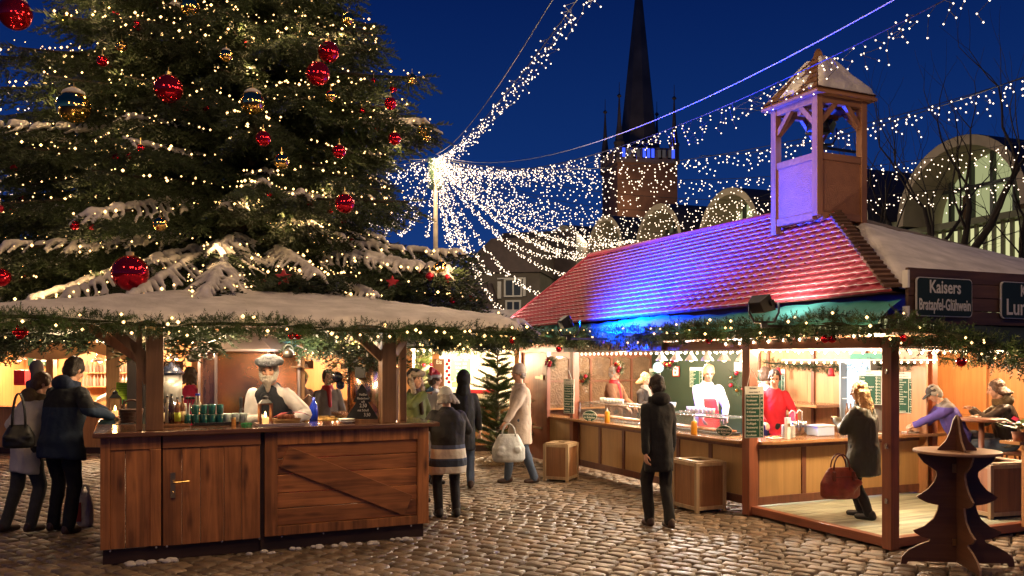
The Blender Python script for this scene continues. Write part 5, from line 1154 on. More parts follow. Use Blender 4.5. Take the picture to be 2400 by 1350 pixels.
def person(label, loc, rz, h=1.72, coat=None, legs=None, shoes=None, hair=None, hairlen=0, hat=None, hatm=None, lean=0.0, hands=None, feet=None, clen=.55, head=(0, 0), sit=None, vest=None, beard=None, scarf=None, fat=1.0, curl=.5, face=True, hood=None, apron=None, glove=None, lean_x=0.0, collar=None, skin=None):
    k = h / 1.72; r = thing('person', label, 'person', loc, rz)
    hip = Vector((0, 0, (.93 if sit is None else sit) * (k if sit is None else 1))); sp = Vector((lean_x, -math.sin(lean), math.cos(lean))).normalized(); X = Vector((1, 0, 0)); X = (X - sp * X.dot(sp)).normalized(); Y = sp.cross(X)
    def S(u, x=0.0, y=0.0): return hip + sp * (u * k) + X * (x * k) + Y * (y * k)
    nb = S(.53, 0, .0); hd = Matrix.Rotation(head[0], 3, 'Z') @ Vector((0, -math.sin(head[1] + lean * .6), math.cos(head[1] + lean * .6))); hf = Matrix.Rotation(head[0], 3, 'Z') @ Vector((0, -math.cos(head[1] + lean * .6), -math.sin(head[1] + lean * .6))); hx = hd.cross(hf).normalized() * -1; hx = hf.cross(hd).normalized()
    hc = nb + sp * .06 * k + hd * .115 * k + hf * .015
    def Hd(x, y, z): return hc + hx * (x * k) + hf * (y * k) + hd * (z * k)
    HR = Matrix((hx, hf, hd)).transposed()
    sh = [S(.465, s * .163 * fat ** .5) for s in (-1, 1)]; hands = hands or [(-.25, -.08, .80), (.25, -.08, .80)]; hands = [Vector(q) for q in hands]
    arms = []
    for i, s in enumerate((-1, 1)):
        e, w = ik(sh[i], hands[i], .29 * k, .25 * k, (s * .7, .7, -.5)); arms.append((sh[i], e, w))
    feet = feet or [(-.10, .02, .09), (.10, -.02, .09)]; lg = []
    for i, s in enumerate((-1, 1)):
        a = hip + X * (s * .09 * k) + Vector((0, 0, -.02)); f = Vector(feet[i]); kn, an = ik(a, f, .43 * k, .41 * k, (s * .15, -1, .1)); lg.append((a, kn, an))
    # ---- body: one continuous skin
    b = MB()
    for c, rr in (((0, 0, .02), (.075, .092, .105)), ((0, .03, -.04), (.058, .062, .075))): b.ell(Hd(*c), [q * k for q in rr], 14, 10, HR)
    b.ell(Hd(0, .045, -.09), [.035 * k, .035 * k, .028 * k], 10, 7, HR); b.cap(Hd(0, .09, .005), Hd(0, .108, -.028), .010 * k, .016 * k, 7); b.ell(Hd(0, .078, .03), [.055 * k, .016 * k, .012 * k], 10, 5, HR)
    for s in (-1, 1): b.ell(Hd(s * .076, -.005, -.01), [.012 * k, .02 * k, .032 * k], 8, 6, HR); b.ell(Hd(s * .035, .07, -.025), [.022 * k, .018 * k, .018 * k], 8, 5, HR)
    b.cap(Hd(0, -.01, -.08), nb - sp * .06, .054 * k, .062 * k, 10)
    b.loft([(S(u), X * (x * k * .85), Y * (y * k * .85)) for u, x, y in ((-.06, .13, .09), (.1, .13, .085), (.3, .15, .09), (.46, .15, .07), (.53, .06, .05))], 12)
    for a, e, w in arms: b.cap(a, e, .045 * k, .038 * k, 8); b.cap(e, w, .036 * k, .026 * k, 8)
    for a, kn, an in lg: b.cap(a, kn, .07 * k, .05 * k, 8); b.cap(kn, an, .048 * k, .035 * k, 8)
    for i, (a, e, w) in enumerate(arms):
        s = (-1, 1)[i]; d = (w - e).normalized(); side = d.cross(Vector((0, 0, 1))); side = side.normalized() if side.length > .1 else Vector((0, 1, 0)); n = side.cross(d).normalized() * -1
        if abs(d.z) > .75: side = Vector((0, 1, 0)) - d * d.y; side.normalize(); n = Vector((-s, 0, 0))
        q = w + d * .045 * k; b.loft([(w, side * .026 * k, n * .018 * k), (w + d * .05 * k, side * .040 * k, n * .016 * k), (w + d * .085 * k, side * .040 * k, n * .013 * k)], 8)
        for j, ln in enumerate((.066, .078, .072, .056)):
            o = w + d * .08 * k + side * (.030 - .020 * j) * k; m = (d * math.cos(curl) + n * math.sin(curl)).normalized(); t = (d * math.cos(curl * 2.1) + n * math.sin(curl * 2.1)).normalized(); m1 = o + m * ln * .55 * k; b.cap(o, m1, .0095 * k, .0088 * k, 6); b.cap(m1, m1 + t * ln * .5 * k, .0086 * k, .0075 * k, 6)
        th = w + d * .035 * k + side * .036 * k; t1 = th + (d * .7 + side * .6 + n * .4).normalized() * .036 * k; b.cap(th, t1, .012 * k, .0105 * k, 6); b.cap(t1, t1 + (d * .9 + n * .5).normalized() * .03 * k, .010 * k, .008 * k, 6)
    blob('body', b, skin or SKIN, r, .0068, 2)
    if face:
        e = MB()
        for s in (-1, 1): e.ell(Hd(s * .030, .087, .008), [.0125 * k, .007 * k, .007 * k], 8, 5, HR); e.ell(Hd(s * .032, .095, .030), [.02 * k, .006 * k, .0045 * k], 8, 4, HR)
        e.build('eye', M_EYE, r, True); m = MB().ell(Hd(0, .083, -.062), [.022 * k, .008 * k, .006 * k], 8, 5, HR); m.build('mouth', M_LIP, r, True)
    # ---- clothing
    g = MB(); f = fat
    tor = [(-clen + .0, .20 * f, .15 * f), (-clen * .5, .195 * f, .145 * f), (-.05, .185 * f, .135 * f), (.08, .175 * f, .128 * f), (.22, .185 * f, .132 * f), (.36, .195 * f, .128 * f), (.46, .175 * f, .105 * f), (.52, .10, .085), (.56, .075, .075)]
    ring = []
    for u, x, y in tor:
        if u < -.05 and sit is None: c = hip + Vector((0, 0, u * k))
        elif u < -.05: c = hip + Vector((0, u * k * .5, u * k * .3))
        else: c = S(u, 0, .01)
        ring.append((c, X * x * k, Y * y * k))
    def sleeves(q, add=0.0):
        for a, e, w in arms: q.cap(a - sp * .02 * k, e, (.074 + add) * k * f ** .5, (.062 + add) * k * f ** .5, 10); q.cap(e, w - (w - e).normalized() * .02, (.060 + add) * k * f ** .5, (.047 + add) * k, 10)
    if coat:
        g.loft(ring, 20); sleeves(g)
        if collar: g.loft([(nb - sp * .05, X * .105 * k, Y * .10 * k), (nb + sp * .05, X * .095 * k, Y * .095 * k)], 14)
        blob('coat', g, coat, r, .0125, 3, wr=(.016, 9))
    if vest:
        v = MB(); v.loft([(c, x * 1.06, y * 1.08) for c, x, y in ring[1:]], 20); blob('vest', v, vest, r, .0125, 3, wr=(.010, 10))
    if apron:
        v = MB(); v.loft([(hip + Vector((0, -.155 * f, u * k)), X * w_ * k, Y * .03) for u, w_ in ((-.45, .17), (-.1, .18), (.1, .15), (.3, .11))], 12); blob('apron', v, apron, r, .014, 2)
    if legs:
        l = MB(); l.ell(hip + Vector((0, 0, .0)), [.17 * k * f, .125 * k * f, .12 * k], 14, 9)
        for a, kn, an in lg: l.cap(a, kn, .095 * k * f ** .5, .072 * k, 10); l.cap(kn, an + Vector((0, 0, -.02)), .070 * k, .060 * k, 10)
        blob('trousers', l, legs, r, .013, 2, wr=(.012, 11))
    for i, (a, kn, an) in enumerate(lg):
        fw = Vector((0, -1, 0)); s_ = MB().cap(an + Vector((0, .02, -.02)), an + Vector((0, .04, -.05)), .05, .042, 9).cap(an + Vector((0, .03, -.055)), an + fw * .13 + Vector((0, 0, -.062)), .040, .034, 9).cap(an + Vector((.012, .02, -.06)), an + fw * .12 + Vector((.012, 0, -.066)), .032, .028, 8); blob('shoe', s_, shoes or M_BLACK, r, .011, 2)
    if hair:
        q = MB(); q.ell(Hd(0, -.016, .040), [.086 * k, .098 * k, .098 * k], 16, 10, HR); q.ell(Hd(0, -.045, -.02), [.082 * k, .068 * k, .085 * k], 12, 8, HR)
        for s in (-1, 1): q.ell(Hd(s * .07, .01, .02), [.02 * k, .05 * k, .05 * k], 8, 6, HR)
        if hairlen:
            for j in range(9):
                a = rad(-100 + 200 * j / 8); p = Hd(.075 * math.sin(a), -.045 - .04 * math.cos(a), -.02); q.cap(p, p + Vector((0, 0, -hairlen * RD.uniform(.8, 1.1))) + Vector(((p - hc).x, (p - hc).y, 0)) * 1.0, .042, .016, 8)
            for s in (-1, 1): q.cap(Hd(s * .075, .02, .03), Hd(s * .085, .02, -hairlen * .55), .026, .014, 7)
        blob('hair', q, hair, r, .009, 1, wr=(.010, 30))
    if hat == 'fur':
        q = MB(); q.ell(Hd(0, -.01, .095), [.10 * k, .115 * k, .055 * k], 16, 10, HR)
        for j in range(22):
            a = 6.283 * j / 22; q.ell(Hd(.105 * math.sin(a), .115 * math.cos(a) - .01, .078 + .006 * math.sin(j * 5)), .036 * k, 8, 6)
        blob('fur_hat', q, hatm, r, .010, 2, wr=(.004, 60))
    if hat == 'ushanka':
        q = MB(); q.ell(Hd(0, -.012, .07), [.105 * k, .115 * k, .085 * k], 14, 9, HR); blob('hat_crown', q, mat('hat_shell', (.05, .045, .05), .8), r, .012, 1)
        q = MB()
        for j in range(9): a = rad(-60 + 120 * j / 8); q.ell(Hd(.105 * math.sin(a), .11 * math.cos(a), .075), .043 * k, 8, 6)
        for s in (-1, 1):
            for j in range(5): q.ell(Hd(s * .09, .0 + .012 * j, .04 - .05 * j), .040 * k, 8, 6)
        blob('fur_flaps', q, hatm, r, .011, 1)
    if hat == 'beanie':
        q = MB(); q.ell(Hd(0, -.012, .045), [.096 * k, .11 * k, .105 * k], 16, 10, HR); q.loft([(Hd(0, -.01, .0), hx * .10 * k, hf * .115 * k), (Hd(0, -.01, .06), hx * .10 * k, hf * .116 * k)], 16); blob('beanie', q, hatm, r, .010, 2)
    if hat == 'santa':
        q = MB(); q.ell(Hd(0, -.01, .07), [.092 * k, .105 * k, .07 * k], 12, 8, HR); q.cap(Hd(0, -.01, .10), Hd(.04, -.08, .17), .07 * k, .035 * k); q.cap(Hd(.04, -.08, .17), Hd(.10, -.11, .06), .034 * k, .02 * k); h_ = blob('santa_hat', q, M_RED, r, .011, 2)
        q = MB(); q.loft([(Hd(0, -.01, .03), hx * .10 * k, hf * .115 * k), (Hd(0, -.01, .075), hx * .102 * k, hf * .117 * k)], 16); q.ell(Hd(.105, -.115, .03), .035 * k, 8, 6); q.build('white_brim', M_SNOW, h_, True)
    if hat == 'cap':
        q = MB(); q.ell(Hd(0, -.005, .05), [.09 * k, .105 * k, .085 * k], 14, 9, HR); q.loft([(Hd(0, .04, .035), hx * .075 * k, hd * .012), (Hd(0, .12, .03), hx * .075 * k, hd * .010), (Hd(0, .185, .015), hx * .05 * k, hd * .008)], 12); blob('cap', q, hatm, r, .008, 1)
    if hood == 'up':
        q = MB(); q.ell(Hd(0, -.035, .02), [.115 * k, .125 * k, .15 * k], 14, 10, HR); q.cap(Hd(0, -.04, -.08), nb - sp * .02, .10 * k, .12 * k); blob('hood', q, coat, r, .013, 3)
    elif hood:
        q = MB(); q.ell(nb + Y * .085 * k + sp * .02, [.125 * k, .075 * k, .085 * k], 12, 8); q.loft([(nb - sp * .03, X * .12 * k, Y * .11 * k), (nb + sp * .055, X * .11 * k, Y * .105 * k)], 14); blob('hood', q, hood, r, .012, 2)
    if beard:
        q = MB(); q.ell(Hd(0, .065, -.09), [.058 * k, .045 * k, .06 * k], 12, 8, HR); q.cap(Hd(0, .075, -.10), Hd(0, .085, -.19), .045 * k, .018 * k)
        for s in (-1, 1): q.cap(Hd(s * .072, .02, -.01), Hd(s * .05, .055, -.09), .024 * k, .03 * k); q.cap(Hd(s * .005, .105, -.048), Hd(s * .04, .085, -.065), .012, .010)
        blob('beard', q, beard, r, .008, 1, wr=(.010, 35))
    if scarf:
        q = MB(); q.loft([(nb - sp * .045, X * .095 * k, Y * .09 * k), (nb + sp * .0, X * .102 * k, Y * .098 * k), (nb + sp * .05, X * .085 * k, Y * .085 * k)], 14); q.cap(nb - Y * .09 * k - sp * .03, nb - Y * .135 * k - sp * .26, .04 * k, .03 * k); blob('scarf', q, scarf, r, .011, 2)
    if glove: pass
    r['_'] = 0; del r['_']
    PEOPLE.append((r, [w for a, e, w in arms], hc)); return r
PEOPLE = []
def rot_to(p, q): p, q = Vector(p), Vector(q); d = q - p; return math.atan2(d.x, -d.y)     # turn so that the figure faces q
def local(p, rz, q):
    d = Vector(q) - Vector(p); c, s = math.cos(-rz), math.sin(-rz); return (c * d.x - s * d.y, s * d.x + c * d.y, d.z)
navy = cloth('navy', (.012, .022, .05)); blackc = cloth('black', (.010, .010, .011)); jean = cloth('jeans', (.06, .085, .13)); darkp = cloth('dark_trousers', (.012, .012, .016)); brownshoe = mat('shoe_brown', (.05, .025, .015), .5); whitec = cloth('white', (.75, .74, .72), .05)
hair_dk = mat('hair_dark', (.02, .013, .010), .55, bump=.5, bs=90); hair_bl = mat('hair_blond', (.50, .32, .14), .5, var=.25, vs=20, bump=.6, bs=90); hair_gr = mat('hair_grey', (.28, .25, .22), .6, bump=.5, bs=90); fur_gr = mat('fur_grey', (.13, .145, .17), .9, var=.3, vs=25, bump=1.0, bs=60)
hair_br = mat('hair_brown', (.09, .05, .03), .55, bump=.5, bs=90)
# 1 man in the blue jacket at the bar
p = gnd(145, 1247); rz = rot_to(p, Lw(.7, 2.9))
MJ = zbands('blue_jacket', [(0, (.014, .030, .062)), (1.33, (.008, .009, .012))])
mj = person('man in a dark blue outdoor jacket leaning on the left end of the bar', p, rz, 1.84, MJ, blackc, brownshoe, hair_dk, lean=.16, hands=[local(p, rz, Lw(.10, 1.62, 1.23)), local(p, rz, Lw(.12, 2.05, 1.23))], clen=.20, head=(0, .25), hood=navy, feet=[(-.15, .05, .09), (.15, -.02, .09)], fat=1.26, face=False)
k_ = 1.84 / 1.72; lg_ = MB()
for x0, x1, z0, z1 in ((.0, .014, 0, .006), (.018, .026, 0, .012), (.03, .036, -.002, .006), (.002, .04, -.009, -.005), (.04, .052, .006, .016)): lg_.box(x0, x1, -.003, .003, z0, z1)
lo = lg_.build('chest_mark', mat('mark_lime', (.35, .55, .15), .5), mj, loc=(-.135, .02, 1.385)); lo.scale = (1.6, 1, 1.6)
# 2 woman in the light coat beside him
p = gnd(62, 1243); rz = math.pi - .55
person('woman in a cream padded coat beside the blue jacketed man at the frame edge', p, rz, 1.68, cloth('cream', (.58, .54, .46)), cloth('grey_trousers', (.05, .05, .045)), brownshoe, hair_br, 0, lean=.20, hands=[local(p, rz, p + Vector((.35, .35, 1.0))), local(p, rz, p + Vector((-.12, .25, .95)))], clen=.30, head=(-.2, .2), hood=cloth('fur_trim', (.13, .09, .045), .4, bs=60), feet=[(-.12, .02, .09), (.12, .16, .09)], face=False)
# 3 barman
p = xz(640, 9.05, 0); rz = rot_to(p, (p.x + .15, 0, 0))
bm_ = person('bearded barman in a pale fur hat and dark vest behind the wooden counter', p, rz, 1.84, whitec, darkp, None, hair_gr, 0, 'fur', fur_gr, lean=.20, hands=[local(p, rz, xz(612, 8.62, 1.24)), local(p, rz, xz(693, 8.62, 1.25))], clen=.2, head=(.05, .02), vest=cloth('vest', (.018, .024, .034)), beard=mat('beard_grey', (.45, .42, .36), .8, bump=.6, bs=80), fat=1.05)
# 4 lady in the striped jacket
p = gnd(1050, 1212); rz = math.pi + .35
MS = zbands('striped_jacket', [(0, (.55, .50, .42)), (.60, (.025, .035, .06)), (.665, (.04, .06, .12)), (.69, (.60, .55, .47)), (.80, (.06, .08, .15)), (.845, (.012, .011, .012))])
person('lady in a black jacket with broad cream hem stripes and white cap, back turned', p, rz, 1.48, MS, darkp, M_BLACK, hair_gr, .06, 'beanie', mat('knit_white', (.62, .60, .55), .9, bump=.8, bs=70), lean=.10, hands=[(-.16, -.30, 1.05), (.22, -.25, 1.0)], clen=.34, head=(.1, .2), feet=[(-.10, .0, .09), (.10, -.03, .09)], fat=1.28, face=False)
# 5 drinker with the trapper hat
p = xz(972, 11.0, 0); rz = rot_to(p, (p.x + 3, p.y - 2.3, 0))
dr = person('drinker in a green jacket and grey fur trapper hat raising a mug', p, rz, 1.66, cloth('olive', (.10, .12, .035)), darkp, None, hair_br, 0, 'ushanka', mat('fur_beige', (.36, .29, .22), .9, var=.3, vs=25, bump=1.0, bs=60), hands=[(-.10, -.26, 1.40), (.22, -.15, .95)], head=(0, -.05), scarf=cloth('dark_scarf', (.05, .03, .02)), curl=.9)
# 6 santa hat person, 7 dark hooded figure
p = xz(1017, 12.6, 0); person('person in a white coat and red santa hat behind the bar end', p, rot_to(p, (p.x + 2, p.y + 1, 0)), 1.62, whitec, darkp, None, hair_br, 0, 'santa', M_RED, clen=.4)
p = xz(1086, 12.2, 0); person('dark hooded figure half hidden behind the lady with the white cap', p, math.pi + .2, 1.62, blackc, jean, brownshoe, hair_dk, 0, clen=.35, hood='up', face=False, fat=.95)
# 8 pale walker
p = gnd(1218, 1132); rz = rot_to(p, (p.x - 3, p.y - .8, 0))
person('walker in a long pale beige coat and jeans passing the reddish door panel', p, rz, 1.72, cloth('pale_beige', (.50, .40, .32)), jean, brownshoe, hair_gr, 0, 'beanie', mat('knit_beige', (.48, .38, .30), .9), clen=.34, hands=[(-.20, .0, .84), (.24, -.30, .88)], feet=[(-.09, -.16, .09), (.09, .20, .10)], fat=1.15)
WALK = p
# 9 man in black
p = gnd(1545, 1236); rz = rot_to(p, (p.x - .9, p.y + 3, 0))
person('man all in black walking past the yellow counter in front of the glass display', p, rz, 1.63, blackc, cloth('black_trousers', (.016, .014, .012)), brownshoe, hair_dk, 0, clen=.28, hands=[(-.20, -.12, .82), (.20, .08, .82)], feet=[(-.07, .12, .10), (.07, -.10, .09)], lean=.08, fat=.86, face=False, hood=blackc)
# 10 cooks
p = Bw(1.15, 4.35, .07); person('cook in glaring white jacket bending over the grill in the booth', p, rot_to(p, (p.x - .3, 0, 0)), 1.66, whitec, cloth('kitchen_trousers', (.3, .3, .3)), None, hair_bl, 0, lean=.14, hands=[(-.14, -.38, .93), (.20, -.34, .95)], head=(0, .2), apron=M_RED)
p = Bw(1.35, 3.15, .07); person('cook in a red shirt with dark hair behind the tall menu board', p, rot_to(p, (p.x - .9, 0, 0)), 1.60, cloth('red_shirt', (.50, .015, .03)), darkp, None, hair_dk, 0, lean=.12, hands=[(-.18, -.30, .93), (.2, -.28, .92)], head=(-.2, .2))
p = Bw(1.75, 3.85, .07); person('helper in a white apron working with his back to the counter', p, rot_to(p, Bw(2.8, 4.2)), 1.62, whitec, cloth('kitchen_trousers', (.3, .3, .3)), None, hair_br, 0, lean=.15, hands=[(-.2, -.3, .95), (.2, -.3, .95)], face=False)
# 11 customers at the far side
p = Bw(1.12, 6.95, .0); q = person('customer in a brown coat with red scarf and grey hair at the far counter', p, rot_to(p, Bw(2.2, 5.2)), 1.68, cloth('brown_coat', (.14, .065, .035)), darkp, None, hair_gr, 0, scarf=M_RED, hands=[(-.16, -.32, 1.0), (.2, -.3, 1.0)], clen=.3, fat=1.1)
p = Bw(1.62, 6.72, .0); person('short blond customer in a dark jacket with pale scarf at the far counter', p, rot_to(p, Bw(2.4, 5.0)), 1.56, cloth('dark_jacket', (.035, .03, .03)), darkp, None, hair_bl, .05, scarf=cloth('pale_scarf', (.42, .38, .32)), hands=[(-.12, -.25, 1.08), (.15, -.25, 1.08)], clen=.3)
# 12 blonde lady with the bag
p = gnd(2022, 1214, .075); rz = rot_to(p, (p.x - 1.6, p.y + 1.5, 0)); BLP = (p, rz)
q_ = MATS['cloth_quilt'] = cloth('quilt', (.035, .040, .030), .15, .5, .9, 9)
person('blond lady in a long dark quilted coat standing on the booth platform with a bag', p, rz, 1.48, q_, darkp, M_BLACK, hair_bl, .26, hands=[(-.23, -.10, .74), (.06, -.27, 1.08)], clen=.38, head=(.1, .08), lean=.03, feet=[(-.09, -.06, .09), (.08, .10, .09)], fat=1.36, collar=True, curl=.9)
# 13 guests on the right
p = Bw(3.05, 2.75, .075); person('man in a dark coat eating behind the one in the peaked cap', p, rot_to(p, Bw(3.6, 1.4)), 1.70, cloth('charcoal', (.03, .028, .028)), darkp, None, hair_br, 0, hands=[(-.1, -.28, 1.1), (.12, -.28, 1.1)], head=(0, .25), clen=.4)
p = Bw(3.10, 1.66, .05); rz = rot_to(p, Bw(2.2, 2.2))
MC = zbands('violet_jacket', [(0, (.07, .05, .28)), (1.17, (.17, .15, .14)), (1.36, (.08, .05, .26))])
person('man in a violet and grey jacket with dark peaked cap leaning on the counter end', p, rz, 1.50, MC, darkp, M_BLACK, hair_gr, 0, 'cap', mat('cap_dark', (.035, .03, .028), .8), lean=.48, hands=[local(p, rz, Bw(2.75, 2.05, .98)), local(p, rz, Bw(2.62, 1.98, .95))], clen=.20, head=(0, .3), fat=1.08)
p = Bw(3.55, 1.30, .10); rz = rot_to(p, Bw(3.0, 1.9))
person('guest in a black padded jacket and jeans sitting on a bar stool at the right', p, rz, 1.70, cloth('puffer', (.018, .014, .012), .2, .45, .9, 8), jean, brownshoe, hair_br, .04, sit=.67, lean=.16, hands=[(-.14, -.40, 1.08), (.10, -.42, 1.08)], feet=[(-.12, -.36, .34), (.14, -.22, .29)], clen=.12, head=(0, .12), fat=1.15, hood=cloth('fur_trim', (.13, .09, .045), .4, bs=60))
STOOLP = Bw(3.57, 1.28, .075)
# 14 left stall people
p = xz(268, 17.4, 0); person('vendor in white with a red santa hat inside the orange left stall', p, rot_to(p, (p.x - 2, p.y - 1, 0)), 1.66, whitec, darkp, None, hair_br, 0, 'santa', M_RED, hands=[(-.2, -.3, 1.0), (.2, -.3, 1.0)])
p = xz(88, 15.4, 0); person('customer in a grey hooded jacket before the orange left stall', p, math.pi - .3, 1.74, cloth('grey_jacket', (.16, .14, .14)), darkp, None, hair_dk, 0, hood='up', clen=.3, face=False)
p = xz(446, 12.6, 0); person('guest in a pink red top between bar post and copper still', p, rot_to(p, (p.x + 1, p.y + 3, 0)), 1.68, cloth('pinkred', (.50, .02, .07)), blackc, None, hair_br, .1, clen=.15, hands=[(-.3, -.2, 1.0), (.15, -.3, 1.1)], face=False)
p = xz(768, 13.0, 0); person('guest in a grey fleece with red scarf seen through the bar right of the shelf', p, .5, 1.64, cloth('grey_fleece', (.20, .17, .15)), darkp, None, hair_br, 0, scarf=M_RED, clen=.3)
p = xz(708, 14.0, 0); person('person in a yellowish knitted cap far behind the wine glass shelf', p, .9, 1.60, cloth('brown_coat', (.14, .065, .035)), darkp, None, hair_dk, 0, 'beanie', mat('knit_ochre', (.35, .24, .08), .9), clen=.35)
# ============================================================ THINGS ON AND ROUND THE BAR
def onbar(px, d, z=BARH): return xz(px, d, z)
cop = mat('copper', (.92, .42, .20), .24, 1.0, var=.12, vs=2, bump=.12, bs=5); copd = mat('copper_dull', (.42, .33, .32), .34, .8, var=.2, vs=3)
ks = thing('copper_still', 'big six sided copper mulled wine kettle with pointed metal roof behind the barman', 'kettle', xz(585, 10.1, 0), rad(8))
n = 6; kz0, kz1 = .75, 1.93
def hexr(r, z, ph=0): return [(r * math.cos(math.pi / 3 * i + ph), r * math.sin(math.pi / 3 * i + ph), z) for i in range(6)]
MB().add(hexr(.56, kz0) + hexr(.56, kz1), [(i, (i + 1) % 6, 6 + (i + 1) % 6, 6 + i) for i in range(6)]).build('body', cop, ks)
MB().add(hexr(.66, kz1) + hexr(.66, kz1 + .025) + hexr(.10, kz1 + .26), [(i, (i + 1) % 6, 6 + (i + 1) % 6, 6 + i) for i in range(6)] + [(6 + i, 6 + (i + 1) % 6, 12 + (i + 1) % 6, 12 + i) for i in range(6)] + [tuple(range(6))[::-1], tuple(range(12, 18))]).build('roof', copd, ks)
e_ = MB()
for i in range(6):
    a = math.pi / 3 * i; c, s = math.cos(a), math.sin(a); e_.bar((.57 * c, .57 * s, kz0), (.57 * c, .57 * s, kz1), .03, .03); e_.bar((.66 * c, .66 * s, kz1 + .02), (.07 * c, .07 * s, kz1 + .265), .018, .018); b2 = math.pi / 3 * (i + 1); e_.bar((.66 * c, .66 * s, kz1 + .01), (.66 * math.cos(b2), .66 * math.sin(b2), kz1 + .01), .022, .022)
e_.build('seams', copd, ks)
MB().tube([(.0, -.50, 1.28), (.0, -.60, 1.28), (0, -.61, 1.22)], .018, 8).cap((0, -.58, 1.29), (0, -.58, 1.40), .016, .022).build('tap', M_BLACK, ks)
for a in (-2.1, -1.05):
    q = (.66 * math.cos(a), .66 * math.sin(a), kz1 - .02); rg = MB(); pts = [(q[0] + .045 * math.cos(t), q[1], q[2] - .03 + .045 * math.sin(t)) for t in np.linspace(0, 6.28, 15)]; rg.tube(pts, .006, 6).build('ring', M_STEEL, ks)
for px, py, lb in ((450, 838, 'small dark hanging kettle at the left edge of the copper still'), (676, 828, 'small dark hanging kettle at the right part of the copper still roof')):
    o = thing('small_kettle', lb, 'kettle', at(px, py, 9.4)); MB().lathe([(.02, -.05), (.05, -.045), (.062, 0), (.045, .035), (.02, .045), (.01, .06)], (0, 0, 0), 14).build('pot', mat('old_pewter', (.10, .09, .08), .4, .8), o, True); MB().tube([(.055 * math.cos(t), 0, .02 + .075 * math.sin(t)) for t in np.linspace(0, 3.14, 10)], .004, 5).build('handle', M_BLACK, o)
def lantern(p, s, label, glass=True):
    o = thing('candle_lantern', label, 'lantern', p, ANG); m = mat('lantern_copper', (.22, .10, .05), .45, .6, var=.2); w = .058 * s
    f = MB().box(-w * 1.2, w * 1.2, -w * 1.2, w * 1.2, 0, .02 * s).box(-w * 1.15, w * 1.15, -w * 1.15, w * 1.15, .215 * s, .23 * s)
    for x in (-w, w):
        for y in (-w, w): f.box(x - .009 * s, x + .009 * s, y - .009 * s, y + .009 * s, .02 * s, .215 * s)
    f.build('frame', m, o); MB().add([(-w * 1.1, -w * 1.1, .23 * s), (w * 1.1, -w * 1.1, .23 * s), (w * 1.1, w * 1.1, .23 * s), (-w * 1.1, w * 1.1, .23 * s), (-w * .5, -w * .5, .27 * s), (w * .5, -w * .5, .27 * s), (w * .5, w * .5, .27 * s), (-w * .5, w * .5, .27 * s)], [(0, 1, 5, 4), (1, 2, 6, 5), (2, 3, 7, 6), (3, 0, 4, 7), (4, 5, 6, 7)]).lathe([(w * .5, .27 * s), (w * .5, .295 * s), (w * .1, .31 * s)], (0, 0, 0), 10).build('lid', M_BLACK, o)
    MB().tube([(.05 * s * math.cos(t), 0, .29 * s + .05 * s * math.sin(t)) for t in np.linspace(0, 3.14, 10)], .004 * s, 6).build('handle', M_BLACK, o)
    MB().lathe([(.032 * s, .02 * s), (.032 * s, .085 * s), (.005, .085 * s)], (0, 0, 0), 12).build('candle', mat('wax', (.8, .6, .35), .5, emis=(1, .5, .15), es=1.2), o); MB().lathe([(.003, .085 * s), (.012 * s, .10 * s), (.009 * s, .12 * s), (.001, .145 * s)], (0, 0, 0), 8).build('flame', emit('flame', (1, .62, .2), 22), o)
    lamp(Vector(p) + Vector((0, -w * .2, .12 * s)), 2.2, (1, .55, .2), .02, name='candle_light'); return o
lantern(onbar(622, 8.42), .95, 'copper coloured candle lantern with bright flame in front of the barman')
lantern(onbar(270, 9.15, 1.21), .95, 'small candle lantern on the glass corner of the bar beside the wicker basket')
gs = MB().box(-.02, .5, 1.0, 2.1, 0, .006); g_ = gs.build('glass_plate', mat('dark_glass', (.05, .09, .08), .03, coat=1.0), None, loc=(FB[0], FB[1], BARH + .001), rot=(0, 0, ANG)); tag(g_, 'sheet of glass lying on the left arm of the bar counter', 'glass plate')
def basket(p, r_, h, label, col, handle=False, fill=None):
    o = thing('wicker_basket', label, 'basket', p, ANG); m = mat('wicker_' + label[:4], col, .7, isl=.4); b = MB(); rows = int(h / .014); N = 22
    for j in range(rows):
        rr = r_ * (.8 + .2 * j / rows); pts = [((rr + .006 * (1 if (i + j) % 2 else -1)) * 1.25 * math.cos(6.283 * i / N), (rr + .006 * (1 if (i + j) % 2 else -1)) * math.sin(6.283 * i / N), .008 + j * .014) for i in range(N + 1)]; b.tube(pts, .0075, 5)
    b.build('weave', m, o, True); MB().lathe([(r_ * .8, 0.0), (r_ * .85, .01)], (0, 0, 0), 16, (1.25, 1)).build('base', m, o)
    if handle: MB().tube([(0 + .0, 0, 0)] and [(r_ * 1.0 * math.cos(t), 0, h + .9 * r_ * 1.1 * math.sin(t)) for t in np.linspace(0, 3.1416, 14)], .011, 7).build('handle', m, o, True)
    if fill:
        f = MB()
        for i in range(16): a = 6.28 * i / 16; f.ell((r_ * .7 * math.cos(a) * RD.random(), r_ * .6 * math.sin(a) * RD.random(), h + .01), (.035, .03, .028), 8, 6)
        tag(f.build('rolls', fill, o, True), kind='stuff')
basket(onbar(308, 8.75), .085, .15, 'dark wicker basket with round handle on the left of the bar', (.06, .025, .014), True)
basket(onbar(672, 8.40), .105, .075, 'low honey coloured bread basket in front of the barman', (.36, .19, .07), False, mat('bread', (.24, .07, .03), .6, isl=.4))
nk = MB(); nk.add([(-.2, .0, .02), (-.1, -.12, .06), (.02, -.1, .09), (.16, -.05, .07), (.2, .06, .03), (.05, .1, .08), (-.12, .08, .07)], [(0, 1, 2, 6), (2, 3, 5, 6), (3, 4, 5)]); tag(nk.build('napkin', M_RED, None, True, loc=onbar(682, 8.48, BARH + .045)), 'red napkin tucked round the bread basket', 'napkin')
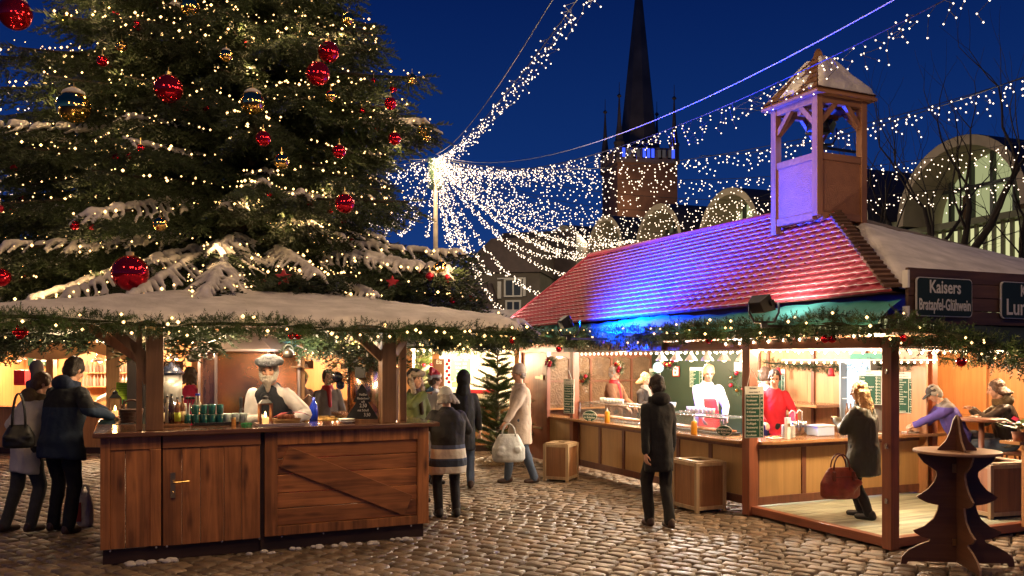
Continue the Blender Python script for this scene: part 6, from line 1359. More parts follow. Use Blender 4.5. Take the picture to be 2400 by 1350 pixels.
def tray(p, w, d, label, m, rz=ANG): tag(MB().box(-w / 2, w / 2, -d / 2, d / 2, .002, .012).box(-w / 2, w / 2, -d / 2, -d / 2 + .012, .012, .03).box(-w / 2, w / 2, d / 2 - .012, d / 2, .012, .03).box(-w / 2, -w / 2 + .012, -d / 2 + .012, d / 2 - .012, .012, .03).box(w / 2 - .012, w / 2, -d / 2 + .012, d / 2 - .012, .012, .03).build('tray', m, None, bevel=.003, loc=p, rot=(0, 0, rz)), label, 'tray')
tray(onbar(655, 8.38), .44, .3, 'flat metal tray under lantern and bread basket', copd); tray(onbar(505, 8.52), .42, .26, 'black oval tray carrying the stacked green mugs', M_BLACK); tray(onbar(410, 8.30), .26, .2, 'wooden tray holding the tall syrup bottles', W_POST)
# mugs
mm = mat('mug_green', (.012, .10, .085), .12, coat=.8, var=.3, vs=20); mcl = mat('mug_clear', (.35, .42, .42), .08, coat=.8, var=.4, vs=24)
def mug(p, m, label, rz=0):
    o = thing('glass_mug', label, 'mug', p, rz, 'mulled wine mugs stacked on the bar'); MB().lathe([(.030, 0), (.034, .01), (.036, .09), (.034, .093), (.031, .088), (.028, .02), (.005, .014)], (0, 0, 0), 16).build('cup', m, o, True); MB().tube([(.034 + .022 * math.sin(t), 0, .045 - .03 * math.cos(t)) for t in np.linspace(0, 3.14, 9)], .005, 6).build('handle', m, o, True)
BASEM = onbar(505, 8.52, BARH + .014)
for i in range(8):
    for j in range(2):
        mug(BASEM + Vector((CA * (-.18 + .05 * i) - SA * (-.05 + .085 * j) * 1, SA * (-.18 + .05 * i) + CA * (-.05 + .085 * j), 0)) if False else BASEM + Vector((CA * (-.265 + .076 * i) - SA * (-.04 + .08 * j), SA * (-.265 + .076 * i) + CA * (-.04 + .08 * j), 0)), mm if i < 5 else mcl, 'dark green mug in the lower row of the stack on the bar' if i < 5 else 'clear mug at the right end of the stack on the bar', RD.uniform(0, 6.28))
for i in range(4): mug(BASEM + Vector((CA * (-.19 + .078 * i), SA * (-.19 + .078 * i), .094)), mm, 'dark green mug standing in the upper row of the stack on the bar', RD.uniform(0, 6.28))
def bottle(p, m, r_, h, label, lab=None, capm=None, group=None):
    o = thing('bottle', label, 'bottle', p, 0, group); MB().lathe([(r_ * .9, 0), (r_, .01), (r_, h * .58), (r_ * .8, h * .66), (r_ * .36, h * .78), (r_ * .34, h * .95), (r_ * .2, h * .955)], (0, 0, 0), 14).build('body', m, o, True); MB().lathe([(r_ * .40, h * .93), (r_ * .40, h), (r_ * .1, h * 1.01)], (0, 0, 0), 10).build('cap', capm or M_BLACK, o)
    if lab: MB().lathe([(r_ * 1.02, h * .14), (r_ * 1.02, h * .46)], (0, 0, 0), 14).build('label', lab, o, True)
dkb = mat('bottle_dark', (.03, .012, .008), .1, coat=.7); amb = mat('bottle_amber', (.16, .06, .015), .1, coat=.7); clb = mat('bottle_clear', (.30, .26, .2), .1, coat=.6)
lcr = mat('label_cream', (.62, .50, .28), .6); lgr = mat('label_lime', (.40, .50, .04), .6)
for px, d, m, r_, h, lab, lb in ((378, 8.22, dkb, .034, .27, lcr, 'dark bottle with large cream label right of the left bar post'), (402, 8.34, dkb, .03, .30, None, 'tall dark bottle without label second on the bar'), (416, 8.26, amb, .028, .27, lgr, 'amber bottle with lime green label on the bar'), (428, 8.36, amb, .028, .28, lcr, 'amber bottle with narrow cream label beside the lime labelled one'), (392, 8.42, clb, .03, .28, None, 'clear stoppered bottle behind the dark ones on the bar')): bottle(onbar(px, d, BARH + .014), m, r_, h, lb, lab)
for px, lb in ((460, 'syrup bottle with blue pump cap left of the mugs'), (466, 'second syrup bottle with blue pump cap close to the mugs')): bottle(onbar(px, 8.75), clb, .032, .30, lb, lcr, mat('cap_blue', (.02, .03, .35), .4))
o = thing('straw_holder', 'black cup full of white straws and black spoons on the bar', 'holder', onbar(440, 8.55)); MB().lathe([(.03, 0), (.036, .1), (.033, .1), (.028, .01)], (0, 0, 0), 12).build('cup', M_BLACK, o); q = MB()
for i in range(9): a = RD.uniform(0, 6.28); q.tube([(.01 * math.cos(a), .01 * math.sin(a), .02), (.035 * math.cos(a), .035 * math.sin(a), .21)], .004, 5)
q.build('straws', M_WHITE, o)
q = MB()
for i in range(3): a = 1 + i * .5; q.tube([(0, 0, .05), (.05 * math.cos(a), .05 * math.sin(a), .24)], .004, 5).ell((.06 * math.cos(a), .06 * math.sin(a), .26), (.022, .014, .016), 8, 6)
q.build('spoons', M_BLACK, o)
o = thing('small_jar', 'small spice jar with orange label at the right of the mugs', 'jar', onbar(548, 8.45)); MB().lathe([(.022, 0), (.022, .055), (.014, .06)], (0, 0, 0), 12).build('glass', mat('jar_orange', (.50, .25, .06), .3), o); MB().lathe([(.02, .06), (.02, .075), (.002, .076)], (0, 0, 0), 12).build('lid', M_BRASS, o)
o = thing('ashtray', 'green patterned glass ashtray on the front edge of the bar', 'ashtray', onbar(578, 8.25)); MB().lathe([(.05, 0), (.06, .035), (.052, .035), (.04, .012), (.005, .01)], (0, 0, 0), 12).build('dish', mat('ash_green', (.02, .35, .12), .15, var=.5, vs=40, coat=.8), o)
# chalkboard cut like a fir tree
o = thing('chalkboard_tree', 'black chalkboard shaped like a fir tree standing on the bar counter', 'price board', onbar(849, 8.85), rad(4)); hw = [(0, .40), (.055, .315), (.035, .315), (.095, .21), (.06, .21), (.16, .05), (.16, .03), (.0, .03)]
MB().prism(hw + [(-x, z) for x, z in hw[::-1] if x > 0], -.006, .006, 'y').build('board', mat('slate_black', (.012, .012, .012), .7), o)
for t_, z, s_ in (('Hei\u00dfer', .285, .038), ('Fliederbeer', .245, .034), ('saft', .212, .034), ('2,50', .17, .055), ('mit Schu\u00df', .122, .036), ('3,50', .075, .05)): text(o, t_, s_, M_CHALK, (.01 if z > .1 else .05, -.0075, z), sx=.8)
MB().box(-.17, .17, -.05, .05, 0, .03).build('foot', W_POST, o)
for px, lb in ((833, 'left white clip'), (858, 'right white clip')): pass
# coffee urn, hot pots, right hand boiler
o = thing('coffee_urn', 'glass and steel coffee urn with dark blue domed lid beside the left bar post', 'urn', xz(401, 9.5, 1.05)); MB().lathe([(.125, 0), (.125, .32)], (0, 0, 0), 20).build('body', M_STEEL, o, True); MB().lathe([(.12, .32), (.12, .62)], (0, 0, 0), 20).build('glass', mat('urn_glass', (.42, .40, .36), .08, coat=.8), o, True); MB().lathe([(.14, .62), (.135, .65), (.09, .70), (.03, .73), (.015, .76)], (0, 0, 0), 20).build('lid', mat('lid_blue', (.012, .015, .03), .25, coat=.6), o, True)
o = thing('steel_boiler', 'tall shiny steel drink boiler with black tap before the right bar post', 'boiler', xz(852, 10.6, .95)); MB().lathe([(.20, 0), (.20, .85), (.16, .88)], (0, 0, 0), 22).build('body', mat('boiler_steel', (.55, .36, .24), .22, 1.0, var=.15, vs=3), o, True); MB().lathe([(.205, .85), (.205, .93), (.02, .95)], (0, 0, 0), 22).build('lid', M_BLACK, o); MB().box(-.06, .06, -.26, -.19, .66, .80).build('tap', M_BLACK, o, bevel=.01)
# glasses and box on the shelf
o = thing('mug_carton', 'blue carton with white swirls on the upper wine glass shelf', 'box', Lw(1.87, 1.93, 1.951), ANG); MB().box(-.2, .2, -.08, .08, 0, .105).build('carton', mat('carton_blue', (.02, .16, .22), .4, var=.5, vs=14), o, bevel=.004)
for i in range(6):
    o = thing('wine_glass', 'wine glass upside down on the lower shelf beside the barman', 'glass', Lw(1.68 + .085 * i, 1.92, 1.761), 0, 'wine glasses on the bar shelf'); MB().lathe([(.026, 0), (.034, .05), (.030, .085), (.006, .10), (.004, .15), (.03, .156), (.03, .16)], (0, 0, 0), 12).build('glass', mat('thin_glass', (.45, .45, .45), .05, coat=.8, alpha=.55), o, True)
o = thing('blue_bottle', 'deep blue siphon bottle with curved pipe by the right shelf post', 'bottle', xz(735, 9.9, 1.07)); MB().lathe([(.05, 0), (.052, .22), (.02, .29), (.02, .33)], (0, 0, 0), 14).build('body', mat('siphon_blue', (.01, .03, .35), .12, coat=.8), o, True); MB().tube([(0, 0, .32), (-.06, 0, .36), (-.12, 0, .30), (-.14, 0, .2)], .007, 6).build('pipe', M_STEEL, o)
o = thing('bread_bag', 'golden foil bag of bread rolls lying on the inner bar counter', 'bag', Lw(2.42, 1.95, 1.062), ANG); q = MB(); q.ell((0, 0, .045), (.25, .10, .05), 14, 8); blob('bag', q, mat('gold_foil', (.52, .32, .10), .3, .5, var=.3, vs=18, bump=1.0, bs=40), o, .014, 1)
o = thing('plate_stack', 'two plates with napkin on the bar left of the fir chalkboard', 'plates', onbar(812, 8.75)); MB().lathe([(.05, 0), (.09, .018), (.088, .022), (.02, .01)], (0, 0, 0), 18).lathe([(.05, .02), (.09, .038), (.088, .042), (.02, .03)], (0, 0, 0), 18).build('plates', M_WHITE, o, True)
tag(MB().box(-.012, .012, -.03, .03, 0, .55).build('hanging_paper_strip', mat('paper_pinkish', (.5, .40, .36), .8), None, loc=Lw(2.80, .22, 1.20), rot=(0, .06, ANG + 1.2)), 'long pale paper strip hanging between the two right bar posts', 'paper')
# green notice + bits
o = sign_thing('green_notice', 'bright lime paper notice on a stand at the left end of the bar', at(290, 916, 9.3), .16, .185, mat('paper_lime', (.28, .55, .04), .7), [''], M_INK); q = MB()
for i in range(7): w_ = .10 + .03 * ((i * 7) % 3) / 2; q.box(-w_ / 2, w_ / 2, -.0065, -.0045, .065 - .02 * i, .069 - .02 * i)
tag(q.build('writing', M_INK, o), kind='stuff'); MB().box(-.01, .01, 0, .01, -.3, -.09).build('stand', M_BLACK, o)
tag(MB().lathe([(.033, 0), (.04, .11), (.037, .11), (.03, .01)], (0, 0, 0), 12).build('paper_cup', mat('cup_lilac', (.55, .5, .68), .6), None, True, loc=onbar(313, 9.2, 1.30)), 'pale lilac paper cup right of the lime notice', 'cup')
tag(MB().box(-.09, .09, -.07, .07, 0, .11).build('cup_stand', M_BLACK, None, bevel=.006, loc=onbar(313, 9.2, 1.19), rot=(0, 0, ANG)), 'small black stand under the lilac paper cup', 'stand')
# hanging door decoration of fir and balls
o = thing('hanging_wreath', 'hanging fir spray with blue green ribbon and dark balls in front of the bar shelf', 'decoration', at(793, 800, 8.6)); P = []; D = []; L = []
for i in range(500): z = -RD.random() * .42; r_ = .03 + .045 * abs(math.sin(z * 9)); a = RD.uniform(0, 6.28); P.append((r_ * math.cos(a) + .02 * math.sin(z * 14), r_ * math.sin(a), z)); D.append((math.cos(a), math.sin(a), -.5)); L.append(RD.uniform(.05, .10))
V, F = twig_arrays(P, D, [(0, 0, 1)] * len(P), L, 8); tri_mesh('fir', V, F, M_FIRG, o); MB().tube([(0, 0, .25), (0, 0, 0)], .004, 4).build('cord', M_CABLE, o)
for x, z, r_, m in ((.0, -.36, .055, mat('ball_dark', (.02, .02, .04), .2, coat=.6)), (-.03, -.24, .03, M_BRASS), (.0, -.06, .035, mat('ball_green', (.22, .30, .12), .3)), (.03, -.44, .045, mat('ball_blue', (.02, .03, .14), .2, coat=.6))): MB().ell((x, -.05, z), r_, 14, 9).build('ball', m, o, True)
q = []
tl = MB()
for i in range(60): a = RD.uniform(0, 6.28); tl.bar((0, 0, .0), (.09 * math.cos(a), .03 * math.sin(a), .05 + .05 * RD.random()), .008, .002)
tl.build('ribbon', mat('ribbon_teal', (.08, .26, .24), .5), o)
# bags at the left
def soft_bag(p, rz, w, h, d, label, m, cat='bag', hm=None, hh=.16, two=True, name='bag', extra=None):
    o = thing(name, label, cat, p, rz); q = MB(); q.loft([((0, 0, 0), (w * .42, 0, 0), (0, d * .40, 0)), ((0, 0, h * .10), (w * .5, 0, 0), (0, d * .5, 0)), ((0, 0, h * .5), (w * .5, 0, 0), (0, d * .48, 0)), ((0, 0, h * .85), (w * .36, 0, 0), (0, d * .28, 0)), ((0, 0, h), (w * .28, 0, 0), (0, d * .10, 0))], 16)
    for i in range(5): q.ell((RD.uniform(-.35, .35) * w, -d * .42, RD.uniform(.15, .6) * h), (w * .14, d * .12, h * .12), 8, 6)
    blob('body', q, m, o, .012, 2)
    for y in ((-.18, .18) if two else (0,)): MB().tube([(w * .2 * math.cos(t), d * y, h * .92 + hh * math.sin(t)) for t in np.linspace(0, 3.14, 12)], .009, 7).build('handle', hm or m, o, True)
    return o
pb = soft_bag(gnd(200, 1232), .3, .17, .38, .13, 'white carrier bag with red brown print standing at the left side of the bar', mat('plastic_white', (.55, .50, .46), .35, var=.12, bump=.6, bs=20), 'bag', None, .10, name='carrier_bag'); MB().box(-.088, -.03, -.075, -.068, .06, .27).build('print', mat('print_red', (.28, .05, .04), .4), pb)
p_ = at(44, 1050, 8.75); soft_bag(p_, .4, .30, .24, .16, 'big black shoulder bag hanging beside the woman in the cream coat', M_BLACK, 'bag', None, .34, name='shoulder_bag')
p_, rz_ = WALK, 0; soft_bag(at(1192, 1082, 12.3), .1, .48, .40, .24, 'bulging white plastic bag with red stripe carried by the pale walker', mat('plastic_grey', (.50, .50, .47), .35, var=.1, bump=.6, bs=14), 'bag', None, .18, name='plastic_bag')
p_, rz_ = BLP; c_, s_ = math.cos(rz_), math.sin(rz_); hnd = Vector((c_ * -.20 - s_ * -.06, s_ * -.20 + c_ * -.06, 0)) + p_
lth = mat('leather_red', (.22, .045, .025), .35, var=.35, vs=9, bump=.7, bs=16)
hb_ = soft_bag(at(1969, 1168, 9.30), rad(8), .46, .34, .20, 'big red brown leather bag carried by the blond lady', lth, 'bag', mat('leather_dark', (.12, .03, .018), .4), .17, name='leather_bag')
MB().tube([(-.10, -.085, .24), (.0, -.10, .25), (.10, -.085, .24)], .006, 6).box(-.12, -.10, -.10, -.06, .20, .30).box(.10, .12, -.10, -.06, .20, .30).build('strap', mat('leather_dark', (.12, .03, .018), .4), hb_)
# mug in the drinker's hand
for r_, ws, hc in PEOPLE:
    if 'trapper hat' in r_['label']:
        w = ws[0]; rz_ = r_.rotation_euler.z; c_, s_ = math.cos(rz_), math.sin(rz_); w2 = Vector((c_ * (w.x + .05) - s_ * (w.y - .04), s_ * (w.x + .05) + c_ * (w.y - .04), w.z + .05)) + r_.location
        tag(MB().lathe([(.030, -.05), (.036, .05), (.033, .05), (.026, -.04)], (0, 0, 0), 14).build('dark_mug', mat('mug_navy', (.02, .06, .12), .12, coat=.8), None, True, loc=w2, rot=(.0, 1.0, rz_ - 1.2)), 'dark blue mug held up by the drinker in the trapper hat', 'mug')

# ============================================================ THINGS IN THE SAUSAGE BOOTH
def wallp(px, py, s_):
    for i in range(900):
        t = -.5 + i * .01; q = Bw(s_, t)
        if 1200 + FPX * q.x / q.y <= px: break
    return Vector((q.x, q.y, CAMH + (HOR - py) / FPX * q.y)), t
WR = ANG - math.pi / 2     # faces out of the booth front
drinks = ['Cola', 'Fanta', 'Sprite', 'Mineralwasser', 'Orangensaft', 'Apfelsaft', 'Vitamalz', '0,4g Pilsener', 'Alster']; dpr = ['0,2 2,-', '0,2 2,-', '0,2 2,-', '0,2 2,-', '0,2 2,-', '0,2 2,-', '0,3 2,-', '0,4 3,-', '0,4 3,-']
punch = ['Gl\u00fchwein', 'Mandelpunsch', 'Eierpunsch', 'Bratapfel-', 'Gl\u00fchwein', 'Schoko m. Rum', '  mit Rum', '  mit Amaretto', '  mit Sahne', '  mit Korn', '  mit Cointreau', 'Kaffee', 'Kakao', 'Kinderpunsch']; ppr = ['2,50', '2,50', '3,-', '', '2,80', '3,-', '3,-', '3,-', '2,50', '3,-', '3,-', '1,80', '2,-', '2,-']
saus = ['Rost Bratwurst', 'Krakauer', 'Riesenknacker', 'Currywurst', '4 Kleine', 'Schinkenwurst', 'Bockwurst', 'Gefl\u00fcgel-', 'Bratwurst', 'Pommes', 'Kartoffelsalat']; spr = ['2,50', '2,50', '3,-', '3,30', '2,-', '2,80', '2,-', '', '2,50', '2,-', '2,-']
HEAD = ['Bei Kaiser', 'immer lecker !!']
def menu(label, p, rz, w, h, rows, pr, head=HEAD, hh=.15, **kw):
    o = thing('menu_board', label, 'menu board', p, rz); menu_board(o, (w, h), (0, 0, 0), (0, 0, 0), head, rows, pr, hh, **kw); return o
hm = menu('tall hanging menu listing sausages and prices in front of the booth corner post', at(1768, 966, 9.75), rad(14), .235, .59, saus, spr); MB().tube([(.09, 0, .295), (-.02, .04, .50)], .004, 5).tube([(-.09, 0, .295), (-.02, .04, .50)], .004, 5).build('cord', M_WHITE, hm)
lm = menu('narrow hanging menu on the far booth post before the window wall', at(1333, 929, 13.7), rad(-40), .20, .55, saus, spr); MB().tube([(.06, 0, .275), (-.02, .03, .42)], .004, 5).build('cord', M_WHITE, lm)
p_, t_ = wallp(2040, 908, 2.50); menu('green drinks list hung on the drinks fridge door', p_, WR + .35, .31, .46, drinks, dpr)
p_, t_ = wallp(2118, 920, 2.77); menu('narrow punch price list on the wooden wall right of the corner post', p_, WR + .3, .25, .55, punch, ppr)
p_, t_ = wallp(1535, 888, 2.74); menu('price list on the dark green wall behind the short blond customer', p_, WR + .2, .30, .40, punch, ppr)
p_, t_ = wallp(1632, 884, 2.74); menu('price list on the dark green wall left of the white cook', p_, WR + .2, .30, .36, saus, spr)
p_, t_ = wallp(1824, 895, 2.74); menu('tilted price list on the wooden wall above the cook in red', p_, WR + .3, .24, .40, punch, ppr)
p_, t_ = wallp(1794, 882, 2.73); sign_thing('sausage_sign', 'green sign for sausage with potato salad behind the corner post', p_, .30, .16, M_GREEN, ['Bockwurst', 'mit Kartoffelsalat'], M_CREAM, WR + .3, rim=mat('board_cream', (.70, .68, .58), .5))
p_, t_ = wallp(1584, 870, 2.74); o = sign_thing('framed_notice', 'small red framed white notice on the dark green wall', p_, .13, .16, M_WHITE, [''], M_INK, WR + .2, rim=mat('frame_red', (.5, .04, .03), .4)); MB().box(-.03, .01, -.007, -.0045, -.05, .0).box(-.045, .045, -.007, -.0045, .03, .05).build('print', M_INK, o)
p_, t_ = wallp(1740, 860, 2.74); sign_thing('paper_notice', 'white paper notices under the lamps in the middle of the booth', p_, .34, .16, mat('paper', (.75, .72, .66), .7), [''], M_INK, WR + .2)
p_, t_ = wallp(2035, 838, 2.74); sign_thing('green_header', 'green board above the drinks fridge', p_, .55, .12, mat('header_green', (.03, .20, .13), .5), [''], M_CREAM, WR + .2)
def oval(p, rz, w, h, label, l):
    o = thing('oval_sign', label, 'sign', p, rz); m = [(w * math.cos(a), h * math.sin(a)) for a in np.linspace(0, 6.283, 25)[:-1]]; MB().prism(m, 0, .01, 'y').build('rim', M_CREAM, o); MB().prism([(x * .93, z * .9) for x, z in m], -.004, .005, 'y').build('panel', M_GREEN, o)
    for t_, z, s_ in l: text(o, t_, s_, M_CREAM, (0, -.0055, z), sx=.85, off=.001)
oval(at(1382, 975, 13.45), rad(-30), .125, .085, 'oval green sausage sign behind the display glass at the far end', (('Bratwurst', .03, .062), ('im Br\u00f6tchen', -.022, .045), ('2,50', -.058, .03)))
oval(at(1697, 1010, 10.35), rad(-28), .10, .066, 'dark oval sausage sign beside the second mustard bottle', (('Bratwurst', .022, .048), ('im Br\u00f6tchen', -.016, .036), ('2,50', -.044, .024)))
# glass display on the front counter
def display(t0, t1, z1, label, s0=.06, s1=.46):
    o = thing('glass_display', label, 'display case', Bw(0, 0, .872), ANG); h = z1 - .872; f = MB()
    for t in (t0, t1): f.box(s0 - .012, s0 + .012, t - .012, t + .012, 0, h)
    f.box(s0 - .014, s0 + .014, t0 - .012, t1 + .012, h, h + .018); f.box(s1 - .014, s1 + .014, t0 - .012, t1 + .012, h, h + .018).build('frame', M_STEEL, o)
    gl = mat('case_glass', (.85, .92, .90), .04, alpha=.16, coat=.5); MB().box(s0 - .003, s0 + .003, t0 + .012, t1 - .012, .0, h).build('front_pane', gl, o); MB().box(s0 + .014, s1 - .014, t0, t1, h + .006, h + .012).build('top_pane', gl, o); return o
display(4.45, 6.28, 1.13, 'long glass display case with sausages at the far half of the booth counter'); display(2.55, 4.05, 1.09, 'glass splash guard of the grill between corner post and man in black')
sm = mat('sausage', (.42, .14, .05), .35, isl=.4, coat=.3)
for t0, t1, lb in ((4.6, 5.3, 'steel tray of browned sausages inside the display case'), (5.4, 6.1, 'steel tray of pale sausages near the oval sign'), (2.7, 3.2, 'grill pan with sausages behind the dark oval sign'), (3.3, 3.95, 'long black grill pan with sausages before the white cook')):
    o = thing('sausage_tray', lb, 'food tray', Bw(.27, (t0 + t1) / 2, .875), ANG); L_ = (t1 - t0) / 2; MB().box(-.16, .16, -L_, L_, 0, .03).build('tray', M_STEEL if t0 > 4 else M_BLACK, o, bevel=.005); n_ = int(L_ * 2 / .04); q = MB()
    for i in range(n_):
        y = -L_ + .03 + i * (2 * L_ - .06) / max(1, n_ - 1); q.tube([(-.11, y, .045), (-.05, y + .01, .048), (.05, y + .01, .048), (.11, y, .045)], [.010, .016, .016, .010], 8)
    tag(q.build('sausages', sm, o, True), kind='stuff')
for t, s_, z, lb in ((5.25, -.03, .87, 'yellow mustard bottle before the display case'), (3.04, -.05, .87, 'larger yellow mustard bottle next to the dark oval sign')):
    o = thing('mustard_bottle', lb, 'bottle', Bw(s_, t, z)); MB().lathe([(.037, 0), (.04, .01), (.04, .15), (.03, .17), (.012, .175)], (0, 0, 0), 16).build('body', mat('mustard', (.75, .32, .02), .4), o, True); MB().lathe([(.02, .17), (.012, .19), (.004, .23)], (0, 0, 0), 10).build('nozzle', M_WHITE, o)
wc = mat('paper_cup_white', (.72, .68, .62), .6)
for t0, n_, lb, s_, z in ((5.9, 8, 'white paper cup standing in a row on top of the display case', .25, 1.15), (3.8, 7, 'white paper cone in the row on the grill guard', .42, 1.11), (4.42, 4, 'white paper cup in the short row right of the man in black', .42, 1.15)):
    for i in range(n_): tag(MB().lathe([(.022, 0), (.032, .07), (.029, .07), (.02, .005)], (0, 0, 0), 10).build('paper_cup', wc, None, True, loc=Bw(s_, t0 - .09 * i, z)), lb, 'cup', 'rows of paper cups in the booth')
o = thing('plate_stack', 'tall stack of white plates on the side counter left of the blond lady', 'plates', Bw(.75, 2.2, .872)); q = MB()
for i in range(14): q.lathe([(.05, i * .011), (.085, i * .011 + .006), (.085, i * .011 + .009), (.05, i * .011 + .009)], (0, 0, 0), 18)
tag(q.build('plates', M_WHITE, o, True), kind='stuff')
for px, py, lb in ((1548, 1004, 'stack of white bowls right of the man in black'), (1590, 1008, 'shorter stack of white bowls nearer the grill')):
    o = thing('bowl_stack', lb, 'bowls', Bw(.25, 4.28 if px < 1560 else 4.12, .872)); MB().lathe([(.06, 0), (.075, .02), (.075, .09 if px < 1560 else .06), (.02, .09 if px < 1560 else .06)], (0, 0, 0), 18).build('bowls', M_WHITE, o, True)
for i, (s_, t) in enumerate(((1.02, 2.38), (1.16, 2.40))):
    o = thing('sauce_pump', ('left' if i == 0 else 'right') + ' one of two steel sauce pots with long curved pump on the side counter', 'sauce pot', Bw(s_, t, .872)); MB().lathe([(.06, 0), (.06, .17), (.05, .18)], (0, 0, 0), 16).build('pot', M_STEEL, o, True); MB().tube([(0, 0, .17), (0, 0, .30), (-.05, -.03, .32), (-.09, -.05, .28)], .008, 7).build('pump', M_WHITE, o, True)
o = thing('blue_white_box', 'pale blue lit plastic box on the side counter before the blond lady', 'box', Bw(1.32, 2.25, .872), ANG); MB().box(-.14, .14, -.10, .10, 0, .12).build('box', mat('box_paleblue', (.45, .55, .75), .3), o, bevel=.008); MB().box(-.15, .15, -.11, .11, .12, .135).build('lid', M_WHITE, o)
for (s_, t), lb in (((.5, 2.15), 'white napkin tray beside the corner post'), ((2.1, 2.1), 'flat white plate right behind the blond lady'), ((2.72, 2.08), 'paper plate with food before the man in the violet jacket')):
    o = thing('paper_plate', lb, 'plate', Bw(s_, t, .872), ANG); MB().box(-.10, .10, -.06, .06, 0, .012).build('plate', wc, o, bevel=.004); MB().ell((0, 0, .02), (.06, .03, .012), 10, 6).build('food', mat('food', (.5, .34, .2), .6, var=.3, vs=30), o, True)
o = thing('star_stand', 'white pillar with a small gold star on the side counter', 'stand', Bw(.60, 2.05, .872), ANG); MB().box(-.025, .025, -.025, .025, 0, .26).build('pillar', M_WHITE, o); pl_ = [((.03 if i % 2 == 0 else .013) * math.cos(math.pi / 2 + i * math.pi / 5), .17 + (.03 if i % 2 == 0 else .013) * math.sin(math.pi / 2 + i * math.pi / 5)) for i in range(10)]; MB().prism(pl_, -.032, -.026, 'y').build('star', M_BRASS, o)
o = thing('high_table', 'small wooden shelf table against the back wall left of the blond lady', 'table', Bw(2.42, 3.7, .07), ANG); MB().box(-.3, .3, -.55, .55, 1.08, 1.12).build('top', W_CT, o, bevel=.005); MB().box(.2, .26, -.5, -.44, 0, 1.08).box(.2, .26, .44, .5, 0, 1.08).build('legs', W_DK, o)
tag(MB().box(.0, .03, 2.7, 3.3, .3, .86).build('red_curtain', mat('curtain_bright', (.5, .02, .03), .8), None, loc=Bw(1.9, .0, 0), rot=(0, 0, ANG)), 'bright red cloth hanging under the inner counter behind the blond lady', 'cloth')
o = thing('globe_lamp', 'pale glowing globe lamp hanging above the blond customer in the booth', 'lamp', at(1543, 861, 13.2)); MB().ell((0, 0, 0), .085, 18, 12).build('globe', emit('globe_light', (.80, 1, .95), 1.5), o, True); MB().tube([(0, 0, .08), (0, 0, .3)], .004, 5).build('cord', M_CABLE, o)
def wreath(p, rz, w, label, half=True, seed=1, name='wreath'):
    o = thing(name, label, 'wreath', p, rz); P = []; D = []; L = []
    for i in range(420):
        a = RD.uniform(math.pi, 2 * math.pi) if half else RD.uniform(0, 6.28); c = Vector((w * math.cos(a), 0, w * .7 * math.sin(a))); P.append(c + Vector((RD.gauss(0, .02), RD.gauss(0, .02), RD.gauss(0, .02)))); D.append((RD.gauss(0, 1), RD.gauss(0, 1) - .5, RD.gauss(0, 1))); L.append(RD.uniform(.05, .10))
    V, F = twig_arrays(P, D, [(0, 0, 1)] * len(P), L, 8); tri_mesh('fir', V, F, M_FIRG, o)
    for k_ in range(7):
        a = math.pi + math.pi * (k_ + .5) / 7 if half else 6.28 * k_ / 7; MB().ell((w * math.cos(a), -.06, w * .7 * math.sin(a)), .028 if k_ % 2 else .036, 10, 7).build('ball', BRm if k_ % 2 == 0 else BG, o, True)
wreath(at(1368, 878, 14.9), WR, .17, 'half wreath of fir with red and gold balls on the window wall'); wreath(at(1452, 862, 15.0), WR, .09, 'small fir spray with red ball above the customer in brown', False); wreath(at(1738, 895, 13.4), WR, .20, 'large arrangement of fir, red bows and gold balls behind the cook', False); wreath(at(1292, 850, 14.9), WR, .07, 'tiny red flower spray left on the window wall', False); wreath(at(1573, 842, 12.4), WR, .12, 'faded red poinsettia garland under the heat lamps', True)
garland('thin fir garland below the bulb rows on the wooden back wall', [Bw(2.70, 4.9, 1.78), Bw(2.70, 3.5, 1.72), Bw(2.70, 2.0, 1.78)], .05, 200, 0, tl=(.05, .1)); garland('short fir garland at the doorway to the back of the booth', [Bw(3.1, 1.95, 1.86), Bw(3.6, 1.95, 1.80), Bw(4.2, 1.95, 1.88)], .05, 200, 8, .01, tl=(.05, .1))
for (s_, t, lb) in ((2.6, 4.45, 'red paper bell hanging left on the wooden back wall'), (2.6, 3.35, 'red paper bell pair hanging near the fridge')):
    o = thing('paper_bell', lb, 'decoration', Bw(s_, t, 1.66)); MB().lathe([(.055, -.07), (.04, -.02), (.03, .03), (.01, .05)], (0, 0, 0), 14).build('bell', M_RED, o, True); MB().tube([(0, 0, .04), (0, 0, .12)], .003, 4).build('cord', M_CABLE, o)
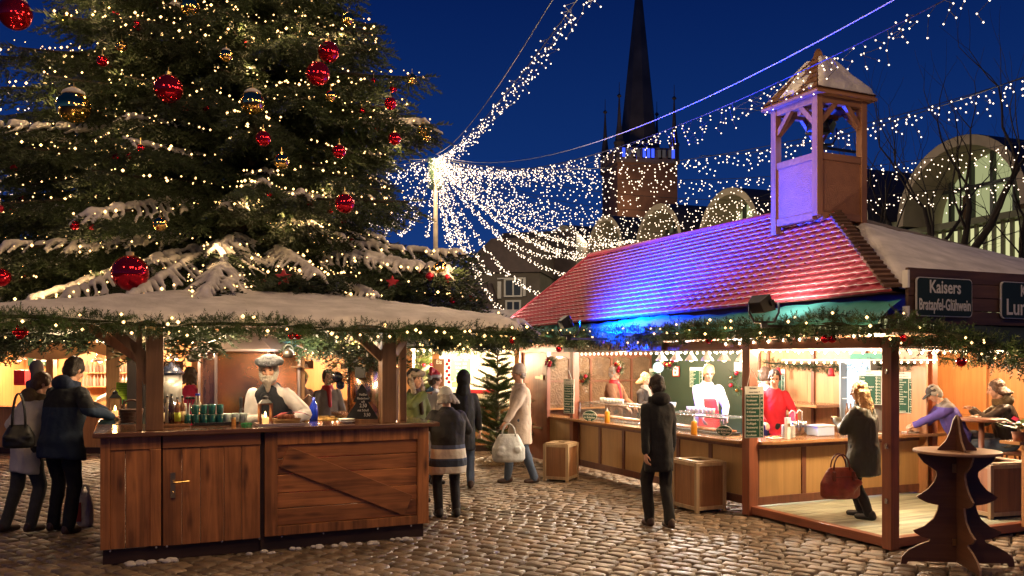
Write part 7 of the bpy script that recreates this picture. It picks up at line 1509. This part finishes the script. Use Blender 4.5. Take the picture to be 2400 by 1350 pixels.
# bar stool and flower
o = thing('bar_stool', 'tall dark bar stool under the sitting guest at the right', 'stool', STOOLP); MB().lathe([(.17, .55), (.18, .57), (.18, .59), (.16, .60)], (0, 0, 0), 20).build('seat', W_DK, o, True)
for a in (.6, 2.2, 3.75, 5.3): MB().tube([(.10 * math.cos(a), .10 * math.sin(a), .56), (.19 * math.cos(a), .19 * math.sin(a), 0)], .014, 7).build('leg', W_DK, o, True)
MB().tube([(.155 * math.cos(t), .155 * math.sin(t), .27) for t in np.linspace(0, 6.283, 17)], .009, 6).build('foot_ring', M_STEEL, o, True)
o = thing('high_table', 'dark standing table between the sitting guest and the man in violet', 'table', Bw(3.02, 1.28, .075), ANG); MB().lathe([(.27, .99), (.28, 1.0), (.28, 1.02), (.27, 1.03)], (0, 0, 0), 28).build('top', W_DK, o, True); MB().tube([(0, 0, 0), (0, 0, .99)], .035, 10).lathe([(.2, 0), (.18, .03), (.04, .05)], (0, 0, 0), 18).build('stem', W_DK, o, True)
o = thing('paper_plate', 'plate of food before the sitting guest', 'plate', Bw(3.14, 1.42, 1.107), ANG); MB().box(-.09, .09, -.06, .06, 0, .012).build('plate', wc, o, bevel=.004); MB().ell((0, 0, .02), (.06, .03, .014), 10, 6).build('food', mat('food', (.5, .34, .2), .6), o, True)
o = thing('poinsettia', 'potted poinsettia with pink red bracts on a wooden shelf at the right edge', 'plant', at(2388, 1035, 8.9)); lf = MB(); rdm = MB()
for i in range(60):
    a = RD.uniform(0, 6.28); el = RD.uniform(-.4, .9); c = Vector((.09 * math.cos(a), .09 * math.sin(a), .12 + .10 * RD.random())); d = Vector((math.cos(a), math.sin(a), el * .5)).normalized(); s = d.cross(Vector((0, 0, 1))).normalized(); l_ = RD.uniform(.09, .15); m_ = rdm if i % 2 and c.z > .15 else lf; m_.add([c, c + d * l_ * .5 + s * l_ * .3, c + d * l_, c + d * l_ * .5 - s * l_ * .3], [(0, 1, 2, 3)])
tag(lf.build('leaves', mat('leaf_green', (.06, .16, .04), .5), o), kind='stuff'); tag(rdm.build('bracts', mat('bract_pink', (.60, .03, .10), .5), o), kind='stuff'); MB().lathe([(.05, 0), (.07, .10), (.06, .10), (.04, .02)], (0, 0, 0), 16).build('pot', mat('terracotta', (.3, .12, .06), .7), o, True)
q = at(2392, 1033, 8.9); tag(MB().box(-.16, .2, -.1, .12, -.03, 0).box(.1, .16, 0, .06, -q.z + .075, -.03).build('plant_stand', W_CT, None, loc=q, rot=(0, 0, ANG)), 'wooden stand carrying the poinsettia', 'stand')
finish_texts()
lamp(Lw(.55, 1.35, 2.02), 5.5, WARM2, .15, name='bar_light'); lamp(Lw(2.05, 1.3, 2.02), 4.5, WHITE, .15, name='bar_light')
